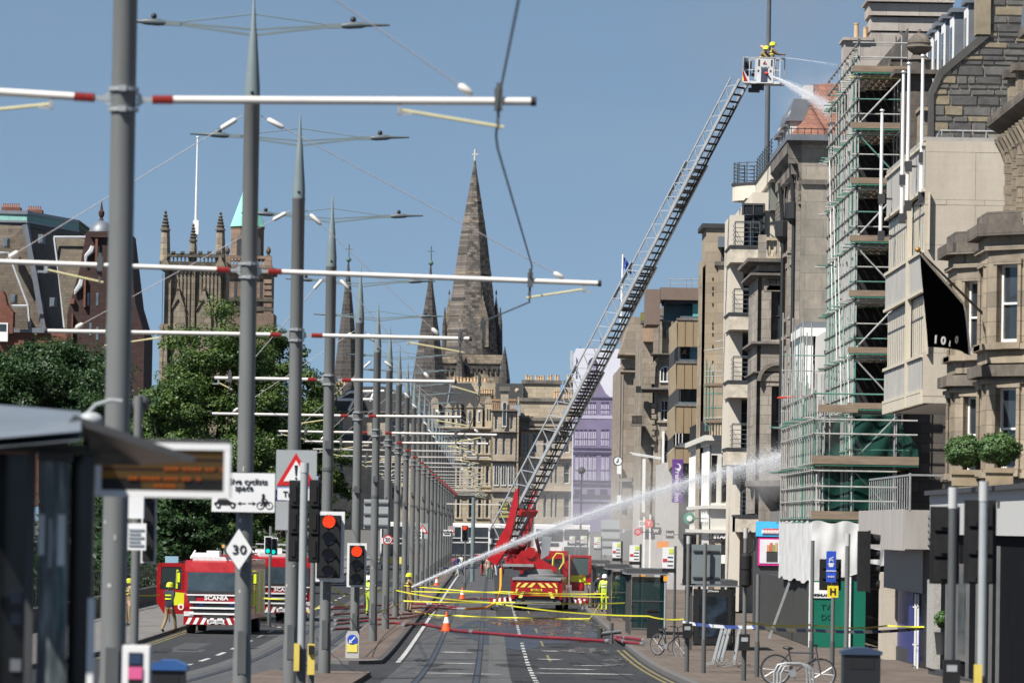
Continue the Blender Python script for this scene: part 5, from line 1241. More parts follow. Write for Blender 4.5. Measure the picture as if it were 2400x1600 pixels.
def cathedral():
 Y = 1050.0
 root = thing('cathedral', 'soot-dark cathedral with a great central spire and two slim western spires', 'church', (at(1106, 1230, Y).x, Y, 0))
 cx = at(1106, 800, Y).x
 spire_part(root, 'great_spire', [(1114, 372, 1.5), (1114, 400, 5), (1112, 480, 18.5), (1110, 560, 32), (1107, 691, 49), (1105, 832, 62)], Y, S_cath, cx=cx)
 b = MB(); a = at(1114, 372, Y); t_ = at(1114, 350, Y); b.tube((cx, Y, a.z-1), (cx, Y, t_.z), 0.2, n=6); b.bar((cx-0.6, Y, a.z+0.9), (cx+0.6, Y, a.z+0.9), 0.3, 0.3); b.build('spire_cross', pm('stone_pale', (0.5, 0.48, 0.45), 0.8), root)
 for py, r in ((470, 17.3), (520, 25.7), (640, 42.7)):
  spire_part(root, 'spire_band', [(1106, py-3, r), (1106, py+3, r+0.6)], Y, S_cathl, cx=cx)
 for px, pt, pe, pb, hw, dy in ((1084, 708, 745, 792, 9, -4.4), (1131, 690, 748, 812, 14, -4.9), (1053, 690, 750, 832, 10, -1.2), (1163, 690, 752, 832, 9, -1.2)):
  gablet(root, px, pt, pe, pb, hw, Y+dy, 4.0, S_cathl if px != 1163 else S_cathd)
  spire_part(root, 'finial', [(px, pt-11, 0.6), (px, pt-4, 2.0), (px, pt+2, 1.0)], Y+dy+1, S_cathd, 6)
 for px in (1042, 1172): spire_part(root, 'corner_pinnacle', [(px, 720, 1), (px, 760, 5), (px, 832, 7)], Y-1, S_cathd, 8)
 p = PF(root, Y-6.4)
 p.rect('tower', 1020, 850, 1172, 1235, S_cathl, 0, 12.5); p.rect('tower_cornice', 1016, 832, 1178, 850, S_cathl, 0.5, 13.5); p.rect('tower_string', 1020, 858, 1172, 862, S_cathd, 0.3, 0)
 for i in range(12): px = 1030+i*12; p.rect('corbel', px, 862, px+6, 875, S_cathd, 0.35, 0)
 for px, hw in ((1037, 9), (1131, 21)):
  for k, (e, m) in enumerate(((0, S_cathl), (4, S_cathd), (8, M_dark))):
   h2 = max(2.0, hw-e); p.poly('tower_arch', [(px-h2, 960), (px+h2, 960), (px+h2, 900+e*0.5), (px+h2*0.55, 876+e), (px, 866+e*1.4), (px-h2*0.55, 876+e), (px-h2, 900+e*0.5)], m, 0.35-0.12*k, 0)
 for px, pt in ((1078, 815), (1182, 812)): spire_part(root, 'turret', [(px, pt, 0.7), (px, pt+28, 6), (px, pt+78, 13.5), (px, 1000, 14)], Y-8, S_cathd, 8)
 for px, tip, cr, base, hw in ((817, 612, 572, 1000, 31), (1010, 620, 577, 1000, 40)):
  Y2 = Y-45
  spire_part(root, 'west_spire', [(px, tip, 1.2), (px-2, tip+55, 7), (px-6, base-100, hw), (px-6, base, hw+3)], Y2, S_cathd)
  x = at(px-3, 800, Y2).x; b = MB(); z0 = at(px, tip, Y2).z; z1 = at(px, cr, Y2).z
  b.tube((x, Y2, z0-1), (x, Y2, z1), 0.13, n=5); b.bar((x-0.75, Y2, z1-1.0), (x+0.75, Y2, z1-1.0), 0.16, 0.16); b.sphere((x, Y2, z0+0.3), 0.5, 8, 5); b.build('spire_cross', pm('verdigris_dark', (0.08, 0.14, 0.13), 0.7), root)
  for dx in (-20, 14): gablet(root, px+dx, base-125, base-85, base, 12, Y2-2.2, 3, S_cathl)
  spire_part(root, 'finial', [(px-30, base-92, 0.5), (px-30, base-60, 3), (px-30, base, 4)], Y2-1, S_cathd, 6)
cathedral()
S_john = stone('church_stone', (0.30, 0.25, 0.185), (0.25, 0.21, 0.165), (0.10, 0.085, 0.065), 0.7, 0.5, 0.4, (0.08, 0.07, 0.055), 0.015)
S_johnd = stone('church_stone_dark', (0.12, 0.105, 0.08), (0.09, 0.08, 0.065), (0.05, 0.045, 0.04), 0.5, 0.4, 0.4, ms=0.02)
def church():
 Y = 450.0; root = thing('church_tower', 'square Gothic church tower with crocketed pinnacles and a pierced parapet', 'church', (at(455, 1217, Y).x, Y, 0))
 p = PF(root, Y)
 p.rect('tower', 376, 628, 530, 1180, S_john, 0, 6); p.rect('parapet_band', 374, 615, 534, 630, S_johnd, 0.25, 6.2)
 for px in (372, 392, 512, 528): p.rect('buttress', px, 640, px+10, 1180, S_john, 0.5, 0.2)
 for px in (372, 382, 527): p.rect('buttress_foot', px-4, 760, px+12, 1180, S_john, 0.8, 0.2)
 p.rect('buttress', 448, 630, 456, 1180, S_john, 0.35, 0);
 for px in range(398, 530, 9): p.rect('wall_rib', px, 648, px+1.6, 800, S_john, 0.12, 0)
 for i in range(13): px = 397+i*9; p.rect('arcade_tooth', px, 632, px+4, 642, S_johnd, 0.15, 0)
 for px in (418, 478):
  for k, (e, m) in enumerate(((0, S_john), (3, S_johnd), (5, M_dark))):
   h2 = 17-e; p.poly('belfry_arch', [(px-h2, 860), (px+h2, 860), (px+h2, 735+e), (px+h2*0.75, 718+e), (px, 698+e*1.5), (px-h2*0.75, 718+e), (px-h2, 735+e)], m, 0.25-0.07*k, 0)
  p.rect('tracery', px-1, 712, px+1, 860, S_john, 0.2, 0)
  for q in range(3): p.rect('tracery', px-11, 735+q*0-18*q+18, px+11, 738-18*q+18, S_john, 0.18, 0)
  for q in range(6): p.rect('louvre', px-11, 752+q*9, px+11, 755+q*9, pm('slate_louvre', (0.2, 0.19, 0.18), 0.8), 0.15, 0)
  p.poly('ogee', [(px-18, 728), (px-5, 690), (px-2, 672), (px+2, 672), (px+5, 690), (px+18, 728), (px, 700)], S_john, 0.4, 0)
  p.rect('ogee_finial', px-4, 676, px+4, 680, S_johnd, 0.45, 0)
 for i in range(14):
  px = 396+i*9
  if abs(px-452) < 8: continue
  p.rect('parapet_merlon', px, 600, px+3, 616, S_johnd, 0.1, 0.4)
 p.rect('parapet_cap', 392, 596, 526, 602, S_johnd, 0.2, 0.5)
 for i in range(6): px = 402+i*21; p.rect('merlon_cap', px, 589, px+9, 597, S_johnd, 0.2, 0.5)
 for px, pt, hw in ((388, 493, 12), (453, 524, 9), (517, 496, 12)):
  Yp = Y+0.4
  spire_part(root, 'pinnacle_shaft', [(px, 540 if px != 453 else 565, hw*0.78), (px-1, 600, hw), (px-1, 628, hw+1)], Yp, S_john, 8)
  prof = []; k = 6; y0 = 540 if px != 453 else 566
  for i in range(k):
   yy = pt+(y0-pt)*i/k; w = 2.5+hw*0.75*i/k; prof += [(px, yy, max(0.8, w-2.2)), (px, yy+(y0-pt)/k*0.6, w+1.4)]
  spire_part(root, 'pinnacle', prof+[(px, y0, hw+1)], Yp, S_johnd, 8)
 for px in (388, 517): p.poly('corner_gablet', [(px-13, 628), (px, 600), (px+13, 628)], S_john, 0.7, 0.3)
 a = at(459, 545, Y+3); c = at(457, 322, Y+3)
 b = MB(); b.smooth = True; b.tube((a.x, Y+3, a.z-3), (a.x, Y+3, at(458, 520, Y).z), 0.14, n=8); b.tube((a.x-0.02, Y+3, at(458, 520, Y).z), (a.x, Y+3, c.z), 0.12, 0.06, 8); b.sphere((a.x, Y+3, c.z), 0.12, 6, 4)
 fp = thing('flagpole', 'very tall bare white flagpole on the church tower roof', 'flagpole', (a.x, Y+3, at(458, 590, Y).z)); b.build('shaft', M_white, fp)
 b = MB(); b.box(a.x-0.25, a.x+0.25, Y+2.75, Y+3.25, at(458, 545, Y).z, at(458, 512, Y).z); b.build('housing', M_white, fp)
church()
def turret_church():
 Y = 560.0; root = thing('copper_turret', 'stone church turret with a pale green copper spire and balustrade', 'church', (at(585, 1218, Y).x, Y, 0))
 M_cu = pm('copper_green', (0.21, 0.52, 0.41), 0.7, var=0.15, scale=0.5); S = stone('turret_stone', (0.27, 0.19, 0.135), (0.21, 0.15, 0.11), (0.12, 0.09, 0.07), 1.2, 0.5, 0.6, (0.09, 0.07, 0.06), 0.02)
 cx = at(580, 560, Y).x
 spire_part(root, 'copper_spire', [(580, 405, 0.8), (580, 450, 12), (580, 532, 40)], Y, M_cu, cx=cx)
 spire_part(root, 'drum', [(580, 534, 40), (580, 538, 38), (580, 600, 38), (580, 612, 42)], Y, S, cx=cx)
 p = PF(root, Y-1.75)
 for px in (561, 605): p.poly('drum_arch', [(px-6, 600), (px+6, 600), (px+6, 562), (px, 554), (px-6, 562)], M_dark, 0.05, 0.2)
 q = PF(root, Y-3.2)
 q.rect('stage', 528, 640, 637, 780, S, 0, 6.4); q.rect('stage_cornice', 522, 628, 644, 640, S_johnd, 0.5, 7); q.rect('base_flare', 524, 735, 642, 1180, S, 0.6, 7)
 for i in range(12): px = 538+i*8; q.rect('baluster', px, 604, px+3.5, 624, S, 0, 0.3)
 q.rect('balustrade_rail', 528, 600, 637, 605, S, 0.1, 0.5); q.rect('balustrade_base', 526, 622, 639, 629, S, 0.2, 0.5)
 for px in (533, 629): q.rect('balustrade_pier', px-8, 602, px+8, 628, S, 0.15, 0.6); spire_part(root, 'urn', [(px, 577, 1), (px, 583, 5), (px, 590, 6), (px, 596, 3), (px, 603, 6)], Y-2.8, S_johnd, 8)
 for px in (552, 612): q.rect('niche', px-4, 655, px+4, 722, M_dark, 0.03, 0)
 for i in range(8): q.rect('quoin', 618, 655+i*14, 637, 664+i*14, S, 0.25, 0)
 for py in (700, 722): q.rect('string_course', 524, py, 641, py+5, S_johnd, 0.3, 0)
turret_church()
S_red = stone('red_sandstone', (0.17, 0.08, 0.06), (0.17, 0.08, 0.06), (0.17, 0.06, 0.04), 0.9, 0.4, 0.4, (0.12, 0.045, 0.03), 0.015)
def grand_hotel():
 Y = 620.0; root = thing('grand_hotel', 'red sandstone grand hotel with steep slate mansards and a lead-domed gable behind trees', 'building', (at(60, 1215, Y).x, Y, 0))
 S_sl = stone('mansard_slate', (0.115, 0.098, 0.078), (0.085, 0.074, 0.062), (0.05, 0.045, 0.04), 0.6, 0.35, 0.45, (0.17, 0.14, 0.10), 0.03, 0.8, 0.25, 0.1)
 def P(px, py, dy=0.0): return at(px, py, Y+dy)
 def sheet(name, pts, mat):
  b = MB(); b._add(pts, [tuple(range(len(pts)))]); return b.build(name, mat, root)
 b = MB(); A, B_, C_, D = P(58, 530), P(106, 772), P(-260, 800, 16), P(-200, 520, 16)
 b._add([A, B_, C_, D], [(0,1,2,3)]); E_, F_ = P(185, 552, 40), P(215, 790, 40); b._add([A, E_, F_, B_], [(0,1,2,3)]); b.build('mansard_roof', S_sl, root)
 b = MB(); b.path([P(60, 526, -0.6), P(84, 650, -0.6), P(104, 772, -0.6)], 0.45, 6); b.build('roof_hip', M_lead, root)
 M_cu = pm('hotel_copper', (0.17, 0.34, 0.31), 0.7, var=0.2, scale=0.6)
 for (y0, y1, o, m) in ((494, 502, 0.9, M_lead), (502, 517, 0.4, M_cu), (517, 522, 0.8, M_lead), (522, 531, 0.2, M_slate)):
  b = MB(); a0, a1, a2 = P(62+o*3, y0, -o), P(62+o*3, y1, -o), P(184+o*2, y1+22, 40); a3 = P(184+o*2, y0+22, 40); l0, l1 = P(-200, y0-5, 16), P(-200, y1-5, 16)
  b._add([l0, a0, a3, l1, a1, a2], [(0,1,4,3), (1,2,5,4)]); k0 = (l0+Vector((0,30,0)), a3+Vector((0,25,0))); b._add([l0, a0, a3, k0[1], k0[0]], [(0,1,2,3,4)]); b.build('roof_cornice', m, root)
 for px0, px1, py in ((5, 46, 478), (65, 97, 484)):
  q = PF(root, Y+12); q.rect('chimney', px0-2, py+8, px1+2, py+20, S_red, 0, 2)
  n = int((px1-px0)/5)
  for i in range(n): a = at(px0+(i+0.5)*(px1-px0)/n, py+9, Y+13); b = MB(); b.lathe([(0.11, 0), (0.1, 0.45), (0.13, 0.5)], a, 6); b.build('chimney_pot', M_potr, root)
 b = MB(); A, B_, C_, D = P(127, 558, -4), P(152, 770, -8), P(205, 800, -8), P(214, 562, -4); b._add([A, B_, C_, D], [(0,1,2,3)]); b._add([A, P(160, 556, 10), D], [(0,1,2)]); b.build('front_roof', S_sl, root)
 for pts in ([(127, 556), (139, 650), (151, 768)], [(126, 556), (214, 556)], [(0, 593), (20, 593), (66, 716), (70, 770)], [(28, 717), (64, 717)]):
  b = MB(); b.path([P(x, y, -5) for x, y in pts], 0.16, 5); b.build('lead_flashing', pm('lead_pale', (0.42, 0.43, 0.45), 0.6), root)
 b = MB(); b._add([P(40, 720, -6), P(34, 772, -6), P(66, 772, -6), P(62, 720, -6)], [(0,1,2,3)]); b.build('lower_slate', S_sl, root)
 for px, py in ((95, 560), (108, 630), (122, 708), (30, 700), (12, 568)):
  q = PF(root, Y-3); q.rect('dormer_window', px-6, py-11, px+6, py+10, M_lead, 0, 3); q.rect('dormer_pane', px-2, py-7, px+5, py+8, M_glassl, 0.05, 0)
 q = PF(root, Y-5); q.rect('wall', -200, 772, 160, 1180, S_red, 0, 40); q.rect('eaves', -200, 769, 112, 775, M_lead, 0.5, 0.5)
 q.rect('pavilion_gable', -60, 730, 32, 780, S_red, 0.6, 2); q.poly('pavilion_scroll', [(-60, 732), (32, 732), (18, 715), (12, 690), (8, 682), (-60, 682)], S_red, 0.5, 2); q.rect('pavilion_window', -4, 757, 20, 800, M_white, 0.7, 0); q.rect('pavilion_pane', 0, 760, 16, 776, M_glass, 0.75, 0)
 S_rd = stone('red_sandstone_shaded', (0.055, 0.03, 0.027), (0.05, 0.028, 0.026), (0.04, 0.02, 0.018), 0.9, 0.4, 0.3, ms=0.02)  # the red stone darkened: shade of the gable wing put into its colour
 b = MB(); b.prism([(P(172, 740).x, 2), (P(172, 740).x, P(172, 742).z), (P(200, 640).x, P(200, 640).z), (P(216, 560).x, P(216, 552).z), (P(310, 560).x, P(310, 552).z), (P(330, 700).x, P(330, 720).z), (P(350, 800).x, P(350, 790).z), (P(350, 800).x, 2)], Y-9, Y+6, 'y'); b.build('gable_wing', S_rd, root)
 for (x0, y0, x1, y1) in ((166, 735, 172, 880), (196, 650, 202, 720), (223, 560, 230, 630), (165, 700, 175, 712)): PF(root, Y-9).rect('corner_shaft', x0, y0, x1, y1, S_red, 0.5, 0.3)
 for x0, x1 in ((212, 552), (219, 552)): pass
 for pts in ([(218, 577), (214, 588), (202, 600), (200, 620)], [(192, 655), (189, 668), (178, 682), (175, 690)]):
  b = MB(); b.path([P(x, y, -9.3) for x, y in pts], [0.3, 0.35, 0.25, 0.1], 6); b.build('scroll_coping', pm('lead_pale', (0,0,0)), root)
 for px, py in ((207, 700), (228, 700), (230, 590), (212, 770), (228, 780)): PF(root, Y-9).rect('window', px-3, py-14, px+3, py+16, M_glassl, 0.06, 0)
 c = P(237, 552, -4); b = MB(); b.smooth = True; b.lathe([(1.55*math.cos(t), 1.55*math.sin(t)*1.15) for t in [math.pi/2*i/8 for i in range(8)]]+[(0.05, 1.8)], c, 14); b.build('lead_dome', M_lead, root)
 spire_part(root, 'dome_finial', [(238, 470, 0.5), (238, 492, 3.5), (238, 497, 7), (238, 506, 6), (238, 510, 3), (238, 516, 6)], Y-4, S_rd, 8)
 PF(root, Y-9).rect('dome_cornice', 212, 549, 262, 556, S_rd, 0.5, 8)
grand_hotel()
S_we = stone('west_end_stone', (0.48, 0.405, 0.29), (0.48, 0.405, 0.295), (0.3, 0.25, 0.18), 1.0, 0.45, 0.36, (0.13, 0.11, 0.09), 0.015)
S_we2 = stone('west_end_brown', (0.41, 0.345, 0.265), (0.42, 0.36, 0.28), (0.25, 0.21, 0.165), 1.2, 0.5, 0.3, (0.11, 0.10, 0.085), 0.015)
def west_end():
 Y = 600.0
 r1 = thing('mansard_terrace', 'ornate blond stone terrace with a slate mansard and small dormers closing the street', 'building', (at(1080, 1235, Y).x, Y, 0))
 p = PF(r1, Y)
 wx = [1012, 1030, 1052, 1074, 1102, 1124, 1142]
 wins = [(x-4, y0, x+4, y1) for x in wx for y0, y1 in ((1025, 1062), (1092, 1138), (1168, 1212))]
 p.wall(985, 1003, 1152, 1240, wins, S_we, '', fm=M_sash, sur=S_we, t=0.2)
 p.rect('core', 985, 1010, 1152, 1240, S_we, -0.4, 12)
 for x0, x1 in ((1000, 1148),):
  p.cornice(985, 1152, 998, S_we2, 0.8, 12, 0.8); p.cornice(985, 1152, 1072, S_we2, 0.5, 8); p.cornice(985, 1152, 1146, S_we2, 0.6, 9)
 p.poly('mansard_roof', [(990, 1000), (1006, 935), (1018, 897), (1104, 897), (1122, 940), (1152, 960), (1152, 1000)], M_slate, -0.3, 8)
 for x in (1052, 1074, 1102, 1124):
  p.rect('dormer', x-9, 955, x+7, 1000, S_we, 0.25, 1); p.poly('dormer_pediment', [(x-10, 955), (x-1, 943), (x+8, 955)], S_we2, 0.35, 1); p.rect('dormer_pane', x-4, 962, x+2, 990, M_white, 0.3, 0); p.rect('dormer_pane', x-3, 965, x+1, 987, M_glass, 0.32, 0)
 for x in (1020, 1146): p.rect('dormer', x-10, 945, x+8, 1000, S_we, 0.3, 1); p.poly('dormer_dome', [(x-11, 945), (x-8, 935), (x-1, 930), (x+6, 935), (x+9, 945)], S_we2, 0.35, 1); p.rect('dormer_pane', x-5, 958, x-2, 985, M_glass, 0.35, 0); p.rect('dormer_pane', x+1, 958, x+4, 985, M_glass, 0.35, 0)
 p.rect('chimney', 1060, 893, 1140, 905, S_we2, -3, 6); p.rect('chimney', 1108, 897, 1160, 925, S_we, -2, 5)
 q = PF(r1, Y+4)
 for i in range(10): a = at(1067+i*8, 894, Y+4); chimney_pots(r1, a.x-0.3, a.x+0.1, Y+4, a.z-0.1, 1, M_pot, 0.16, 0.65)
 for i in range(6): a = at(1126+i*5.5, 922, Y+2); chimney_pots(r1, a.x-0.2, a.x+0.1, Y+2, a.z, 1, M_pot, 0.13, 0.5)
 b = MB(); b.path([at(1058, 900, Y-1), at(1050, 945, Y-1.5)], 0.15, 4); b.build('lead_flashing', M_lead, r1)
 r2 = thing('bay_tower_house', 'narrow tower-fronted stone house with triple windows and a pub banner', 'building', (at(1182, 1235, Y).x, Y-1.5, 0))
 t = PF(r2, Y-1.6)
 tw = [(x-3.5, y0, x+3.5, y1) for x in (1163, 1181, 1199) for y0, y1 in ((972, 1005), (1020, 1065))]
 t.wall(1152, 958, 1210, 1240, tw, S_we2, 'v', fm=M_sash)
 t.rect('core', 1152, 960, 1216, 1240, S_we2, -0.4, 6)
 for x in (1163, 1180, 1197): c = at(x, 1138, Y-1.6); arch_window(r2, c.x, Y-1.62, c.z, 0.62, 2.5, M_sash, bars=1)
 M_or = pm('orange_stone', (0.36, 0.22, 0.11), 0.9, var=0.25, scale=1.5)
 for x0, x1 in ((1152, 1172), (1193, 1210)):
  for i in range(4): t.rect('parapet_baluster', x0+1+i*(x1-x0)/4, 938, x0+3.5+i*(x1-x0)/4, 960, M_or, 0.1, 0.3)
  t.rect('parapet_rail', x0, 935, x1, 939, M_or, 0.2, 0.5)
 t.rect('aedicule', 1173, 915, 1192, 960, S_we2, 0.2, 1.0); t.rect('aedicule_cap', 1170, 906, 1195, 916, S_fd, 0.4, 1.2); c = at(1182, 1000, Y-1.6); arch_window(r2, c.x, Y-1.85, c.z, 0.5, 2.9, M_sash, bars=0)
 for py in (960, 1010, 1078, 1150): t.cornice(1150, 1212, py, S_fd, 0.4, 6)
 t.rect('banner', 1168, 1176, 1203, 1216, M_black, 0.3, 0.05)
 for i, w in enumerate(('LAST', '###', 'LAST', '####')): lettering(w, 0.45, pm('banner_yellow', (0.55, 0.5, 0.08), 0.5), r2, at(1181, 1182+i*9, Y-2.0), bold=0.02, name='banner_lettering')
 t.rect('slate_roof', 1162, 897, 1226, 945, M_slate, -3, 6)
 t.rect('corner_pier', 1208, 930, 1217, 1240, S_we2, 0.3, 1); a = at(1212, 915, Y-1.5); b = MB(); b.sphere(a, 0.28, 8, 6); b.build('ball_finial', S_we2, r2)
 r3 = thing('flat_fronted_block', 'flat fronted brown stone block with balustrade and rows of chimney pots behind the ladder', 'building', (at(1280, 1238, Y).x, Y, 0))
 u = PF(r3, Y)
 bw = [(x-w, y0, x+w, y1) for x, w in ((1228, 3), (1236, 3), (1252, 7), (1277, 4), (1293, 3), (1303, 3), (1328, 7)) for y0, y1 in ((1016, 1060), (1084, 1132), (1158, 1212))]
 u.wall(1217, 1003, 1350, 1245, bw, S_we2, 's', fm=M_sash)
 u.rect('core', 1210, 975, 1350, 1245, S_we2, -0.4, 10); u.rect('attic', 1220, 937, 1350, 980, S_we2, -1.2, 8)
 u.cornice(1217, 1350, 1003, S_fd, 0.7, 8, 0.7); u.cornice(1217, 1350, 1070, S_we2, 0.5, 8); u.cornice(1217, 1350, 1146, S_we2, 0.5, 8); u.rect('balustrade', 1240, 982, 1320, 998, S_we2, 0.1, 0.5); u.rect('balustrade_base', 1217, 980, 1350, 985, S_fd, 0.3, 0.6)
 u.rect('attic_cap', 1218, 933, 1350, 939, S_fd, -1.0, 8)
 u.rect('chimney', 1226, 896, 1314, 935, S_we, -2, 5); u.rect('chimney_cap', 1223, 890, 1318, 897, S_fd, -1.8, 5.2); u.rect('chimney', 1324, 896, 1350, 935, S_we2, -3, 5); u.rect('chimney_cap', 1322, 890, 1352, 898, S_fd, -2.8, 5.2)
 for i in range(14):
  if i in (3, 8, 11): continue
  a = at(1234+i*5.7, 891, Y+3); chimney_pots(r3, a.x-0.15, a.x+0.15, Y+3, a.z-0.1, 1, M_pot, 0.14, 0.75)
 for i in range(8): a = at(1300+i*5.6, 931, Y+2); chimney_pots(r3, a.x-0.15, a.x+0.15, Y+2, a.z-0.1, 1, M_pot, 0.15, 0.8)
 for i in range(3): a = at(1331+i*5.6, 891, Y+4); chimney_pots(r3, a.x-0.15, a.x+0.15, Y+4, a.z-0.1, 1, M_pot, 0.15, 0.75)
 r4 = thing('grey_roofed_terrace', 'long stone terrace with a dark slate roof seen between the tram poles', 'building', (at(880, 1230, Y).x, Y-30, 0))
 v = PF(r4, Y-30)
 vw = [(x-5, y0, x+5, y1) for x in (800, 828, 876, 923, 945, 968) for y0, y1 in ((985, 1012), (1080, 1130), (1140, 1170))]
 v.wall(770, 970, 996, 1240, vw, S_we2, 's', fm=M_sash); v.rect('core', 770, 972, 996, 1240, S_we2, -0.4, 12)
 v.poly('slate_roof', [(765, 968), (790, 930), (830, 905), (900, 905), (960, 925), (996, 968)], M_slate, -0.5, 10); v.cornice(768, 998, 962, S_fd, 0.6, 9)
 for pts in ([(790, 934), (820, 918), (900, 916)], [(880, 912), (868, 940)], [(830, 936), (817, 962)], [(790, 936), (880, 936)]):
  b = MB(); b.path([at(x, y, Y-31) for x, y in pts], 0.14, 4); b.build('lead_flashing', M_white, r4)
 v.rect('balcony', 770, 1022, 996, 1034, M_iron, 0.9, 0); v.rect('string_course', 770, 1038, 996, 1046, S_we2, 0.6, 0); v.rect('chimney', 768, 898, 800, 930, S_we2, -3, 6)
 for i in range(4): a = at(790+i*6, 900, Y-27); chimney_pots(r4, a.x-0.15, a.x+0.15, Y-27, a.z-0.1, 1, M_pot, 0.14, 0.7)
west_end()
def wrapped():
 Y = 520.0; root = thing('wrapped_building', 'building wrapped in a lilac sheet printed with a purple facade', 'building', (at(1400, 1238, Y).x, Y, 0))
 M_li = pm('lilac_sheet', (0.58, 0.58, 0.65), 0.7, var=0.05, scale=0.3); M_pu = pm('purple_print', (0.19, 0.165, 0.26), 0.7, var=0.15, scale=0.4); M_dp = pm('deep_purple_print', (0.05, 0.04, 0.085), 0.7); M_lp = pm('pale_purple_print', (0.42, 0.39, 0.49), 0.7); M_bp = pm('blue_purple_print', (0.09, 0.09, 0.22), 0.7)
 p = PF(root, Y)
 p.rect('sheeted_wall', 1344, 818, 1470, 1245, M_li, 0, 18)
 p.poly('printed_wall', [(1342, 1245), (1344, 950), (1356, 926), (1370, 905), (1378, 885), (1400, 885), (1408, 900), (1420, 922), (1430, 930), (1460, 930), (1460, 1245)], M_pu, 0.03, 0)
 p.poly('printed_gable', [(1376, 900), (1376, 862), (1380, 845), (1387, 838), (1394, 838), (1400, 848), (1402, 862), (1402, 900)], M_dp, 0.05, 0); p.poly('printed_gable', [(1381, 896), (1381, 866), (1388, 850), (1395, 850), (1398, 866), (1398, 896)], M_pu, 0.07, 0)
 p.rect('printed_turret', 1437, 872, 1452, 932, M_lp, 0.06, 0); p.rect('printed_turret', 1441, 880, 1449, 908, M_dp, 0.08, 0)
 for y0, y1 in ((948, 970), (1012, 1044), (1072, 1130)):
  for k, x in enumerate((1352, 1362, 1372, 1383, 1393, 1413, 1423)):
   p.rect('printed_window', x-4, y0, x+4, y1, M_lp, 0.06, 0); p.rect('printed_window', x-4, y0-6, x+4, y0-3, M_dp, 0.06, 0); p.rect('printed_window', x-0.7, y0, x+0.7, y1, M_dp, 0.08, 0); p.rect('printed_window', x-4, (y0+y1)/2, x+4, (y0+y1)/2+1.5, M_dp, 0.08, 0)
 for x in (1354, 1384, 1414): p.rect('printed_window', x-8, 1146, x+10, 1158, M_dp, 0.06, 0)
 for y, h in ((932, 3), (974, 6), (1050, 3), (1060, 4), (1126, 3), (1134, 5), (1160, 7), (1176, 2)): p.rect('printed_cornice', 1343, y, 1460, y+h, M_dp if h != 6 else M_lp, 0.07, 0)
 for y in (942, 1005): p.rect('printed_bay', 1440, y, 1452, y+34, M_bp, 0.07, 0)
 q = PF(root, Y-0.5); q.rect('antenna', 1336, 822, 1343, 866, pm('antenna_grey', (0.4, 0.42, 0.43), 0.6), 0, 0.4)
 b = MB()
 for px in (1360, 1390, 1408, 1440): b.tube(at(px, 819, Y+2), at(px, 812-(px == 1408)*20, Y+2), 0.04, n=4)
 b.build('roof_posts', M_dark, root)
wrapped()
def leafmat(name, c1, c2):
 m, nt, b, out = _new(name)
 oi = N(nt, 'NewGeometry'); n = N(nt, 'TexNoise', i_Scale=0.9, i_Detail=4.0); L(nt, oi.outputs['Position'], n.inputs['Vector'])
 mx = N(nt, 'MixRGB'); mx.inputs[1].default_value = rgba(c1); mx.inputs[2].default_value = rgba(c2)
 mr = N(nt, 'MapRange'); mr.inputs[1].default_value = 0.35; mr.inputs[2].default_value = 0.65; L(nt, n.outputs[0], mr.inputs[0]); L(nt, mr.outputs[0], mx.inputs[0]); L(nt, mx.outputs[0], b.inputs['Base Color'])
 b.inputs['Roughness'].default_value = 0.5; b.inputs['Specular IOR Level'].default_value = 0.35
 tr = N(nt, 'BsdfTranslucent'); L(nt, mx.outputs[0], tr.inputs[0]); ms = N(nt, 'MixShader'); ms.inputs[0].default_value = 0.3
 L(nt, b.outputs[0], ms.inputs[1]); L(nt, tr.outputs[0], ms.inputs[2]); L(nt, ms.outputs[0], out.inputs[0])
 return m
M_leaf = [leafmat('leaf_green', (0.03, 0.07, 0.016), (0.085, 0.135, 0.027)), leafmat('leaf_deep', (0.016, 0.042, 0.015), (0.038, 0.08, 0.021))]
M_bark = pm('tree_bark', (0.07, 0.06, 0.05), 0.95, var=0.35, scale=4, bump=0.4)
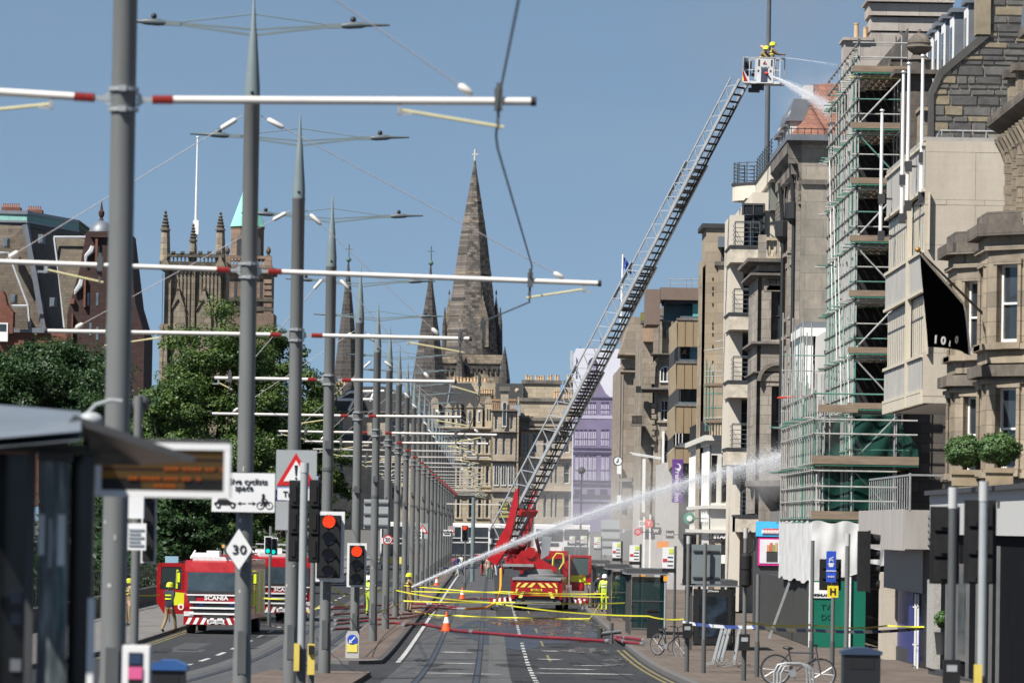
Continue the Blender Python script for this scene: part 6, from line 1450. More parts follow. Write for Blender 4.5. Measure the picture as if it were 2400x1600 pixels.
def tree(px, ptop, hw, Y, label, seed, nl=24000, mat=0, bottom=1300, leaf=0.21):
 r = random.Random(seed); s = Y/FPX
 base = at(px, 1230, Y); x = base.x; zt = at(px, ptop, Y).z; zb = at(px, bottom, Y).z; W = hw*s
 root = thing('tree', label, 'tree', (x, Y, 0.12), 'trees along the gardens')
 cz, hz = (zt+zb)/2, (zt-zb)/2
 clumps = []
 nc = max(60, int(30*W*hz/10))
 for i in range(nc):
  while True:
   d = Vector((r.uniform(-1,1), r.uniform(-1,1), r.uniform(-1,1)))
   if d.length < 1 and d.length > 0.35: break
  k = 0.85+0.25*r.random()
  taper = 1.0 if d.z < 0.2 else 1-0.35*(d.z-0.2)
  clumps.append((Vector((x+d.x*W*k*taper, Y+d.y*W*0.8*k*taper, cz+d.z*hz*k*0.95)), r.uniform(0.8, 1.5)*W/4.6))
 b = MB(); b.smooth = True
 b.path([(x, Y, 0), (x+0.2, Y, 2.0), (x-0.1, Y+0.1, cz-hz*0.3), (x+0.2, Y, cz+hz*0.2)], [0.42, 0.34, 0.25, 0.1], 9)
 tk = b.build('trunk', M_bark, root)
 for c, cr in clumps[::6]:
  b = MB(); z0 = cz-hz*r.uniform(0.2, 0.6); st = Vector((x, Y, z0)); mid = st.lerp(c, 0.5)+Vector((0, 0, 0.4)); b.path([st, mid, c], [0.14, 0.09, 0.025], 5); b.build('limb', M_bark, root)
 vs = []; fs = []; per = nl//len(clumps)
 for c, cr in clumps:
  for _ in range(per):
   d = Vector((r.gauss(0,1), r.gauss(0,1), r.gauss(0,1))).normalized()
   rad = cr*(0.25+0.95*r.random()**0.7)*(1+0.25*math.sin(d.x*5+c.x)*math.sin(d.z*6+c.z)); p = c+Vector((d.x, d.y, d.z*0.62))*rad
   nrm = (d+Vector((r.gauss(0,0.5), r.gauss(0,0.5), 0.45+r.gauss(0,0.5)))).normalized()
   t = nrm.cross(Vector((r.gauss(0,1), r.gauss(0,1), r.gauss(0,1)))).normalized(); u = nrm.cross(t); k = leaf*r.uniform(0.55, 1.25)
   o = len(vs); vs += [tuple(p-t*k*0.5), tuple(p+u*k*0.32), tuple(p+t*k*0.55), tuple(p-u*k*0.32)]; fs.append((o, o+1, o+2, o+3))
 me = bpy.data.meshes.new('crown'); me.from_pydata(vs, [], fs); me.materials.append(M_leaf[mat]); stuff(place('crown', me, root))
tree(505, 718, 172, 338, 'largest broad green tree in front of the church tower', 1, 95000, 0)
tree(655, 742, 122, 352, 'green tree right of the church tower behind the tram poles', 2, 60000, 0)
tree(385, 860, 105, 315, 'green tree behind the fire engines, left of the diamond sign', 3, 42000, 0)
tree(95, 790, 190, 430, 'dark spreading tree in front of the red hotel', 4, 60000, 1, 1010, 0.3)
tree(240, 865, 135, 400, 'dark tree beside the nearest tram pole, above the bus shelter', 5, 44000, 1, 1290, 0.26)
tree(745, 950, 78, 365, 'narrow tree at the right end of the garden trees', 6, 32000, 0)
tree(560, 1010, 120, 300, 'low leafy tree just above the fire engine roof', 7, 44000, 0, 1295)
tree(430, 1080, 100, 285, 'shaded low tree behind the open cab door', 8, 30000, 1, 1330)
t = thing('garden_wall', 'dark low wall with iron railings along the gardens', 'wall', (-16.5, 250, 0.12))
b = MB(); b.box(-16.9, -16.5, 150, 560, 0.1, 0.9); b.build('wall', pm('wall_dark_stone', (0.07, 0.065, 0.06), 0.9, var=0.3), t)
b = MB()
for i in range(150): y = 180+i*1.2; b.box(-16.72, -16.68, y, y+0.04, 0.9, 2.0)
b.box(-16.73, -16.67, 180, 360, 1.95, 2.0); stuff(b.build('railings', M_iron, t))
hedge = MB(); rr = random.Random(9)
for _ in range(30000):
 y = rr.uniform(205, 420); x = -18.4+rr.gauss(0, 0.6); z = 0.2+abs(rr.gauss(0, 1.5)); k = rr.uniform(0.1, 0.26); d = Vector((rr.gauss(0,1), rr.gauss(0,1), rr.gauss(0.4,1))).normalized(); a = d.cross(Vector((0.3, 0.2, 1))).normalized()*k; c = d.cross(a).normalized()*k*0.6
 p = Vector((x, y, z)); hedge.quad(p-a, p+c, p+a, p-c)
o = stuff(hedge.build('shrubbery', M_leaf[1])); o['label'] = 'dark shrubbery behind the garden railings'
M_fred = pm('fire_red', (0.31, 0.004, 0.006), 0.3, var=0.2, scale=2.5, coat=0.5)
M_fredd = pm('fire_red_dull', (0.30, 0.008, 0.01), 0.5, var=0.15)
M_yel = pm('hivis_yellow', (0.62, 0.72, 0.02), 0.5, var=0.05)
M_yelp = pm('chevron_yellow', (0.72, 0.62, 0.12), 0.5, var=0.05)
M_tyre = pm('tyre', (0.018, 0.018, 0.018), 0.85, var=0.2)
M_chrome = pm('chrome_grey', (0.45, 0.46, 0.47), 0.3, 0.7)
M_alu = pm('aluminium', (0.50, 0.52, 0.54), 0.4, 0.5, 0.12, 2)
M_lad = pm('ladder_metal', (0.38, 0.395, 0.41), 0.45, 0.4, 0.15, 2)
M_cage = pm('cage_white', (0.5, 0.5, 0.51), 0.5)
M_lens = pm('lamp_lens', (0.6, 0.62, 0.62), 0.12, var=0.2, scale=9)
def wheel(root, x, y, r, w=0.3):
 b = MB(); b.smooth = True; M = Matrix.Rotation(math.pi/2, 3, 'Y')
 def lx(prof, mat, name, par):
  q = MB(); q.smooth = True; q.lathe(prof, (0,0,0), 20); q.v = [tuple(M@Vector(v)+Vector((x, y, r))) for v in q.v]; return q.build(name, mat, par)
 t = lx([(r*0.55, -w/2), (r*0.95, -w/2), (r, -w/2+0.04), (r, w/2-0.04), (r*0.95, w/2), (r*0.55, w/2)], M_tyre, 'wheel', root)
 lx([(0.03, -w/2+0.05), (r*0.5, -w/2+0.03), (r*0.56, -w/2-0.01), (r*0.56, w/2+0.01), (r*0.5, w/2-0.03), (0.03, w/2-0.05)], M_chrome, 'rim', t)
def fire_engine(loc, rz, label, door, plate):
 root = thing('fire_engine', label, 'fire engine', (0,0,0), 'fire engines on the left carriageway')
 hw = 1.2
 def bx(name, x0, x1, y0, y1, z0, z1, mat, par=None): b = MB(); b.box(x0, x1, y0, y1, z0, z1); return b.build(name, mat, par or root)
 b = MB(); b.prism([(0.0, 0.55), (-0.06, 1.0), (-0.02, 1.45), (0.02, 1.52), (0.10, 2.3), (0.22, 2.66), (0.4, 2.72), (3.0, 2.72), (3.0, 0.55)], -hw, hw, 'x'); cab = b.build('cab', M_fred, root)
 b = MB(); b.prism([(-0.02, 1.56), (0.055, 2.28), (0.08, 2.28), (0.01, 1.54)], -hw+0.12, hw-0.12, 'x'); b.build('windscreen', pm('windscreen', (0.045, 0.065, 0.08), 0.05, var=0.6, scale=1.2, spec=0.4), cab)
 b = MB(); b.prism([(-0.03, 1.50), (-0.045, 1.585), (0.02, 1.585), (0.02, 1.5)], -hw+0.08, hw-0.08, 'x'); b.build('wiper_cowl', M_dark, cab)
 bx('dash_card', -0.28, 0.02, -0.005, 0.0, 1.62, 1.70, M_white, cab)
 lettering('SCANIA', 0.2, M_white, cab, (0, -0.075, 1.33), bold=0.035, sx=1.25)
 bx('grille', -0.86, 0.86, -0.075, -0.03, 0.72, 1.2, M_black, cab)
 for z in (1.17, 0.96, 0.75): bx('grille_bar', -0.98, 0.98, -0.11, -0.05, z-0.03, z+0.035, M_white, cab)
 bx('white_stripe', -hw+0.1, hw-0.1, -0.075, -0.02, 1.42, 1.47, M_white, cab)
 for s in (-1, 1):
  bx('badge_panel', s*0.92-0.13, s*0.92+0.13, -0.072, -0.02, 1.2, 1.4, M_dark, cab)
  h = bx('headlamp', s*1.0-0.19, s*1.0+0.17, -0.09, 0.2, 0.66, 0.83, M_lens, cab)
  bx('blue_lamp', s*0.55-0.07, s*0.55+0.07, -0.09, -0.05, 1.06, 1.1, pm('blue_lamp', (0.02, 0.03, 0.3), 0.2), cab)
  b = MB(); b.bar((s*1.22, 0.15, 2.3), (s*1.42, 0.05, 2.3), 0.04, 0.04); b.box(s*1.42-0.07, s*1.42+0.07, 0.02, 0.1, 1.85, 2.3); m = b.build('mirror', M_dark, cab)
  bx('mirror_band', s*1.42-0.05, s*1.42+0.05, 0.005, 0.02, 1.9, 2.25, M_yel, m)
 bm_ = bx('bumper', -hw, hw, -0.12, 0.3, 0.34, 0.62, M_fred)
 for i in range(9):
  x = -1.12+i*0.27; b = MB(); k = 0.12 if i > 4 else -0.12
  b.prism([(x, 0.36), (x+0.13, 0.36), (x+0.13-k, 0.60), (x-k, 0.60)], -0.135, -0.118, 'y'); b.build('bumper_stripe', M_white, bm_)
 bx('bumper_grille', -0.5, 0.5, -0.13, -0.1, 0.58, 0.68, M_dark, bm_)
 p = bx('number_plate', -0.32, 0.32, -0.15, -0.12, 0.4, 0.54, M_white, bm_); lettering(plate, 0.12, M_black, p, (0, -0.153, 0.47), bold=0.02)
 body = bx('body', -hw, hw, 3.05, 7.6, 0.55, 2.75, M_fred)
 for s in (-1, 1):
  for i in range(4): bx('locker_shutter', s*hw-(0.015 if s < 0 else -0.003)*1, s*hw+(0.012 if s > 0 else -0.003)*1, 3.2+i*1.08, 4.2+i*1.08, 0.75, 2.3, M_alu if i % 2 else M_yel, body)
  bx('side_band', s*(hw+0.006)-0.006, s*(hw+0.006)+0.006, 0.6, 3.0, 1.05, 1.5, M_yel, cab)
  bx('side_window', s*(hw+0.004)-0.006, s*(hw+0.004)+0.006, 1.7, 2.8, 1.6, 2.3, M_glass, cab)
  bx('side_window', s*(hw+0.004)-0.006, s*(hw+0.004)+0.006, 0.4, 1.4, 1.6, 2.3, M_glass, cab)
  bx('grab_rail', s*(hw+0.03)-0.02, s*(hw+0.03)+0.02, 1.5, 1.54, 1.0, 2.2, M_yel, cab)
 for y in (1.1, 5.6):
  for s in (-1, 1): wheel(root, s*1.02, y, 0.48)
 bx('light_bar', -0.95, 0.95, 0.45, 0.8, 2.72, 2.86, M_lens, cab)
 bx('chassis', -0.9, 0.9, 0.2, 7.4, 0.4, 0.6, M_black)
 la = MB()
 for s in (-1, 1):
  for z in (2.98, 3.22): la.bar((0.55+s*0.32, 0.3, z), (0.55+s*0.32, 7.2, z), 0.05, 0.06)
  la.bar((0.55+s*0.32, 0.35, 2.95), (0.55+s*0.32, 0.35, 3.25), 0.05, 0.05)
 for i in range(18): la.bar((0.23, 0.4+i*0.38, 3.0), (0.87, 0.4+i*0.38, 3.0), 0.035, 0.035); la.bar((0.23, 0.55+i*0.38, 3.2), (0.87, 0.55+i*0.38, 3.2), 0.035, 0.035)
 la.build('roof_ladder', M_alu, root)
 b = MB(); b.box(-1.0, -0.1, 0.9, 1.3, 2.74, 3.0); b.box(-0.45, 0.02, 0.6, 1.6, 2.74, 3.08); b.bar((-1.05, 0.8, 2.8), (-1.05, 2.5, 3.05), 0.06, 0.06); b.build('roof_gear', M_white, root)
 for x in (0.2, 0.9): bx('ladder_lamp', x-0.05, x+0.05, 0.2, 0.3, 3.2, 3.32, pm('amber_lamp', (0.7, 0.35, 0.1), 0.3), root)
 if door:
  d = MB(); x0 = -hw-0.02
  a = R(18); c, s_ = math.cos(a), math.sin(a)
  def D(u, t=0.0): return (x0-u*c+t*s_, 0.5-u*s_*0.4+t)
  out = [(0.0, 0.72), (0.0, 2.6), (0.25, 2.66), (1.0, 2.62), (1.1, 2.5), (1.1, 1.2), (0.85, 0.72)]
  q = MB()
  ring = [((0.14, 1.62), (0.14, 2.48), (0.92, 2.48), (0.96, 1.62))]
  def slab(pts, t0, t1, nm, mt, par=None):
   w = MB(); n = len(pts); v = [(*D(u, t0), z) for u, z in pts]+[(*D(u, t1), z) for u, z in pts]
   w._add(v, [tuple(range(n)), tuple(range(2*n-1, n-1, -1))]+[(i, n+i, n+(i+1)%n, (i+1)%n) for i in range(n)]); return w.build(nm, mt, par or root)
  dr = slab([(0, 0.72), (0, 1.62), (1.1, 1.62), (1.1, 1.15), (0.8, 0.72)], 0, 0.06, 'open_door', M_fred)
  slab([(0, 1.62), (0, 2.6), (0.14, 2.6), (0.14, 1.62)], 0, 0.06, 'door_frame', M_fred, dr); slab([(0.96, 1.62), (0.92, 2.55), (1.1, 2.5), (1.1, 1.62)], 0, 0.06, 'door_frame', M_fred, dr); slab([(0.14, 2.46), (0.14, 2.62), (1.05, 2.6), (1.0, 2.46)], 0, 0.06, 'door_frame', M_fred, dr)
  slab([(0.14, 1.62), (0.14, 2.46), (0.93, 2.46), (0.96, 1.62)], 0.02, 0.035, 'door_glass', pm('door_glass', (0.02, 0.03, 0.03), 0.1, spec=0.7), dr)
  slab([(0.02, 1.04), (0.02, 1.5), (0.72, 1.55), (0.72, 1.04)], -0.012, -0.002, 'door_panel', M_yel, dr)
  slab([(0.28, 1.66), (0.26, 2.36), (0.34, 2.36), (0.36, 1.66)], -0.01, 0.0, 'grab_rail', M_yel, dr)
  e = MB(); cx, cz = 0.14, 0.98
  slab([(cx+0.12*math.cos(t), cz+0.12*math.sin(t)) for t in [2*math.pi*i/12 for i in range(12)]], -0.02, -0.006, 'crest', M_white, dr); slab([(cx+0.06*math.cos(t), cz+0.06*math.sin(t)) for t in [2*math.pi*i/10 for i in range(10)]], -0.026, -0.021, 'crest_centre', M_fredd, dr)
 root.location = loc; root.rotation_euler = (0, 0, rz); return root
fire_engine((-10.15, 190.0, 0.0), R(-2.0), 'front fire engine facing the camera with its cab door open', True, 'SF71 CGG')
fire_engine((-8.75, 217.0, 0.0), R(14), 'second fire engine parked close behind the front one', False, 'SF71 CGE')
def ladder_truck():
 ox, oy = 2.28, 253.0
 root = thing('ladder_truck', 'red aerial ladder truck seen from behind with its ladder raised to the right', 'fire engine', (0,0,0))
 def bx(name, x0, x1, y0, y1, z0, z1, mat, par=None): b = MB(); b.box(x0, x1, y0, y1, z0, z1); return b.build(name, mat, par or root)
 rear = bx('rear_panel', -1.05, 1.08, -0.06, 0.3, 0.72, 1.52, M_fredd)
 for s in (-1, 1):
  for i, (x, z) in enumerate(((0.04, 1.28), (0.40, 1.28), (0.76, 1.28), (0.58, 0.80), (0.9, 0.94))):
   b = MB(); w = 0.30; h = 0.22
   if z > 1.2: pts = [(s*x, z+h*0.5), (s*(x+0.16), z+h*0.5), (s*(x+0.42), z-h*0.5), (s*(x+0.20), z-h*0.5)]; pts = [(max(-1.03, min(1.03, a)), c) for a, c in pts]
   else: pts = [(s*(x), z+h*0.7), (s*(x+0.16), z+h*0.7), (s*(x+0.32), z-h*0.7), (s*(x+0.14), z-h*0.7)]; pts = [(max(-1.03, min(1.03, a)), c) for a, c in pts]
   b.prism(pts, -0.075, -0.062, 'y'); b.build('chevron', M_yelp, rear)
 p = bx('number_plate', -0.28, 0.28, -0.09, -0.065, 0.99, 1.1, pm('plate_amber', (0.75, 0.5, 0.05), 0.5), rear); lettering('SJ20 KZM', 0.105, M_black, p, (0, -0.092, 1.045), bold=0.015)
 bx('deck', -1.2, 1.2, -0.1, 6.3, 1.52, 1.64, M_chrome); bx('rear_corner', -1.27, -1.07, -0.03, 0.4, 0.6, 1.6, M_fred); bx('rear_corner', 1.1, 1.27, -0.03, 0.4, 0.6, 1.6, M_fred)
 b = MB(); b.prism([(-1.2, 0.42), (-1.2, 0.62), (-0.75, 0.72), (-0.6, 0.82), (0.6, 0.82), (0.75, 0.72), (1.2, 0.62), (1.2, 0.42)], 0.05, 0.3, 'y'); b.build('rear_valance', pm('valance_dark', (0.06, 0.06, 0.062), 0.6), root)
 bx('bumper', -1.22, 1.22, -0.14, 0.0, 0.34, 0.46, M_chrome); bx('chassis', -0.5, 0.5, 0.3, 8.6, 0.5, 1.0, M_black); bx('side_locker', -1.25, -1.0, 0.5, 6.2, 0.55, 1.5, M_fred); bx('side_locker', 1.0, 1.25, 0.5, 6.2, 0.55, 1.5, M_fred)
 for y in (1.6, 2.9, 7.6):
  for s in (-1, 1): wheel(root, s*1.05, y, 0.5, 0.34)
 for s in (-1, 1):
  for y in (0.9, 5.6):
   b = MB(); b.bar((s*1.0, y, 0.62), (s*2.35, y, 0.42), 0.18, 0.2); ar = b.build('outrigger', M_fredd, root)
   for k in range(4): b = MB(); x = s*(1.35+k*0.26); b.obox((x, y-0.1, 0.56-k*0.035), (0.12, 0.01, 0.2)); b.build('outrigger_stripe', M_white, ar)
   bx('foot', s*2.25-0.25, s*2.25+0.25, y-0.25, y+0.25, 0.02, 0.12, M_dark, ar); b = MB(); b.tube((s*2.25, y, 0.1), (s*2.25, y, 0.5), 0.07, n=8); b.build('jack', M_chrome, ar)
 cab = bx('cab', -1.2, 1.25, 6.6, 8.8, 0.6, 2.75, M_fred); bx('cab_roof', -1.1, 1.15, 6.7, 8.7, 2.75, 2.95, M_fredd, cab); bx('rear_window', -0.9, 0.9, 6.56, 6.6, 1.75, 2.55, M_glass, cab)
 bx('light_bar', -0.7, 0.9, 7.0, 7.4, 2.95, 3.15, M_lens, cab)
 d = bx('open_door', 1.3, 2.38, 7.2, 7.28, 1.25, 1.75, M_fred)
 bx('door_frame', 1.3, 1.42, 7.2, 7.28, 1.75, 2.75, M_fred, d); bx('door_frame', 2.24, 2.38, 7.2, 7.28, 1.75, 2.75, M_fred, d); bx('door_frame', 1.42, 2.24, 7.2, 7.28, 2.64, 2.75, M_fred, d)
 bx('door_glass', 1.42, 2.24, 7.23, 7.25, 1.75, 2.64, pm('door_glass_green', (0.05, 0.08, 0.08), 0.1), d); bx('door_panel', 1.33, 2.1, 7.17, 7.195, 1.4, 1.72, M_yel, d); bx('door_step', 1.4, 2.05, 7.18, 7.28, 0.95, 1.25, M_fred, d); bx('door_flash', 2.05, 2.36, 7.17, 7.195, 1.28, 1.36, M_yel, d)
 bx('mirror', 2.45, 2.62, 7.6, 7.7, 1.4, 2.3, M_dark, d)
 b = MB(); b.smooth = True; b.lathe([(1.15, 0), (1.15, 0.12), (0.95, 0.16), (0.9, 0.4)], (0, 4.6, 1.64), 24); b.build('turntable', pm('turntable_grey', (0.16, 0.165, 0.17), 0.6), root)
 tb = MB(); tb.prism([(-1.4, 1.98), (0.75, 1.9), (0.8, 2.12), (0.2, 2.42), (-0.35, 2.7), (-0.6, 2.95), (-1.0, 2.95), (-1.4, 2.4)], 3.9, 4.3, 'y'); tb.build('turntable_frame', M_fred, root)
 tb = MB(); tb.prism([(-0.5, 2.0), (0.7, 1.95), (0.75, 2.1), (0.1, 2.5), (-0.3, 2.65)], 4.9, 5.2, 'y'); tb.build('turntable_frame', M_fred, root)
 b = MB(); b.tube((-0.55, 3.8, 2.85), (-0.55, 5.3, 2.85), 0.28, n=16); b.build('pivot', M_fred, root)
 bx('operator_deck', -1.9, -0.35, 3.4, 3.9, 2.15, 2.28, pm('deck_grey', (0.22, 0.23, 0.23), 0.6)); b = MB(); b.prism([(-0.05, 2.5), (0.35, 2.75), (0.45, 3.65), (0.02, 3.7)], 4.2, 5.0, 'y'); b.build('engine_hood', M_chrome, root)
 b = MB()
 for q in (4.1, 4.9): b.path([(0.55, q, 2.05), (0.58, q, 2.6), (0.75, q, 2.85), (1.08, q, 2.82), (1.1, q, 2.4), (0.9, q, 2.05)], 0.03, 6)
 b.build('guard_rail', M_yelp, root)
 b = MB(); b.tube((0.05, 4.5, 2.3), (-0.35, 4.5, 3.75), 0.09, n=10); b.tube((-0.75, 4.3, 2.4), (-0.6, 4.3, 3.5), 0.08, n=10); b.build('lift_cylinder', M_fred, root)
 B = at(1196, 1255, 257.5); T = at(1750, 192, 248.0); Lv = T-B; ln = Lv.length; u = Lv/ln
 w = u.cross(Vector((0,0,1))).normalized(); w = -w if w.x < 0 else w; nn = u.cross(w).normalized(); nn = -nn if nn.z < 0 else nn
 B = B
 inv = Matrix.Rotation(R(3.5), 3, 'Z')
 def G(s, a, c): return inv@(B+u*s+w*a+nn*c-Vector((ox, oy, 0)))      # into the truck's own coordinates
 secs = [(-0.6, 0.37, 1.2, 0.86, 0.0), (0.27, 0.60, 1.04, 0.74, 0.06), (0.50, 0.82, 0.88, 0.62, 0.12), (0.72, 1.0, 0.74, 0.5, 0.18)]
 for k, (f0, f1, wd, ht, off) in enumerate(secs):
  s0 = f0*ln if f0 > 0 else f0; s1 = f1*ln
  sec = MB()
  for sd in (-1, 1):
   a = sd*wd/2
   sec.bar(G(s0, a, off), G(s1, a, off), 0.09, 0.15, nn); sec.bar(G(s0+0.3, a, off+ht), G(s1-0.2, a, off+ht), 0.06, 0.07, nn)
   nd = int((s1-s0)/0.85);
   for i in range(nd):
    p0 = s0+0.3+(s1-s0-0.6)*i/nd; p1 = s0+0.3+(s1-s0-0.6)*(i+1)/nd
    sec.bar(G(p0, a, off), G((p0+p1)/2, a, off+ht), 0.04, 0.04, nn); sec.bar(G((p0+p1)/2, a, off+ht), G(p1, a, off), 0.04, 0.04, nn)
  so = sec.build('ladder_section', M_lad, root)
  s = s0+0.2
  while s < s1-0.05:
   r_ = MB(); r_.bar(G(s, -wd/2+0.03, off), G(s, wd/2-0.03, off), 0.09, 0.06, nn); r_.build('rung', M_black, so); s += 0.40  # rungs coloured black to stand for the ladder's shaded underside
  if k: r_ = MB(); r_.bar(G(s0+0.1, -wd/2-0.08, off+0.1), G(s0+0.1, wd/2+0.08, off+0.1), 0.1, 0.12, nn); r_.build('guide', M_chrome, so)
 cb = MB()
 for a in (-0.12, 0.1): cb.path([G(ln*t, a, -0.06) for t in (0.02, 0.3, 0.6, 0.95)], 0.035, 5)
 cb.build('cable_run', M_black, root)
 for a in (-0.68, 0.68):
  q = MB(); o = [(-1.5, 0.1), (-1.4, -0.6), (-0.2, -0.7), (0.8, -0.4), (1.9, -0.05), (2.6, 0.42), (2.3, 0.5), (1.3, 0.2), (0.6, 0.02), (-1.2, 0.02)]
  v = [G(s_, a-0.05, c) for s_, c in o]+[G(s_, a+0.05, c) for s_, c in o]; n = len(o)
  q._add(v, [tuple(range(n)), tuple(range(2*n-1, n-1, -1))]+[(i, n+i, n+(i+1)%n, (i+1)%n) for i in range(n)]); q.build('ladder_cheek', M_fred, root)
 q = MB(); q.bar(G(1.6, -0.62, -0.3), G(1.6, 0.62, -0.3), 0.3, 0.2, nn); q.bar(G(-0.4, -0.62, -0.55), G(-0.4, 0.62, -0.55), 0.5, 0.3, nn); q.build('cross_member', M_fredd, root)
 c0 = at(1790, 168, 247.6);
 cage = bpy.data.objects.new('rescue_cage', None); COL.objects.link(cage); cage.parent = root
 cage.matrix_parent_inverse = Matrix.Identity(4)
 RZ = R(-12)
 cage.location = inv@(c0-Vector((ox, oy, 0))); cage.rotation_euler = (0, R(1.5), R(3.5)+RZ)
 def cb_(name, b, m): o = bpy.data.objects.new(name, b.mesh(name, m)); COL.objects.link(o); o.parent = cage; return o
 hw, hd, hz = 0.92, 0.62, 0.62
 b = MB(); b.box(-hw, hw, -hd, hd, -hz-0.02, -hz+0.1); cb_('cage_floor', b, M_cage)
 b = MB(); b.box(-0.24, 0.58, -hd-0.03, -hd+0.03, -hz, hz-0.05); cb_('front_panel', b, M_cage)
 b = MB(); b.box(-0.02, 0.30, -hd-0.045, -hd-0.031, -hz+0.06, 0.1); cb_('panel_hatch', b, pm('hatch_dark', (0.03, 0.04, 0.07), 0.5))
 for x0, x1, z0, z1 in ((-0.18, -0.1, 0.2, 0.52), (0.44, 0.52, 0.2, 0.52), (-0.2, -0.12, -0.08, 0.02), (0.4, 0.48, -0.08, 0.02)): b = MB(); b.box(x0, x1, -hd-0.045, -hd-0.031, z0, z1); cb_('panel_slot', b, M_dark)
 b = MB();
 for k in range(2):
  o_ = 0.09-k*0.05
  b.bar((0.15-o_, -hd-0.04, 0.3), (0.15, -hd-0.04, 0.3+o_*1.7), 0.02, 0.02); b.bar((0.15+o_, -hd-0.04, 0.3), (0.15, -hd-0.04, 0.3+o_*1.7), 0.02, 0.02)
 b.bar((0.06, -hd-0.04, 0.3), (0.24, -hd-0.04, 0.3), 0.02, 0.02); cb_('emblem', b, M_fredd)
 lt = bpy.data.objects.new('lettering', text_mesh('MAGIRUS', 0.1, M_dark, 0.01)); COL.objects.link(lt); lt.parent = cage; lt.location = (0.16, -hd-0.035, 0.14); lt.rotation_euler = (R(90), 0, 0)
 for x0, x1 in ((-0.62, -0.30), (-0.30, -0.24), (0.62, 0.9)):
  b = MB(); b.path([(x0+0.02, -hd, -hz+0.15), (x0+0.02, -hd, hz-0.12), (x0+0.06, -hd, hz-0.05), (x1-0.06, -hd, hz-0.05), (x1-0.02, -hd, hz-0.12), (x1-0.02, -hd, -hz+0.15)], 0.022, 6); b.bar((x0, -hd, 0.02), (x1, -hd, 0.02), 0.03, 0.03); cb_('gate_frame', b, M_cage)
 b = MB(); b.box(-hw-0.02, -hw+0.03, -hd, hd, -hz, hz-0.02); b.prism([(-hw, -hz), (-hw+0.42, -hz), (-hw, 0.05)], -hd-0.02, -hd+0.02, 'y'); b.box(-hw, -hw+0.32, -hd-0.01, -hd+0.01, -hz+0.1, -hz+0.3); cb_('side_panel', b, M_cage)
 b = MB(); b.prism([(-hw+0.08, -hz+0.08), (-hw+0.26, -hz+0.08), (-hw, 0.02), (-hw, -0.2)], -hd-0.035, -hd-0.022, 'y'); cb_('red_flash', b, M_fred)
 b = MB(); b.prism([(-hw, -hz+0.08), (-hw+0.08, -hz+0.08), (-hw, -0.22)], -hd-0.036, -hd-0.022, 'y'); cb_('yellow_flash', b, M_yelp)
 b = MB()
 for sx in (-hw, hw):
  for sy in (-hd, hd): b.bar((sx, sy, -hz), (sx, sy, hz+0.02), 0.045, 0.045)
 for z in (hz, ):
  for sy in (-hd, hd): b.bar((-hw, sy, z), (hw, sy, z), 0.045, 0.045)
  for sx in (-hw, hw): b.bar((sx, -hd, z), (sx, hd, z), 0.045, 0.045)
 cb_('cage_rail', b, M_galv)
 b = MB(); b.box(-0.85, -0.6, -0.3, 0.0, 0.1, 0.45); b.box(-0.8, -0.62, -0.35, -0.05, -0.25, 0.0); b.sphere((-0.45, -0.4, -0.2), 0.1, 8, 6); b.box(-0.5, -0.36, -0.2, 0.1, -0.05, 0.12); cb_('control_box', b, M_dark)
 b = MB(); b.box(-0.55, 0.0, -0.2, 0.3, -hz-0.28, -hz-0.02); b.box(-0.7, -0.2, -0.15, 0.25, -hz-0.4, -hz-0.2); cb_('cage_bracket', b, M_dark)
 b = MB(); b.tube((0.2, -hd-0.03, -0.12), (0.34, -hd-0.22, -0.17), 0.06, 0.045, 8); cb_('monitor_nozzle', b, pm('monitor_red', (0.6, 0.05, 0.02), 0.4))
 root.location = (ox, oy, 0); root.rotation_euler = (0, 0, R(-3.5))
 return root, cage
LT, CAGE = ladder_truck()
def bus(px0, px1, Y, label, front, band, back=False):
 a = at(px0, 1290, Y); c = at(px1, 1290, Y); x = (a.x+c.x)/2; hw = 1.25
 root = thing('bus', label, 'bus', (x, Y, 0), 'buses at the far end of the street')
 b = MB(); b.prism([(0.0, 0.35), (-0.05, 1.4), (0.02, 3.0), (0.2, 4.25), (0.5, 4.35), (10.5, 4.35), (10.5, 0.35)], -hw, hw, 'x'); b.v = [(v[0]+x, v[1]+Y, v[2]) for v in b.v]; b.build('body', front, root)
 def bx(n, x0, x1, y0, y1, z0, z1, m): q = MB(); q.box(x+x0, x+x1, Y+y0, Y+y1, z0, z1); return q.build(n, m, root)
 bx('windscreen', -1.12, 1.12, -0.07, -0.03, 1.2, 2.35, M_glass); bx('upper_windscreen', -1.12, 1.12, -0.02, 0.05, 2.95, 3.95, M_glass); bx('colour_band', -1.15, 1.15, -0.09, -0.05, 0.5, 1.1, band); bx('destination', -0.8, 0.8, -0.04, 0.02, 2.5, 2.8, M_black)
 for s in (-1, 1): bx('headlamp', s*0.95-0.12, s*0.95+0.12, -0.11, -0.05, 0.55, 0.75, M_lens); wheel_at(root, x+s*1.0, Y+1.5)
def wheel_at(root, x, y, r=0.48):
 b = MB(); b.tube((x-0.14, y, r), (x+0.14, y, r), r, n=16); w = b.build('wheel', M_tyre, root); b = MB(); b.tube((x-0.15, y, r), (x+0.15, y, r), r*0.5, n=12); b.build('rim', M_chrome, w)
M_bus = pm('bus_white', (0.62, 0.61, 0.6), 0.35, var=0.05); M_mad = pm('bus_madder', (0.22, 0.012, 0.03), 0.35); M_bred = pm('bus_red', (0.5, 0.01, 0.03), 0.35)
bus(1062, 1096, 520, 'white bus left of the far traffic light', M_bus, M_dark); bus(1118, 1142, 540, 'madder and white bus beside the dark tram pole', M_bus, M_mad); bus(1158, 1190, 500, 'white bus with a crimson band beside the ladder foot', M_bus, M_bred)
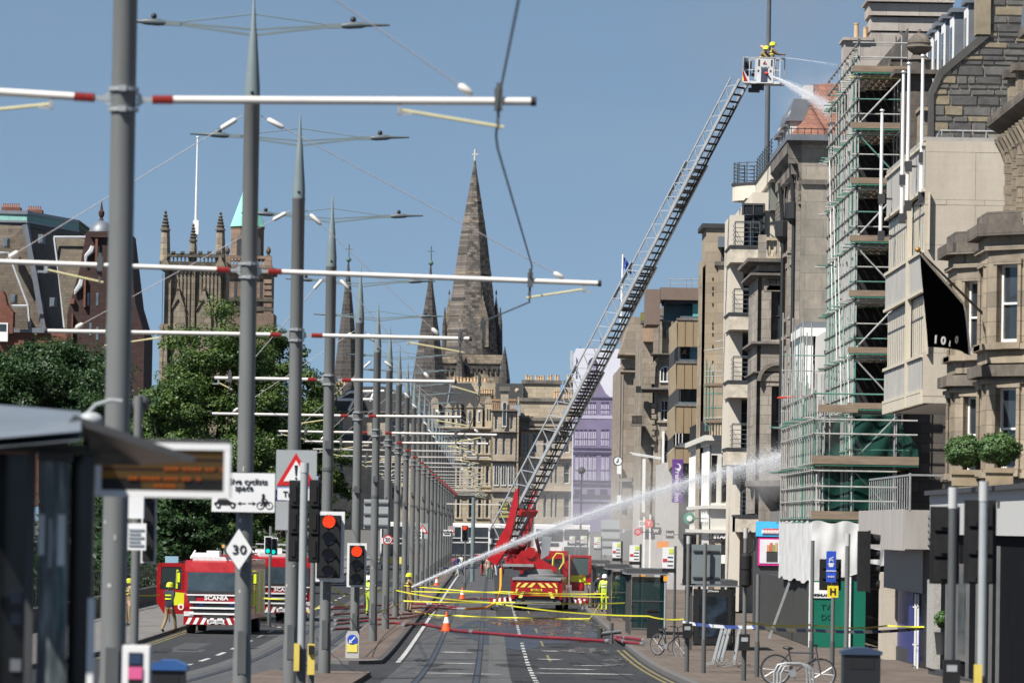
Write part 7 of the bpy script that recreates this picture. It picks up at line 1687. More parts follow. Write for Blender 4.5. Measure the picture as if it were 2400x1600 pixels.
bus(1262, 1312, 430, 'white coach right behind the raised ladder', M_bus, M_bus); bus(1330, 1370, 470, 'pale bus half hidden by spray at the right kerb', M_bus, M_glassl)
bus(905, 940, 470, 'white and yellow bus between the tram poles on the left', M_bus, M_yelp); bus(955, 985, 500, 'pale bus beyond the left-hand tram poles', M_bus, M_mad)
M_sigblk = pm('signal_black', (0.014, 0.014, 0.015), 0.55, var=0.2, scale=6, spec=0.3)
M_redl = pm('red_light', (0.6, 0.03, 0.01), 0.4, var=0, emit=(0.62, 0.035, 0.006), es=1.0)
M_grnl = pm('green_light', (0.0, 0.4, 0.35), 0.4, var=0, emit=(0.0, 0.5, 0.42), es=1.0)
M_lensd = pm('unlit_lens', (0.018, 0.018, 0.02), 0.25, var=0.2)
M_signw = pm('sign_white', (0.68, 0.68, 0.68), 0.5, var=0.05)
M_signb = pm('sign_back_grey', (0.30, 0.32, 0.33), 0.5, var=0.1)
M_red = pm('sign_red_paint', (0.5, 0.012, 0.015), 0.45, var=0.05)
M_blue = pm('sign_blue', (0.02, 0.07, 0.45), 0.45, var=0.05)
M_glz = None
def shelterglass():
 m, nt, b, out = _new('shelter_glass'); b.inputs['Base Color'].default_value = (0.008, 0.03, 0.034, 1); b.inputs['Roughness'].default_value = 0.06; b.inputs['Alpha'].default_value = 0.72; return m
M_glz = shelterglass()
def disc(mb, c, r, y0, y1, n=24): mb.prism([(c[0]+r*math.cos(2*math.pi*i/n), c[1]+r*math.sin(2*math.pi*i/n)) for i in range(n)], y0, y1, 'y')
def signal_front(name, label, px, py0, py1, Y, lit=0, n=3, w=None, group='traffic lights', back=0.0):
 """a traffic light facing the camera, with white-edged backing board"""
 a = at(px, py1, Y); c = at(px, py0, Y); h = c.z-a.z; w = w or h/2.25; x = a.x
 t = thing(name, label, 'traffic light', (x, Y, a.z), group)
 b = MB(); b.box(x-w/2, x+w/2, Y+0.02, Y+0.05, a.z, c.z); bd = b.build('backing_board', M_signw, t)
 b = MB(); m = w*0.12; b.box(x-w/2+m, x+w/2-m, Y+0.0, Y+0.019, a.z+m, c.z-m); b.build('board_face', M_sigblk, bd)
 hw = w*0.36; b = MB(); b.box(x-hw, x+hw, Y-0.12, Y-0.002, a.z+m*1.4, c.z-m*1.4); hd = b.build('housing', M_sigblk, t)
 for k in range(n):
  z = c.z-h*(k+0.6)/(n+0.2); r = min(hw*0.78, h/n*0.36)
  b = MB(); disc(b, (x, z), r, Y-0.14, Y-0.121); b.build('lens', (M_redl if lit >= 0 else M_grnl) if (k == 0 and lit == 1) or (k == n-1 and lit == -1) else M_lensd, hd)
  b = MB()
  for i in range(9):
   t0, t1 = math.pi*(i)/9-0.2, math.pi*(i+1)/9-0.2
   ro, ri = r*1.12, r*1.04
   b.prism([(x+ri*math.cos(t0), z+ri*math.sin(t0)), (x+ro*math.cos(t0), z+ro*math.sin(t0)), (x+ro*math.cos(t1), z+ro*math.sin(t1)), (x+ri*math.cos(t1), z+ri*math.sin(t1))], Y-0.27, Y-0.122, 'y')
  b.build('visor', M_sigblk, hd)
 return t
signal_front('traffic_light', 'large traffic light showing red on the fourth tram pole', 769, 1198, 1362, 125.6, 1, 4)
for k in range(5):   # tram signal dashes on the fourth aspect
 pass
signal_front('traffic_light', 'lower traffic light showing red on the fifth tram pole', 835, 1272, 1375, 153.1, 1, 3)
signal_front('traffic_light', 'left of the twin green traffic lights above the fire engines', 628, 1256, 1298, 205, -1, 3); signal_front('traffic_light', 'right of the twin green traffic lights above the fire engines', 641, 1259, 1300, 206, -1, 3)
signal_front('traffic_light', 'small red traffic light far down the street before the white bus', 1089, 1229, 1268, 330, 1, 3)
for (px, Y, nm) in ((634, 206.2, 'twin green lights'), (1091, 330.4, 'far red light')):
 a = at(px, 1250, Y); t = thing('signal_post', f'thin grey post carrying the {nm}', 'post', (a.x, Y, 0.0), 'signal posts'); b = MB(); b.tube((a.x, Y+0.1, 0), (a.x, Y+0.1, a.z+0.3), 0.06, n=8); b.build('post', M_pole, t); b = MB(); b.tube((a.x, Y+0.1, 0), (a.x, Y+0.1, 0.5), 0.08, n=8); b.build('base', M_poledk, t)
def plate(name, label, cat, px0, py0, px1, py1, Y, mat, thick=0.02, group=None):
 a = at(px0, py1, Y); c = at(px1, py0, Y); t = thing(name, label, cat, ((a.x+c.x)/2, Y, a.z), group)
 b = MB(); b.box(a.x, c.x, Y, Y+thick, a.z, c.z); b.build('panel', mat, t); return t, a, c
Y = 83.7; t, a, c = plate('cyclist_sign', 'white sign asking drivers to give cyclists space', 'sign', 496, 1109, 645, 1198, Y, M_signw)
b = MB(); b.box(a.x-0.012, c.x+0.012, Y+0.005, Y+0.03, a.z-0.012, c.z+0.012); b.build('border', M_black, t)
lettering('Give cyclists', 0.135, M_black, t, at(579, 1128, Y-0.01), bold=0.012); lettering('space', 0.135, M_black, t, at(572, 1143, Y-0.01), bold=0.012)
q = lambda x, y: (at(x, y, Y).x, at(x, y, Y).z)
b = MB(); b.prism([q(502, 1182), q(502, 1177), q(508, 1175), q(513, 1167), q(530, 1167), q(541, 1175), q(552, 1178), q(553, 1183), q(502, 1183)][:-1], Y-0.008, Y-0.002, 'y'); cs = b.build('car_symbol', M_black, t)
for x in (511, 545): b = MB(); disc(b, q(x, 1184), 0.04, Y-0.012, Y-0.009, 14); b.build('car_wheel', M_black, cs); b = MB(); disc(b, q(x, 1184), 0.02, Y-0.016, Y-0.013, 10); b.build('car_hub', M_signw, cs)
for x0, x1 in ((559, 576), (581, 597)):
 b = MB(); b.box(q(x0, 1179)[0], q(x1, 1178)[0], Y-0.008, Y-0.002, q(x0, 1179.5)[1], q(x1, 1178)[1]); e = x0 if x0 < 570 else x1; d = 5 if x0 < 570 else -5; b.prism([q(e-d*0.6, 1179), q(e+d, 1175), q(e+d, 1183)], Y-0.008, Y-0.002, 'y'); b.build('arrow', M_black, t)
bk = MB()
for x in (610, 631):
 for i in range(14):
  t0, t1 = 2*math.pi*i/14, 2*math.pi*(i+1)/14; cx, cz = q(x, 1184)
  bk.prism([(cx+r_*math.cos(tt), cz+r_*math.sin(tt)) for r_, tt in ((0.05, t0), (0.062, t0), (0.062, t1), (0.05, t1))], Y-0.008, Y-0.002, 'y')
def bl(x0, y0, x1, y1, w=0.018): p0, p1 = at(x0, y0, Y-0.006), at(x1, y1, Y-0.006); bk.bar(p0, p1, w, 0.006, (0,1,0))
bl(610, 1184, 618, 1176); bl(618, 1176, 627, 1174); bl(627, 1174, 631, 1184); bl(618, 1176, 622, 1184); bl(622, 1184, 628, 1175); bl(615, 1174, 617, 1164, 0.04); bl(617, 1164, 626, 1173); bl(616, 1174, 622, 1179, 0.03); bl(622, 1179, 619, 1186, 0.022); p_ = at(617, 1160, Y-0.006); disc(bk, (p_.x, p_.z), 0.026, Y-0.01, Y-0.004, 12)
bk.build('cyclist_symbol', M_black, t)
Y = 83.65; t = thing('diamond_sign', 'white diamond tram speed sign reading 30', 'sign', at(560, 1340, Y));
for r_, m, nm, y0 in ((1.06, M_black, 'border', 0.012), (1.0, M_signw, 'panel', 0.0)):
 b = MB(); cx, cy = 560, 1288; b.prism([q2 for q2 in [(at(cx+dx*r_, cy+dy*r_, Y).x, at(cx+dx*r_, cy+dy*r_, Y).z) for dx, dy in ((0, -50), (29, -4), (30, 0), (29, 4), (0, 47), (-29, 4), (-30, 0), (-29, -4))]], Y-0.02+y0, Y+y0, 'y'); b.build(nm, m, t)
lettering('30', 0.21, M_black, t, at(561, 1288, Y-0.03), bold=0.012, sx=1.15)
def triangle(par, px, pt, pb, hwp, Y, excl=True, train=False):
 for k, (m, nm) in enumerate(((M_red, 'red_border'), (M_signw, 'white_field'))):
  f = 1-0.36*k; cx, cz = px, pb-(pb-pt)*0.36; b = MB()
  P_ = [(cx+(x-cx)*f, cz+(y-cz)*f) for x, y in ((px, pt), (px+hwp, pb), (px-hwp, pb))]
  b.prism([(at(x, y, Y).x, at(x, y, Y).z) for x, y in P_], Y-0.012-0.008*k, Y-0.004-0.008*k, 'y'); b.build(nm, m, par)
 if excl:
  h = pb-pt; b = MB(); b.prism([(at(x, y, Y).x, at(x, y, Y).z) for x, y in ((px-h*0.05, pt+h*0.38), (px+h*0.05, pt+h*0.38), (px+h*0.02, pt+h*0.7), (px-h*0.02, pt+h*0.7))], Y-0.03, Y-0.021, 'y'); p0 = at(px, pb-h*0.22, Y); disc(b, (p0.x, p0.z), h*0.035*Y/FPX, Y-0.03, Y-0.021, 10); b.build('exclamation_mark', M_black, par)
Y = 104.1; t, a, c = plate('warning_sign', 'red triangle warning sign on a pale grey board', 'sign', 646, 1055, 743, 1147, Y, M_signb); triangle(t, 694, 1061, 1137, 46, Y)
t, a, c = plate('sign_plate', 'small white supplementary plate reading Tra under the warning triangle', 'sign', 650, 1144, 725, 1171, Y-0.02, M_signw); lettering('Trams', 0.16, M_black, t, at(687, 1158, Y-0.03), bold=0.015); b = MB(); b.box(a.x-0.01, c.x+0.01, Y-0.017, Y-0.001, a.z-0.01, c.z+0.01); b.build('border', M_blue, t)
t, a, c = plate('sign_board', 'plain grey board below the warning sign', 'sign', 645, 1174, 676, 1241, Y+0.3, M_signb)
def signal_back(label, px0, px1, py0, py1, Y, ribs=True, board=True, t=None):
 a = at(px0, py1, Y); c = at(px1, py0, Y); t = t or thing('traffic_light', label, 'traffic light', ((a.x+c.x)/2, Y, a.z), 'traffic lights seen from behind')
 b = MB(); w = c.x-a.x
 if board: b.box(a.x, c.x, Y, Y+0.03, a.z, c.z); b.build('backing_board', M_sigblk, t)
 hx = (a.x+c.x)/2; k = 3; h = (c.z-a.z)/k
 for i in range(k):
  b = MB(); b.prism([(hx-w*0.36, a.z+h*i+0.03), (hx+w*0.36, a.z+h*i+0.03), (hx+w*0.36, a.z+h*(i+1)-0.03), (hx-w*0.36, a.z+h*(i+1)-0.03)], Y-0.16, Y-0.002, 'y'); b.obox((hx, Y-0.17, a.z+h*(i+0.5)), (w*0.34, 0.03, h*0.6)); b.build('aspect_housing', M_sigblk, t)
 return t
def post(label, px, py0, Y, r=0.057, mat=None, cap=None, box=None, boxmat=None, lean=0.0, group='signal and sign posts'):
 c = at(px, py0, Y); g = zg(Y)+0.12
 t = thing('street_post', label, 'post', (c.x, Y, g), group)
 b = MB(); b.smooth = True; b.tube((c.x+lean, Y, g), (c.x, Y, c.z), r, n=12); b.build('shaft', mat or M_pole, t)
 if cap: b = MB(); e = at(px, py0+cap, Y); b.smooth = True; b.tube((c.x, Y, e.z), (c.x, Y, c.z+0.01), r*1.12, n=12); b.build('cap', pm('cap_grey', (0.4, 0.41, 0.41), 0.5), t)
 b = MB(); b.tube((c.x+lean, Y, g), (c.x+lean, Y, g+0.9), r*1.25, n=12); b.build('sleeve', M_poledk, t)
 if box:
  p0 = at(px, box, Y); b = MB(); b.box(c.x-0.13, c.x+0.13, Y-0.2, Y-0.03, p0.z-0.2, p0.z+0.2); bo = b.build('push_button_box', boxmat or M_sigblk, t); b = MB(); b.box(c.x-0.08, c.x+0.08, Y-0.21, Y-0.2, p0.z+0.02, p0.z+0.12); b.build('button_panel', M_signb, bo)
 return t
post('pale grey signal post beside the third tram pole with a white top', 714, 1085, 96, 0.075, M_signb, 22); post('thin grey signal post right of the third tram pole', 735, 1250, 100, 0.05, M_pole)
signal_back('left one of two black signal heads on the median seen from behind', 675, 704, 1125, 1315, 95.5); signal_back('right one of two black signal heads on the median seen from behind', 722, 752, 1124, 1318, 97)
t, a, c = plate('yellow_box', 'small yellow control box at the foot of the pale signal post', 'box', 688, 1507, 702, 1571, 95.8, pm('box_yellow', (0.6, 0.47, 0.1), 0.5), 0.12)
t, a, c = plate('yellow_box', 'yellow push-button unit below the large red traffic light', 'box', 720, 1508, 738, 1580, 99.8, pm('box_yellow', (0,0,0)), 0.12)
b = MB(); b.box(a.x+0.02, c.x-0.02, 99.74, 99.8, c.z-0.2, c.z-0.03); b.build('button_panel', M_black, t)
post('grey post with boxes and a notice behind the nearest tram pole', 325, 928, 70, 0.06, M_pole)
t, a, c = plate('control_box', 'pale ribbed control box on the post behind the nearest tram pole', 'box', 298, 1160, 337, 1214, 69.5, M_signw, 0.2)
t, a, c = plate('notice', 'white notice with grey text below the control box', 'notice', 296, 1226, 343, 1288, 69.4, M_signw)
for i in range(5): b = MB(); z = at(300, 1240+i*9, 69.4).z; b.box(a.x+0.03, c.x-0.03-0.05*(i % 2), 69.385, 69.398, z-0.012, z+0.012); b.build('text_line', M_signb, t)
signal_front('traffic_light', 'side-on traffic light with white edged board behind the nearest tram pole', 347, 1140, 1319, 71, 0, 3, 0.21)
b = at(330, 945, 70.2); t = thing('loudspeaker', 'dark round camera housing on the post behind the nearest tram pole', 'camera', b); m = MB(); m.smooth = True; m.sphere(b, 0.12, 12, 8); m.build('housing', M_poledk, t); m = MB(); m.bar(b, b+Vector((0.0, 0, -0.3)), 0.05, 0.05); m.build('bracket', M_dark, t)
b = at(212, 985, 52); t = thing('street_mirror', 'pale rounded lamp housing beside the nearest tram pole above the shelter', 'lamp', b); m = MB(); m.smooth = True; m.sphere(b, 0.11, 14, 8, 1.2, 1, 0.8); m.build('housing', M_signb, t); m = MB(); m.path([b+Vector((-0.05, 0, 0.05)), b+Vector((0.05, 0, 0.16)), b+Vector((0.2, 0, 0.21)), b+Vector((0.32, 0, 0.2))], 0.02, 6); m.build('arm', M_signb, t)
Y = 198.1; p0 = at(909, 1264, Y); t = thing('speed_sign', 'round 20 speed limit sign with red ring on a tram pole', 'sign', p0)
b = MB(); disc(b, (p0.x, p0.z), 0.19, Y-0.02, Y); b.build('red_ring', M_red, t); b = MB(); disc(b, (p0.x, p0.z), 0.145, Y-0.03, Y-0.021); b.build('panel', M_signw, t); lettering('20', 0.2, M_black, t, (p0.x, Y-0.035, p0.z), bold=0.02)
for px, py, Y, w in ((991, 1243, 300, 30), (1058, 1243, 420, 20)):
 t, a, c = plate('warning_sign', ('triangle warning sign on the tram poles left of the far buses' if px < 1000 else 'smallest triangle warning sign near the far red light'), 'sign', px-w*0.4, py-w*0.55, px+w*0.4, py+w*0.6, Y, M_signb, group='far warning signs'); triangle(t, px, py-w*0.5, py+w*0.2, w*0.42, Y)
 t, a, c = plate('cyclist_sign', ('white cyclist sign beside the triangle sign on the tram poles' if px < 1000 else 'tiny white cyclist sign near the far red light'), 'sign', px-w*0.95, py-w*0.1, px-w*0.05, py+w*0.6, Y-0.1, M_signw, group='far cyclist signs'); lettering('cyclists', 0.18*Y/300, M_black, t, at(px-w*0.5, py+w*0.1, Y-0.12)); b = MB(); z = at(px, py+w*0.4, Y).z; b.box(a.x+0.08, c.x-0.08, Y-0.12, Y-0.105, z-0.03, z+0.06); b.build('symbol', M_black, t)
t, a, c = plate('direction_sign', 'large grey direction sign seen from behind between the tram poles', 'sign', 852, 1170, 910, 1238, 182, M_signb)
for py in (1178, 1204, 1230): b = MB(); z = at(870, py, 182).z; b.box(a.x, c.x, 181.95, 181.99, z-0.03, z+0.03); b.build('stiffener', M_pole, t)
Y = 151.6; a = at(825, 1561, Y); zt = at(825, 1478, Y).z; w = 0.2; t = thing('keep_left_bollard', 'white and yellow bollard with a blue keep-left arrow on the island nose', 'bollard', (a.x, Y, zg(Y)+0.12))
z0 = zg(Y)+0.12; b = MB(); b.prism([(a.x-w, z0), (a.x+w, z0), (a.x+w, zt-0.12), (a.x+w*0.7, zt), (a.x-w*0.7, zt), (a.x-w, zt-0.12)], Y-0.1, Y+0.12, 'y'); b.build('body', pm('bollard_grey', (0.42, 0.42, 0.4), 0.5), t)
zm = (zt+z0)/2; b = MB(); disc(b, (a.x, zt-0.25), 0.15, Y-0.12, Y-0.101); d_ = b.build('blue_disc', M_blue, t)
b = MB(); b.bar((a.x+0.08, Y-0.125, zt-0.17), (a.x-0.05, Y-0.125, zt-0.3), 0.04, 0.01, (0,1,0)); b.prism([(a.x-0.1, zt-0.35), (a.x+0.0, zt-0.34), (a.x-0.09, zt-0.24)], Y-0.13, Y-0.121, 'y'); b.build('arrow', M_signw, d_)
b = MB(); b.box(a.x-0.15, a.x+0.15, Y-0.12, Y-0.101, z0+0.18, zm+0.02); b.build('yellow_panel', M_yelp, t)
post('nearest grey signal post at lower right with a pale top', 2306, 1129, 74, 0.062, M_signb, 45); signal_back('larger right one of the two nearest black signal heads', 2258, 2336, 1172, 1367, 74.4)
post('second nearest grey signal post with a white cap and push-button box', 2234, 1143, 79, 0.065, M_poledk, 48, 1575); signal_back('left one of the two nearest black signal heads', 2178, 2250, 1187, 1367, 79.4)
t, a, c = plate('sticker_board', 'yellow sticker board at the foot of the nearest signal post', 'sign', 2282, 1556, 2302, 1620, 73.8, pm('box_yellow', (0,0,0)))
post('grey signal post with a white cap left of the side-on traffic light', 1987, 1251, 120, 0.055, M_pole, 28)
def signal_side(label, px, py0, py1, Y, d=1):
 a = at(px, py1, Y); c = at(px, py0, Y); t = thing('traffic_light', label, 'traffic light', (a.x, Y, a.z), 'side-on traffic lights'); h = (c.z-a.z); n = 4
 b = MB(); b.box(a.x-0.16, a.x+0.1, Y-0.14, Y+0.14, a.z, c.z); b.build('housing', M_sigblk, t)
 b = MB(); b.box(a.x+d*0.1, a.x+d*0.12, Y-0.25, Y+0.25, a.z-0.02, c.z+0.02); b.build('backing_board', M_sigblk, t)
 for i in range(n):
  z = c.z-h*(i+0.5)/n; b = MB(); b.smooth = True; b.path([(a.x+d*0.1, Y, z), (a.x+d*0.36, Y, z-0.02)], [0.13, 0.11], 12); b.build('visor', M_sigblk, t)
signal_side('side-on black traffic light with four visors by the green hoarding', 2025, 1244, 1385, 119)
signal_back('dark signal head behind the blue tram stop sign', 1920, 1972, 1310, 1382, 138.5, ribs=False)
post('grey lamp post left of the blue tram stop sign', 1905, 1266, 137, 0.05, M_pole)
post('post of the blue tram stop sign', 1953, 1362, 136, 0.05, M_pole)
Y = 135.8; t, a, c = plate('tram_stop_sign', 'tall blue tram stop sign with a white tram symbol', 'sign', 1936, 1291, 1960, 1363, Y, M_blue)
p0 = at(1948, 1318, Y); b = MB(); b.box(p0.x-0.055, p0.x+0.055, Y-0.01, Y-0.002, p0.z-0.11, p0.z+0.09); b.box(p0.x-0.08, p0.x+0.08, Y-0.012, Y-0.004, p0.z-0.05, p0.z-0.02); b.bar((p0.x-0.06, Y-0.01, p0.z+0.1), (p0.x+0.06, Y-0.01, p0.z+0.15), 0.02, 0.01, (0,1,0)); sy = b.build('tram_symbol', M_signw, t); b = MB(); b.box(p0.x-0.04, p0.x+0.04, Y-0.016, Y-0.013, p0.z+0.0, p0.z+0.07); b.build('tram_window', M_blue, sy)
b = MB(); z = at(1948, 1337, Y).z; b.box(a.x, c.x, Y-0.01, Y-0.002, z-0.012, z+0.012); b.build('divider', M_signw, t); lettering('tram', 0.09, M_signw, t, at(1948, 1350, Y-0.012), bold=0.015)
Y = 135.7; t, a, c = plate('hydrant_sign', 'small yellow hydrant plate with a black H below the tram stop sign', 'sign', 1939, 1372, 1965, 1399, Y, pm('hydrant_yellow', (0.7, 0.55, 0.02), 0.5)); lettering('H', 0.24, M_black, t, at(1952, 1386, Y-0.01), bold=0.03)
post('slim grey post with a push-button box in front of the tarpaulin', 1748, 1237, 125, 0.05, M_pole, 24, 1504);
a = at(1748, 1335, 124.8); t = thing('traffic_light', 'dark side-on pedestrian signal on the slim post before the charcoal hoarding', 'traffic light', a, 'traffic lights seen from behind'); b = MB(); b.smooth = True; b.lathe([(0.07, -0.42), (0.15, -0.36), (0.15, -0.02), (0.12, 0.0), (0.15, 0.02), (0.15, 0.34), (0.07, 0.42)], a, 10); b.build('housing', M_sigblk, t); b = MB(); b.path([a+Vector((0.05, 0, 0.38)), a+Vector((0.2, 0, 0.5)), a+Vector((0.22, 0, 0.75)), a+Vector((0.08, 0, 0.95))], 0.025, 6); b.build('cable', M_black, t)
post('thin grey post at the near end of the charcoal hoarding', 1777, 1345, 131, 0.05, M_pole)
post('grey post of the pedestrian signal beside the bus shelter', 1614, 1256, 138, 0.05, M_pole, 18, 1477)
signal_back('black signal head on the pedestrian post beside the bus shelter', 1600, 1632, 1251, 1370, 138.6)
t, a, c = plate('information_sign', 'large grey sign seen from behind on a single post by the shelter', 'sign', 1620, 1276, 1690, 1367, 136.2, pm('sign_slate', (0.155, 0.18, 0.19), 0.5, var=0.1)); post('post of the large grey sign', 1653, 1272, 136, 0.05, M_pole)
for py in (1291, 1353): b = MB(); z = at(1655, py, 136).z; b.box(a.x+0.04, c.x-0.04, 136.16, 136.19, z-0.02, z+0.02); b.build('stiffener', M_dark, t)
M_sh = pm('shelter_grey', (0.055, 0.058, 0.06), 0.5)
def shelter(label, px0, px1, py_roof, Y, depth, ad=False):
 a = at(px0, py_roof, Y); c = at(px1, py_roof, Y); g = zg(Y)+0.12; zt = a.z
 t = thing('bus_shelter', label, 'bus shelter', ((a.x+c.x)/2, Y, g), 'bus shelters on the right pavement')
 b = MB(); b.box(a.x-0.15, c.x+0.1, Y-0.1, Y+depth, zt-0.16, zt); b.build('roof', M_sh, t); b = MB(); b.box(a.x-0.2, c.x+0.15, Y-0.15, Y+depth+.05, zt-0.22, zt-0.17); b.build('roof_edge', M_chrome, t)
 n = 4
 for i in range(n):
  for x in (a.x, c.x): b = MB(); y = Y+depth*i/(n-1); b.box(x-0.04, x+0.04, y-0.04, y+0.04, g, zt-0.2); b.build('post', M_sh, t)
 b = MB(); b.box(a.x+0.06, c.x-0.06, Y+0.01, Y+0.03, g+0.25, zt-0.3); b.build('end_glass', M_glz, t); b = MB(); b.box(c.x-0.02, c.x, Y+0.1, Y+depth-0.1, g+0.25, zt-0.3); b.build('back_glass', M_glz, t)
 b = MB(); b.box(a.x+0.06, c.x-0.06, Y-0.01, Y+0.05, g+0.15, g+0.24); b.box(a.x+0.06, c.x-0.06, Y-0.01, Y+0.05, (g+zt)/2, (g+zt)/2+0.05); b.build('glazing_rail', M_sh, t)
 if ad:
  b = MB(); b.box(a.x+0.1, c.x-0.1, Y-0.2, Y+0.0, g+0.2, zt-0.3); ad_ = b.build('advert_case', M_black, t); b = MB(); b.box(a.x+0.25, c.x-0.25, Y-0.215, Y-0.2, g+0.45, zt-0.55); m, nt, bb, out = _new('advert_print'); ge = N(nt, 'NewGeometry'); n1 = N(nt, 'TexNoise', i_Scale=2.2, i_Detail=6.0); L(nt, ge.outputs['Position'], n1.inputs['Vector']); cr = N(nt, 'ValToRGB'); e = cr.color_ramp.elements; e[0].position = 0.45; e[0].color = (0.006, 0.009, 0.013, 1); e[1].position = 0.7; e[1].color = (0.03, 0.05, 0.075, 1); L(nt, n1.outputs[0], cr.inputs[0]); L(nt, cr.outputs[0], bb.inputs['Base Color']); bb.inputs['Roughness'].default_value = 0.2; b.build('advert', m, ad_); lettering('JCDecaux', 0.09, M_signw, ad_, ((a.x+c.x)/2, Y-0.21, zt-0.36))
 return t
shelter('glazed bus shelter nearest the ladder truck', 1432, 1470, 1322, 222, 5, False); shelter('bus shelter with teal glass behind the white stop flags', 1478, 1560, 1332, 196, 5, False); shelter('nearest dark bus shelter with a lit advert case', 1621, 1722, 1358, 172, 4.5, True)
shelter('distant bus shelter behind the hi-vis officer', 1392, 1425, 1312, 262, 5, False)
M_lime = pm('flag_lime', (0.5, 0.6, 0.1), 0.5); M_flagr = pm('flag_red', (0.5, 0.04, 0.06), 0.5)
for k, (px, py0, py1, w, Y) in enumerate(((1445, 1270, 1306, 20, 232), (1487, 1277, 1314, 24, 212), (1566, 1282, 1330, 28, 184), (1400, 1258, 1283, 16, 290), (1368, 1255, 1272, 15, 330), (1341, 1256, 1272, 13, 350))):
 lab = ['white bus stop flag above the glazed shelter', 'white bus stop flag above the teal shelter', 'nearest white bus stop flag beside the pedestrian signal', 'white bus stop flag beyond the hi-vis officer', 'small white bus stop flag in the spray', 'smallest white bus stop flag in the spray'][k]
 t, a, c = plate('bus_stop_flag', lab, 'sign', px-w/2, py0, px+w/2, py1, Y, M_signw, group='bus stop flags'); W_ = c.x-a.x; H_ = c.z-a.z
 b = MB(); b.box(a.x+W_*0.55, c.x-W_*0.05, Y-0.012, Y-0.002, c.z-H_*0.3, c.z-H_*0.06); b.build('logo_panel', M_lime, t); b = MB(); b.box(a.x+W_*0.05, a.x+W_*0.4, Y-0.012, Y-0.002, a.z+H_*0.3, a.z+H_*0.45); b.build('route_panel', M_flagr, t)
 for i in range(3): b = MB(); z = a.z+H_*(0.1+0.2*i); b.box(a.x+W_*0.45, c.x-W_*0.08, Y-0.012, Y-0.002, z, z+H_*0.05); b.build('route_text', M_dark, t)
 b = MB(); x = c.x+0.05; b.tube((x, Y+0.05, 0.12), (x, Y+0.05, c.z+0.05), 0.045, n=8); b.build('post', M_sh, t); b = MB(); b.box(a.x, c.x+0.08, Y, Y+0.1, a.z-H_*0.22, a.z-0.02); b.build('timetable_case', M_black, t)
t, a, c = plate('direction_sign', 'large grey road sign seen from behind near the bus stops', 'sign', 1408, 1218, 1453, 1300, 300, M_signb)
for px in (1419, 1441): b = MB(); x = at(px, 1260, 300.1).x; b.tube((x, 300.1, 0.12), (x, 300.1, c.z), 0.06, n=8); b.build('post', M_pole, t)
for py in (1240, 1262, 1280): b = MB(); z = at(1430, py, 300).z; b.box(a.x, c.x, 299.94, 299.98, z-0.03, z+0.03); b.build('stiffener', M_pole, t)
for k, (px, py) in enumerate(((1507, 1344), (1560, 1355), (1380, 1357))):
 Y = (205, 180, 262)[k]; p0 = at(px, py, Y); t, a, c = plate('stop_post', ['slim post with a square orange plate at the teal shelter', 'slim post with a round orange plate beside the nearest shelter', 'slim post with a yellow plate far along the kerb'][k], 'sign', px-5, py-6, px+5, py+6, Y, pm('plate_orange', (0.75, 0.32, 0.02), 0.5), group='slim posts with orange plates'); b = MB(); b.tube((p0.x, Y+0.06, 0.12), (p0.x, Y+0.06, c.z), 0.04, n=8); b.build('post', M_galv, t)
def hang(label, px0, py0, px1, py1, Y, mat, text=None, tm=None, rot=False, rnd_=False, ts=0.3):
 a = at(px0, py1, Y); c = at(px1, py0, Y); cx, cz = (a.x+c.x)/2, (a.z+c.z)/2; t = thing('hanging_sign', label, 'sign', (cx, Y, a.z), 'projecting shop signs'); b = MB()
 if rnd_: disc(b, (cx, cz), (c.x-a.x)/2, Y, Y+0.15)
 else: b.box(a.x, c.x, Y, Y+0.15, a.z, c.z)
 pn = b.build('panel', mat, t); b = MB(); b.bar((c.x-0.02, Y+0.08, cz), (c.x+0.7, Y+0.08, cz), 0.05, 0.05); b.build('bracket', M_iron, t)
 if text: lettering(text, ts, tm or M_signw, pn, (cx, Y-0.01, cz-(0.25 if rot else 0)), (R(90), R(90) if rot else 0, 0), bold=0.02)
 return t, cx, cz, c
M_pur = pm('hotel_sign_purple', (0.11, 0.03, 0.22), 0.45)
t, cx, cz, c = hang('tall purple hotel sign with white crescent moon', 1574, 1076, 1601, 1177, 335, M_pur, 'Premier Inn', None, True, False, 0.46)
b = MB(); z = at(1588, 1094, 335).z
for i in range(12):
 t0, t1 = -2.0+i*0.33, -2.0+(i+1)*0.33; ro = 0.24; th0 = 0.11*math.sin(math.pi*i/12); th1 = 0.11*math.sin(math.pi*(i+1)/12)
 b.prism([(cx+(ro-th0-0.01)*math.cos(t0), z+(ro-th0-0.01)*math.sin(t0)), (cx+ro*math.cos(t0), z+ro*math.sin(t0)), (cx+ro*math.cos(t1), z+ro*math.sin(t1)), (cx+(ro-th1-0.01)*math.cos(t1), z+(ro-th1-0.01)*math.sin(t1))], 334.97, 334.995, 'y')
b.build('moon', M_signw, t)
t, cx, cz, c = hang('green and white round coffee shop sign', 1602, 1200, 1630, 1228, 285, pm('coffee_green', (0.02, 0.22, 0.13), 0.5), None, rnd_=True)
p0 = at(1616, 1214, 284.9); b = MB(); disc(b, (cx, cz), 0.16, 284.9, 284.98); b.build('emblem', M_signw, t)
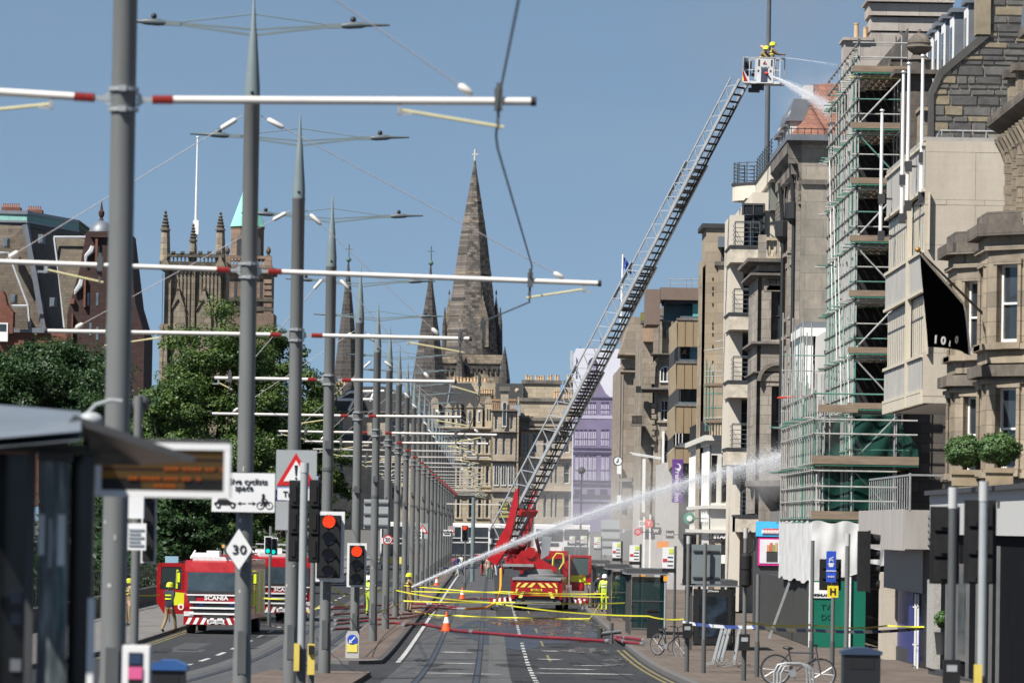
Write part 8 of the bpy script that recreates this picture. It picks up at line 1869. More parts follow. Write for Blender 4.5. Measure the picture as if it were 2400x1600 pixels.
hang('dark round shop sign reading MOR', 1705, 1233, 1731, 1258, 262, M_dark, 'MOR', rnd_=True, ts=0.22); hang('red round bird sign down the street', 1510, 1216, 1531, 1237, 350, pm('sign_coral', (0.62, 0.08, 0.06), 0.5), 'Y', rnd_=True, ts=0.4); hang('red and white round sign low down the street', 1486, 1238, 1504, 1254, 360, M_red, 'O', rnd_=True, ts=0.3); hang('square black and white circle sign', 1497, 1219, 1511, 1234, 355, M_signw, 'O', M_black, ts=0.35); hang('black shop sign reading W', 1525, 1235, 1550, 1252, 345, M_dark, 'W', ts=0.35)
hang('small black sign with white block letters', 1561, 1243, 1580, 1261, 325, M_dark, 'BAR', ts=0.25)
t, a, c = plate('orange_placard', 'small orange placard beside the bus stop flags', 'sign', 1540, 1268, 1567, 1283, 240, pm('placard_orange', (0.7, 0.3, 0.12), 0.6))
p0 = at(2208, 1450, 138); t = thing('potted_shrub', 'small green shrub in a tall pot by the stone pier', 'plant', (p0.x, 138, 0.3)); b = MB(); b.smooth = True; b.lathe([(0.14, 0), (0.2, 0.55), (0.22, 0.6)], (p0.x, 138, p0.z-0.95), 10); b.build('pot', M_dark, t); b = MB(); r_ = random.Random(2)
for _ in range(500):
 d = Vector((r_.gauss(0,1), r_.gauss(0,1), r_.gauss(0,1))).normalized(); q_ = p0+d*0.22*r_.uniform(0.4, 1.1); e = d.cross(Vector((r_.random(), r_.random(), 1))).normalized()*0.04; g = d.cross(e).normalized()*0.05; b.quad(q_-e, q_-g, q_+e, q_+g)
stuff(b.build('foliage', M_leafb, t))
def bin_(label, px, py, wpx, Y, lidm):
 p0 = at(px, py, Y); w = wpx*Y/FPX; g = zg(Y)+0.12; t = thing('litter_bin', label, 'bin', (p0.x, Y, g), 'street bins'); b = MB(); b.prism([(p0.x-w/2, g), (p0.x+w/2, g), (p0.x+w/2, p0.z-0.12), (p0.x-w/2, p0.z-0.12)], Y-w/2, Y+w/2, 'y'); b.build('body', pm('bin_black', (0.012, 0.014, 0.017), 0.45), t)
 b = MB(); b.prism([(p0.x-w/2-0.03, p0.z-0.12), (p0.x+w/2+0.03, p0.z-0.12), (p0.x+w/2+0.03, p0.z-0.06), (p0.x+w*0.2, p0.z), (p0.x-w*0.2, p0.z), (p0.x-w/2-0.03, p0.z-0.06)], Y-w/2-0.03, Y+w/2+0.03, 'y'); b.build('lid', lidm, t)
 b = MB(); b.box(p0.x-w*0.33, p0.x+w*0.33, Y-w/2-0.008, Y-w/2, p0.z-0.36, p0.z-0.18); b.build('slot', M_black, t)
 return t
bin_('black street bin with a dark blue lid on the near right pavement', 2018, 1516, 86, 88, pm('lid_navy', (0.03, 0.05, 0.09), 0.4)); bin_('black bin with a blue slanted lid beside the ticket machine', 396, 1545, 78, 62, pm('lid_blue', (0.03, 0.09, 0.25), 0.35)); bin_('tall black bin beside the teal bus shelter', 1531, 1424, 28, 190, M_black)
def barrier(label, px, py, Y, ln, lean):
 p0 = at(px, py, Y); g = zg(Y)+0.12; t = thing('crowd_barrier', label, 'barrier', (p0.x, Y, g), 'steel crowd barriers'); h = 1.05
 def Q(u, v): return Vector((p0.x+lean*v*0.25+u*0.06, Y+u*ln, g+v))
 b = MB(); b.path([Q(0, 0.08), Q(0, h), Q(1, h), Q(1, 0.08)], 0.025, 6); b.tube(Q(0, 0.2), Q(1, 0.2), 0.02, n=6); b.build('frame', M_galv, t)
 for i in range(14): b = MB(); u = (i+1)/15; b.tube(Q(u, 0.2), Q(u, h), 0.011, n=5); b.build('bar', M_galv, t)
 for u in (0.1, 0.9): b = MB(); p = Q(u, 0.1); b.bar(p+Vector((-0.35, 0, -0.08)), p+Vector((0.2, 0, 0.03)), 0.05, 0.02); b.build('foot', M_galv, t)
for k, (px, Y) in enumerate(((1672, 147), (1682, 148), (1691, 149.5))): barrier(['leftmost of three stacked steel crowd barriers', 'middle one of three stacked steel crowd barriers', 'rightmost of three stacked steel crowd barriers'][k], px, 1500, Y, 2.2, 1.0)
barrier('single steel crowd barrier beside the slim signal post', 1722, 1500, 146, 2.2, 0.6)
def bicycle(label, p, rz, col, s=1.0):
 t = thing('bicycle', label, 'bicycle', (0,0,0), 'parked bicycles'); r_ = 0.34; m = pm('bike_frame_'+label[:5].strip(), col, 0.4)
 for x in (-0.52, 0.52):
  b = MB(); b.smooth = True; n = 24; b.path([(x+r_*math.cos(2*math.pi*i/n), 0, r_+r_*math.sin(2*math.pi*i/n)) for i in range(n+1)], 0.022, 6, False); w = b.build('wheel', M_tyre, t); b = MB()
  for i in range(10): a_ = math.pi*2*i/10; b.tube((x, 0, r_), (x+r_*math.cos(a_), 0, r_+r_*math.sin(a_)), 0.005, n=3)
  b.path([(x+r_*0.92*math.cos(2*math.pi*i/n), 0, r_+r_*0.92*math.sin(2*math.pi*i/n)) for i in range(n+1)], 0.014, 5, False); b.build('rim', M_chrome, w)
 b = MB()
 for p0, p1 in (((-0.52, 0, 0.34), (-0.12, 0, 0.30)), ((-0.12, 0, 0.30), (-0.26, 0, 0.82)), ((-0.52, 0, 0.34), (-0.24, 0, 0.75)), ((-0.24, 0, 0.76), (0.36, 0, 0.80)), ((-0.12, 0, 0.30), (0.38, 0, 0.70)), ((0.36, 0, 0.92), (0.52, 0, 0.34))): b.tube(p0, p1, 0.018, n=6)
 b.build('frame', m, t); b = MB(); b.smooth = True; b.sphere((-0.28, 0, 0.86), 0.13, 10, 6, 1, 0.5, 0.3); b.build('saddle', M_black, t); b = MB(); b.path([(0.3, -0.28, 0.98), (0.38, -0.1, 0.98), (0.36, 0, 0.93), (0.38, 0.1, 0.98), (0.3, 0.28, 0.98)], 0.014, 6); b.build('handlebar', M_black, t); b = MB(); b.tube((-0.12, -0.03, 0.3), (-0.12, 0.03, 0.3), 0.09, n=14); b.bar((-0.12, 0.05, 0.3), (-0.05, 0.05, 0.14), 0.02, 0.02); b.bar((-0.05, 0.02, 0.14), (-0.05, 0.14, 0.14), 0.05, 0.02); b.build('crank', M_chrome, t)
 t.location = p; t.rotation_euler = (0, R(4), rz); t.scale = (s, s, s)
p0 = at(1566, 1546, 163); bicycle('black bicycle parked by the pedestrian signal post', (p0.x, 163, 0.13), R(-50), (0.02, 0.02, 0.022))
p0 = at(1868, 1600, 117.5); bicycle('dark bicycle leaning on the hoop racks at the bottom edge', (p0.x, 117.5, zg(117.5)+0.12), R(-10), (0.05, 0.05, 0.06))
for i, px in enumerate((1825, 1833, 1841)):
 Y = 115.5+i*0.8; p0 = at(px, 1575, Y); g = zg(Y)+0.12; t = thing('cycle_hoop', ['nearest steel cycle hoop at the bottom edge', 'middle steel cycle hoop at the bottom edge', 'farthest steel cycle hoop at the bottom edge'][i], 'bike rack', (p0.x, Y, g), 'cycle hoops'); b = MB(); b.smooth = True; zt = at(px, 1553+i*2, Y).z; b.path([(p0.x-0.1, Y, g), (p0.x-0.1, Y, zt-0.2), (p0.x-0.02, Y, zt-0.04), (p0.x+0.15, Y, zt), (p0.x+0.5, Y, zt), (p0.x+0.62, Y, zt-0.1), (p0.x+0.66, Y, g)], 0.028, 8); b.build('hoop', M_galv, t); b = MB(); b.tube((p0.x-0.1, Y, g), (p0.x-0.1, Y, g+0.03), 0.08, n=10); b.tube((p0.x+0.66, Y, g), (p0.x+0.66, Y, g+0.03), 0.08, n=10); b.build('base_plate', M_galv, t)
def tram_shelter():
 Y = 41.0; g = zg(Y)+0.3; t = thing('tram_shelter', 'out-of-focus dark glass tram shelter with curved pale roof at lower left', 'shelter', (at(120, 1600, Y).x, Y, g))
 def P(px, py, y=Y): return at(px, py, y)
 b = MB(); b.smooth = True; rows = []
 for i in range(13):
  px = -160+i*(190+160)/12
  k = i/12
  rows.append([P(px, 938+26*k**1.2+0.0, Y+3.5), P(px, 945+30*k**1.5, Y+1.0), P(px, 1000+(10 if k < 0.6 else 10-(k-0.6)*60), Y-0.6), P(px, 1040-30*k, Y-1.0)])
 b.sheet(rows); b.sheet([[p+Vector((0,0,-0.07)) for p in r_] for r_ in rows]); b.build('roof', pm('shelter_roof', (0.15, 0.17, 0.195), 0.35, var=0.15), t)
 b = MB(); b.prism([(P(-200, 1045).x, P(-200, 1045).z), (P(150, 1020).x, P(150, 1020).z), (P(186, 975).x, P(186, 975).z), (P(470, 1074).x, P(470, 1074).z), (P(455, 1085).x, P(455, 1085).z), (P(200, 1000).x, P(200, 1000).z), (P(165, 1045).x, P(165, 1045).z), (P(-200, 1068).x, P(-200, 1068).z)], Y-0.5, Y-0.35, 'y'); b.build('roof_edge', M_dark, t)
 M_can = pm('canopy_glass', (0.16, 0.16, 0.155), 0.3, var=0.5, scale=6)
 b = MB(); b.sheet([[P(185, 990, Y-0.4), P(462, 1080, Y-0.4)], [P(200, 1060, Y+0.3), P(300, 1080, Y+0.6)]]); b.sheet([[P(200, 1000, Y-0.3), P(440, 1082, Y-0.3)], [P(220, 1090, Y+0.2), P(330, 1090, Y+0.4)]]); b.build('canopy', M_can, t)
 M_fr = pm('shelter_frame', (0.04, 0.042, 0.044), 0.5)
 for px0, px1, y in ((55, 85, 0), (135, 150, 0.2), (205, 222, 0.0), (-40, -10, -0.2), (160, 170, 1.2)): b = MB(); a = P(px0, 1600, Y+y); c = P(px1, 1030, Y+y); b.box(a.x, c.x, Y+y, Y+y+0.1, g-0.5, c.z); b.build('post', M_fr, t)
 b = MB(); b.box(P(-200, 1300).x, P(205, 1300).x, Y+0.05, Y+0.15, P(150, 1062).z, P(150, 1040).z); b.box(P(85, 1300).x, P(165, 1300).x, Y-0.03, Y+0.05, P(150, 1080).z, P(150, 1060).z); b.build('top_rail', M_fr, t)
 b = MB(); b.box(P(-200, 1300).x, P(60, 1300).x, Y+0.3, Y+0.32, g-0.5, P(150, 1062).z); b.build('glass_panel', pm('dark_interior_glass', (0.008, 0.009, 0.01), 0.15, var=0.3, spec=0.4), t)  # opaque near-black glass, its colour standing for the shelter's unlit interior
 b = MB(); b.box(P(150, 1300).x, P(208, 1300).x, Y+0.5, Y+0.52, g-0.5, P(150, 1062).z); b.build('glass_panel', pm('dark_interior_glass', (0,0,0)), t)
 m, nt, bb, out = _new('painted_reflection'); ge = N(nt, 'NewGeometry'); mp = N(nt, 'Mapping'); mp.inputs['Scale'].default_value = (7, 1, 0.8); L(nt, ge.outputs['Position'], mp.inputs[0]); n1 = N(nt, 'TexNoise', i_Scale=2.5, i_Detail=3.0); L(nt, mp.outputs[0], n1.inputs['Vector']); cr = N(nt, 'ValToRGB'); e = cr.color_ramp.elements; e[0].position = 0.38; e[0].color = (0.02, 0.025, 0.028, 1); e[1].position = 0.72; e[1].color = (0.30, 0.31, 0.32, 1); e2 = e.new(0.55); e2.color = (0.07, 0.085, 0.09, 1); L(nt, n1.outputs[0], cr.inputs[0]); L(nt, cr.outputs[0], bb.inputs['Base Color']); bb.inputs['Roughness'].default_value = 0.2  # blurred reflections put into the panel's colour as pale upright streaks
 b = MB(); b.box(P(86, 1300).x, P(158, 1300).x, Y+0.1, Y+0.13, g-0.5, P(150, 1075).z); b.build('reflective_panel', m, t)
 for px0, px1, py0, py1, mm in ((86, 103, 1205, 1300, M_signw), (110, 122, 1215, 1330, M_signb), (132, 152, 1205, 1325, M_signw), (134, 143, 1330, 1475, pm('teal_strip', (0.02, 0.15, 0.12), 0.4)), (83, 90, 1300, 1620, pm('pale_blue_strip', (0.25, 0.33, 0.38), 0.4))):
  b = MB(); a = P(px0, py1); c = P(px1, py0); b.box(a.x, c.x, Y+0.07, Y+0.1, a.z, c.z); b.build('notice_strip', mm, t)
 for k, (px, py) in enumerate(((30, 1400), (30, 1450), (28, 1560))): b = MB(); a = P(px-12, py+14); c = P(px+14, py-14); b.box(a.x, c.x, Y+0.27, Y+0.3, a.z, c.z); b.build('etched_mark', pm('etched', (0.12, 0.13, 0.15), 0.5), t)
 b = MB(); a = P(213, 1); b.box(P(209, 1300).x, P(224, 1300).x, Y-0.05, Y+0.05, g-0.5, P(150, 1400).z); b.build('white_edge', M_signw, t)
tram_shelter()
def led_sign():
 Y = 44.0; a = at(222, 1162, Y); c = at(541, 1040, Y); t = thing('departure_board', 'white framed display board with amber departure text under the shelter canopy', 'display', ((a.x+c.x)/2, Y, a.z)); fr = 0.055
 b = MB(); b.box(a.x, c.x, Y-0.02, Y+0.2, a.z, a.z+fr); b.box(a.x, c.x, Y-0.02, Y+0.2, c.z-fr, c.z); b.box(a.x, a.x+fr, Y-0.018, Y+0.198, a.z+fr, c.z-fr); b.box(c.x-fr, c.x, Y-0.018, Y+0.198, a.z+fr, c.z-fr); b.build('frame', M_signw, t)
 b = MB(); b.box(a.x+fr, c.x-fr, Y+0.01, Y+0.18, a.z+fr, c.z-fr); sc = b.build('screen', pm('led_black', (0.008, 0.007, 0.006), 0.35), t)
 M_am = pm('amber_led', (0.03, 0.014, 0.0), 0.5, var=0, emit=(0.016, 0.0075, 0.0), es=1.0); M_or = pm('orange_led', (0.1, 0.03, 0.0), 0.5, var=0, emit=(0.2, 0.036, 0.002), es=1.0)
 for i, (x0, x1) in enumerate(((0, 1), (0, 1), (0, 1), (0.33, 0.68))):
  z1 = c.z-fr-0.012-i*0.088; b = MB(); L0, L1 = a.x+fr, c.x-fr; b.box(L0+(L1-L0)*x0, L0+(L1-L0)*x1, Y+0.004, Y+0.009, z1-0.066, z1); b.build('text_row', M_am, sc)
 lettering('=== ==== ==  =', 0.075, M_or, sc, at(455, 1100, Y-0.005), bold=0.01, name='led_text')['kind'] = 'stuff'; lettering('== ==== === ==  =', 0.075, M_or, sc, at(385, 1122, Y-0.005), bold=0.01, name='led_text')['kind'] = 'stuff'; lettering('==:==', 0.075, M_or, sc, at(385, 1139, Y-0.005), bold=0.01, name='led_text')['kind'] = 'stuff'
 b = MB(); b.tube((c.x-0.25, Y+0.1, c.z), (c.x-0.25, Y+0.1, c.z+0.0), 0.03, n=6); b.bar((a.x+0.02, Y+0.1, c.z+0.02), (c.x-0.02, Y+0.1, c.z+0.02), 0.1, 0.03); b.build('hanger', M_dark, t)
led_sign()
def ticket_machine():
 Y = 50.0; a = at(287, 1512, Y); c = at(350, 1512, Y); g = zg(Y)+0.3; t = thing('ticket_machine', 'white ticket machine with a blue and pink screen at the bottom left', 'ticket machine', ((a.x+c.x)/2, Y, g)); b = MB(); b.box(a.x, c.x, Y, Y+0.35, g-0.3, a.z); b.build('cabinet', M_signw, t)
 b = MB(); p = at(300, 1602, Y); q2 = at(335, 1528, Y); b.box(p.x, q2.x, Y-0.01, Y, p.z, q2.z); f = b.build('bezel', M_black, t)
 b = MB(); p = at(303, 1555, Y); q2 = at(332, 1532, Y); b.box(p.x, q2.x, Y-0.02, Y-0.011, p.z, q2.z); b.build('screen', pm('screen_blue', (0.03, 0.05, 0.1), 0.2), f); b = MB(); p = at(301, 1590, Y); q2 = at(334, 1562, Y); b.box(p.x, q2.x, Y-0.02, Y-0.011, p.z, q2.z); b.build('pink_panel', pm('panel_pink', (0.6, 0.1, 0.25), 0.5), f)
ticket_machine()
t, a, c = plate('street_sign', 'small pale blue street sign behind the open fire engine door', 'sign', 387, 1303, 418, 1318, 205, pm('sign_paleblue', (0.25, 0.4, 0.5), 0.5)); b = MB(); b.tube((a.x+0.2, 205.05, 0.1), (a.x+0.2, 205.05, c.z), 0.04, n=6); b.build('post', M_pole, t)
p0 = at(1363, 1108, 400); t = thing('lamp_post', 'thin black lamp post in front of the purple wrapped building', 'lamp post', (p0.x, 400, 0.1)); b = MB(); b.tube((p0.x, 400, 0.1), (p0.x, 400, p0.z), 0.1, 0.06, 8); b.build('post', M_iron, t); b = MB(); b.sphere((p0.x, 400, p0.z+0.2), 0.3, 8, 6); b.build('lantern', M_dark, t)
p0 = at(1110, 1165, 380); t = thing('tram_pole', 'blue-grey tram pole standing apart in front of the far buses', 'pole', (p0.x, 380, 0.0)); b = MB(); b.tube((p0.x, 380, 0.0), (p0.x, 380, p0.z), 0.17, 0.14, 10); b.build('shaft', M_tip, t); b = MB(); b.bar((p0.x-2, 380, p0.z-0.5), (p0.x+2, 380, p0.z-0.5), 0.08, 0.08); b.build('bracket_arm', M_armw, t)
BODY = {}
BASE = dict(pel=(0,0,.95), spi=(0,.01,1.2), che=(0,0,1.4), nec=(0,0,1.53), hea=(0,-.02,1.65), top=(0,0,1.75), nos=(0,-.115,1.645))
def limbs(p):
 J = dict(BASE)
 for s, k in ((-1, 'l'), (1, 'r')):
  J['sh'+k] = (s*.19,0,1.45); J['el'+k] = (s*.25,.03,1.17); J['wr'+k] = (s*.26,-.05,.93)
  J['hi'+k] = (s*.1,0,.92); J['kn'+k] = (s*.12,-.03,.5); J['an'+k] = (s*.12,.02,.09); J['to'+k] = (s*.14,-.15,.04)
 if p == 'reach':
  J.update(elr=(.30,-.22,1.27), wrr=(.22,-.48,1.24), ell=(-.2,-.25,1.2), wrl=(.02,-.5,1.22), knl=(-.16,-.12,.5), anl=(-.17,-.05,.09))
 if p == 'walk':
  J.update(knl=(-.1,-.2,.53), anl=(-.1,-.28,.12), tol=(-.1,-.45,.1), knr=(.1,.05,.5), anr=(.1,.32,.12), tor=(.1,.18,.03), ell=(-.24,.18,1.2), wrl=(-.24,.2,.96), elr=(.24,-.12,1.2), wrr=(.22,-.3,1.05))
 if p == 'phone':
  J.update(elr=(.24,-.15,1.2), wrr=(.05,-.22,1.42), ell=(-.24,-.15,1.2), wrl=(-.03,-.24,1.42))
 if p == 'bent':
  for k in list(J):
   if k[:2] not in ('hi', 'kn', 'an', 'to') and k != 'pel':
    x, y, z = J[k]; d = z-.95; J[k] = (x, y-d*.45, .95+d*.88)
  J.update(elr=(.32,-.45,1.1), wrr=(.3,-.68,1.12), ell=(-.15,-.5,1.1), wrl=(.1,-.7,1.12))
 return J
RAD = dict(pel=(.155,.115), spi=(.15,.11), che=(.165,.12), nec=(.06,.06), hea=(.085,.1), top=(.07,.08), nos=(.016,.016), sh=(.075,.08), el=(.055,.055), wr=(.036,.036), hi=(.1,.1), kn=(.07,.07), an=(.05,.055), to=(.04,.045))
def body(p):
 if p in BODY: return BODY[p]
 J = limbs(p); ks = list(J); E_ = [('pel','spi'), ('spi','che'), ('che','nec'), ('nec','hea'), ('hea','top'), ('hea','nos')]
 for k in 'lr': E_ += [('che','sh'+k), ('sh'+k,'el'+k), ('el'+k,'wr'+k), ('pel','hi'+k), ('hi'+k,'kn'+k), ('kn'+k,'an'+k), ('an'+k,'to'+k)]
 vs = [Vector(J[k]) for k in ks]; rad = [RAD.get(k, RAD.get(k[:2])) for k in ks]; es = [(ks.index(a), ks.index(b)) for a, b in E_]
 for k in 'lr':          # hand: palm and five fingers
  w = Vector(J['wr'+k]); d = (w-Vector(J['el'+k])).normalized(); sd = d.cross(Vector((0,1,0.3))).normalized(); i0 = len(vs); vs.append(w+d*.07); rad.append((.03,.02)); es.append((ks.index('wr'+k), i0))
  for q, (o, l) in enumerate(((-.03,.06), (-.01,.08), (.01,.085), (.028,.07))): vs += [w+d*.1+sd*o, w+d*(.1+l*.5)+sd*o*1.1+Vector((0,-.02,0)), w+d*(.1+l*.8)+sd*o+Vector((0,-.045,0))]; rad += [(.011,.011), (.009,.009), (.008,.008)]; n = len(vs); es += [(i0,n-3), (n-3,n-2), (n-2,n-1)]
  vs += [w+d*.05+sd*.045, w+d*.09+sd*.06]; rad += [(.012,.012), (.009,.009)]; n = len(vs); es += [(i0,n-2), (n-2,n-1)]
 me = bpy.data.meshes.new('body'); me.from_pydata(vs, es, []); o = bpy.data.objects.new('b', me); COL.objects.link(o)
 sk = o.modifiers.new('s', 'SKIN'); su = o.modifiers.new('u', 'SUBSURF'); su.levels = 1
 for i, sv in enumerate(me.skin_vertices[0].data): sv.radius = rad[i]; sv.use_root = (i == 0)
 m2 = bpy.data.meshes.new_from_object(o.evaluated_get(bpy.context.evaluated_depsgraph_get())); bpy.data.objects.remove(o)
 m2.polygons.foreach_set('use_smooth', [True]*len(m2.polygons)); mi = []
 wr = [Vector(J['wrl']), Vector(J['wrr'])]; nz = J['nec'][2]; els = [(Vector(J['sh'+k]), Vector(J['el'+k]), Vector(J['wr'+k])) for k in 'lr']
 def near(c, a, b, r): t = max(0, min(1, (c-a).dot(b-a)/(b-a).length_squared)); return (c-a-(b-a)*t).length < r
 for f in m2.polygons:
  c = f.center
  arm = any(near(c, a, b, .1) or near(c, b, w, .075) for a, b, w in els)
  if any((c-w).length < .17 and not near(c, e, w, .05) for (s_, e, w) in els) and any((c-e).length > (w-e).length+.01 for s_, e, w in els if (c-w).length < .17): mi.append(0)
  elif c.z > nz-.0 and abs(c.x) < .14: mi.append(0)
  elif c.z < .13: mi.append(3)
  elif c.z < .93 and not arm: mi.append(2)
  else: mi.append(1)
 BODY[p] = (m2, J, mi); return BODY[p]
M_skin = pm('skin', (0.42, 0.25, 0.18), 0.6, var=0.05); M_boot = pm('boot_black', (0.015, 0.015, 0.015), 0.6); M_tan = pm('bunker_tan', (0.24, 0.17, 0.09), 0.85, var=0.2, scale=8); M_navy = pm('uniform_navy', (0.015, 0.02, 0.035), 0.8); M_hv = pm('hivis_lime', (0.42, 0.55, 0.05), 0.7, var=0.1, scale=8); M_helm = pm('helmet_yellow', (0.5, 0.55, 0.02), 0.4); M_refl = pm('reflective_silver', (0.6, 0.6, 0.55), 0.4)
def person(label, loc, rz, pose, top, leg, head, group, hm='helmet', scale=1.0, band=None):
 m0, J, mi = body(pose); me = m0.copy(); me.materials.clear()
 for m in (M_skin, top, leg, M_boot): me.materials.append(m)
 me.polygons.foreach_set('material_index', mi)
 t = thing('person', label, 'person', (0,0,0), group); place('body', me, t)
 h = Vector(J['hea']); b = MB(); b.smooth = True
 if hm == 'helmet':
  b.lathe([(.165, -.03), (.15, .0), (.145, .06), (.11, .12), (.04, .15)], h+Vector((0, .01, .03)), 14, .85, 1.1); b.build('helmet', head, t); b = MB(); b.box(h.x-.07, h.x+.07, h.y-.16, h.y-.13, h.z+.02, h.z+.07); b.build('helmet_visor', M_dark, t)
 else: b.lathe([(.1, -.06), (.112, .0), (.105, .07), (.06, .115), (.02, .12)], h+Vector((0, .02, .02)), 12, .92, 1.0); b.build('hair' if hm == 'hair' else 'cap', head, t)
 if band:
  s0, c0 = Vector(J['spi']), Vector(J['che'])
  for f in (0.1, 0.75):
   p = s0.lerp(c0, f); b = MB(); b.lathe([(.175, -.025), (.178, .025)], p, 16, 1.02, .78); b.build('reflective_band', band, t)
 t.location = loc; t.rotation_euler = (0, 0, rz); t.scale = (scale,)*3; return t
def standing(px, py, Y, up=0.0): p = at(px, py, Y); return (p.x, Y, zg(Y)+up)
c0 = at(1790, 168, 247.6); fl = c0.z-0.52
person('left firefighter in the rescue cage, tan kit and yellow helmet', (c0.x-0.2, 247.4, fl), R(60), 'bent', M_tan, M_tan, M_helm, 'firefighters in the cage', band=M_yelp)
person('right firefighter in the rescue cage aiming a hose branch', (c0.x+0.42, 247.8, fl+0.16), R(95), 'reach', M_tan, M_tan, M_helm, 'firefighters in the cage', band=M_yelp)
p0 = at(1834, 138, 247.4); t = thing('hose_branch', 'hand-held hose nozzle in the cage firefighter\'s hands', 'nozzle', p0); b = MB(); b.tube(p0+Vector((-0.3, 0, 0.02)), p0+Vector((0.12, 0, -0.01)), 0.035, 0.028, 8); b.build('barrel', M_dark, t); b = MB(); b.bar(p0+Vector((-0.12, 0, 0)), p0+Vector((-0.14, 0, -0.14)), 0.03, 0.03); b.build('grip', M_black, t)
person('officer in a hi-vis jacket and white helmet beside the ladder truck', standing(1417, 1370, 246, 0.12), R(160), 'stand', M_hv, M_hv, M_white, 'people by the ladder truck', band=M_refl)
person('figure in dark clothing standing behind the hi-vis officer', standing(1404, 1372, 252, 0.12), R(30), 'stand', M_navy, M_navy, M_dark, 'people by the ladder truck', 'hair')
person('person in a hi-vis vest by the bus shelter glass', standing(1448, 1365, 240, 0.12), R(200), 'stand', M_hv, M_dark, M_white, 'people by the ladder truck', band=M_refl)
person('firefighter in tan kit partly behind the nearest signal post', standing(302, 1400, 196, 0.12), R(-60), 'stand', M_tan, M_tan, M_helm, 'firefighters on the left', band=M_yelp)
person('firefighter in dark kit standing below the open cab door', standing(397, 1430, 186, 0.12), R(150), 'walk', M_navy, M_tan, M_helm, 'firefighters on the left', band=M_yel)
person('crew member in hi-vis at the tape behind the lower red light', standing(864, 1385, 232), R(120), 'reach', M_hv, M_hv, M_white, 'firefighters on the left', band=M_refl)
person('crew member in a green and dark vest between the tram poles', standing(862, 1330, 262), R(170), 'stand', M_hv, M_dark, M_dark, 'firefighters on the left', 'hair')
person('firefighter directing the long ground jet beside the tram poles', (at(958, 1385, 236).x, 236, 0.12), R(100), 'reach', M_tan, M_tan, M_helm, 'firefighters on the left', band=M_yelp)
person('person on the balcony taking a photo with raised hands', (at(1606, 850, 341).x, 341.2, at(1606, 850, 341).z-0.75), R(-20), 'phone', M_navy, M_dark, M_dark, 'onlookers', 'hair')
rr = random.Random(33); far = [(1066, 1300), (1072, 1302), (1080, 1300), (1130, 1303), (1138, 1300), (1146, 1304), (1152, 1302), (1163, 1306), (1170, 1303), (1178, 1306), (830, 1318), (842, 1316), (877, 1312)]
cl = [pm('cloth%d' % i, c, 0.8) for i, c in enumerate(((0.3, 0.05, 0.05), (0.05, 0.08, 0.2), (0.4, 0.38, 0.35), (0.04, 0.04, 0.045), (0.1, 0.2, 0.15), (0.45, 0.3, 0.25)))]
CN = ['red', 'blue', 'cream', 'black', 'green', 'peach']
for i, (px, py) in enumerate(far):
 Y = 400+rr.uniform(-10, 25)
 k = i % 6; person(f'onlooker in {CN[k]} at the far cordon, {ORD[i] if i else "leftmost"} of the crowd', standing(px, py, Y), rr.uniform(-1, 1), rr.choice(['stand', 'phone', 'walk']), cl[k], cl[(i*5+3) % 6], M_dark, 'onlookers at the far cordon', 'hair')
def Z4(x, y): return (800+x/2.904, 1060+y/2.904)
M_hose = pm('hose_red', (0.17, 0.012, 0.022), 0.5, var=0.25, scale=3); M_hosey = pm('hose_amber', (0.62, 0.27, 0.02), 0.5)
def hose(label, pts, r=0.045, mat=None, up=None):
 P = [atG(*Z4(*p), up=r+0.02+(0.12 if atG(*Z4(*p)).x > 4.8 or -5 < atG(*Z4(*p)).x < -3.1 else 0)) for p in pts]
 Q = []
 for i in range(len(P)-1):
  for k in range(6):
   t = k/6; a, b_, c, d = P[max(0, i-1)], P[i], P[i+1], P[min(len(P)-1, i+2)]
   Q.append(0.5*((2*b_)+(c-a)*t+(2*a-5*b_+4*c-d)*t*t+(3*b_-a-3*c+d)*t**3))
 Q.append(P[-1]); t = thing('fire_hose', label, 'hose', P[0], 'fire hoses on the road'); b = MB(); b.smooth = True; b.path(Q, r, 8); b.build('hose', mat or M_hose, t)
 for p, d in ((Q[0], Q[1]-Q[0]), (Q[len(Q)//2], Q[len(Q)//2+1]-Q[len(Q)//2]), (Q[-1], Q[-1]-Q[-2])): b = MB(); d = d.normalized(); b.tube(p-d*0.15, p+d*0.15, r*1.35, n=8); b.build('coupling', M_chrome, t)
hose('thick red hose crossing the near lanes past the orange cone', [(420, 1170), (560, 1168), (690, 1192), (800, 1212), (1000, 1228), (1300, 1252), (1600, 1268), (1815, 1282)], 0.06)
hose('red hose running from the hydrant valve along the right pavement', [(1860, 1252), (1930, 1258), (2060, 1275)], 0.055); hose('second red hose at the valve on the right pavement', [(1862, 1262), (1920, 1285), (2050, 1300)], 0.05)
hose('red hose looping below the lower red light', [(-60, 1200), (120, 1190), (330, 1160), (440, 1165)]); hose('red hose in the bundle by the tram poles, nearest strand', [(-40, 1140), (200, 1120), (400, 1098), (570, 1094), (640, 1060)]); hose('red hose in the bundle by the tram poles, middle strand', [(-60, 1100), (250, 1080), (560, 1052), (700, 1060), (830, 1062)]); hose('red hose in the bundle by the tram poles, far strand', [(-60, 1050), (300, 1036), (600, 1030), (760, 1050), (830, 1060)]); hose('red hose leading behind the ladder truck', [(600, 1030), (840, 997), (1000, 992), (1130, 1000)]); hose('red hose across the left lanes behind the engines', [(-420, 1075), (-250, 1060), (-40, 1062), (200, 1050)]); hose('red hose lying along the left bundle with a loop', [(-40, 1165), (120, 1150), (300, 1130), (460, 1120), (560, 1090), (660, 1042)]); hose('red hose beside the right wheels of the truck', [(1500, 1000), (1620, 990), (1760, 1000), (1840, 1015)])
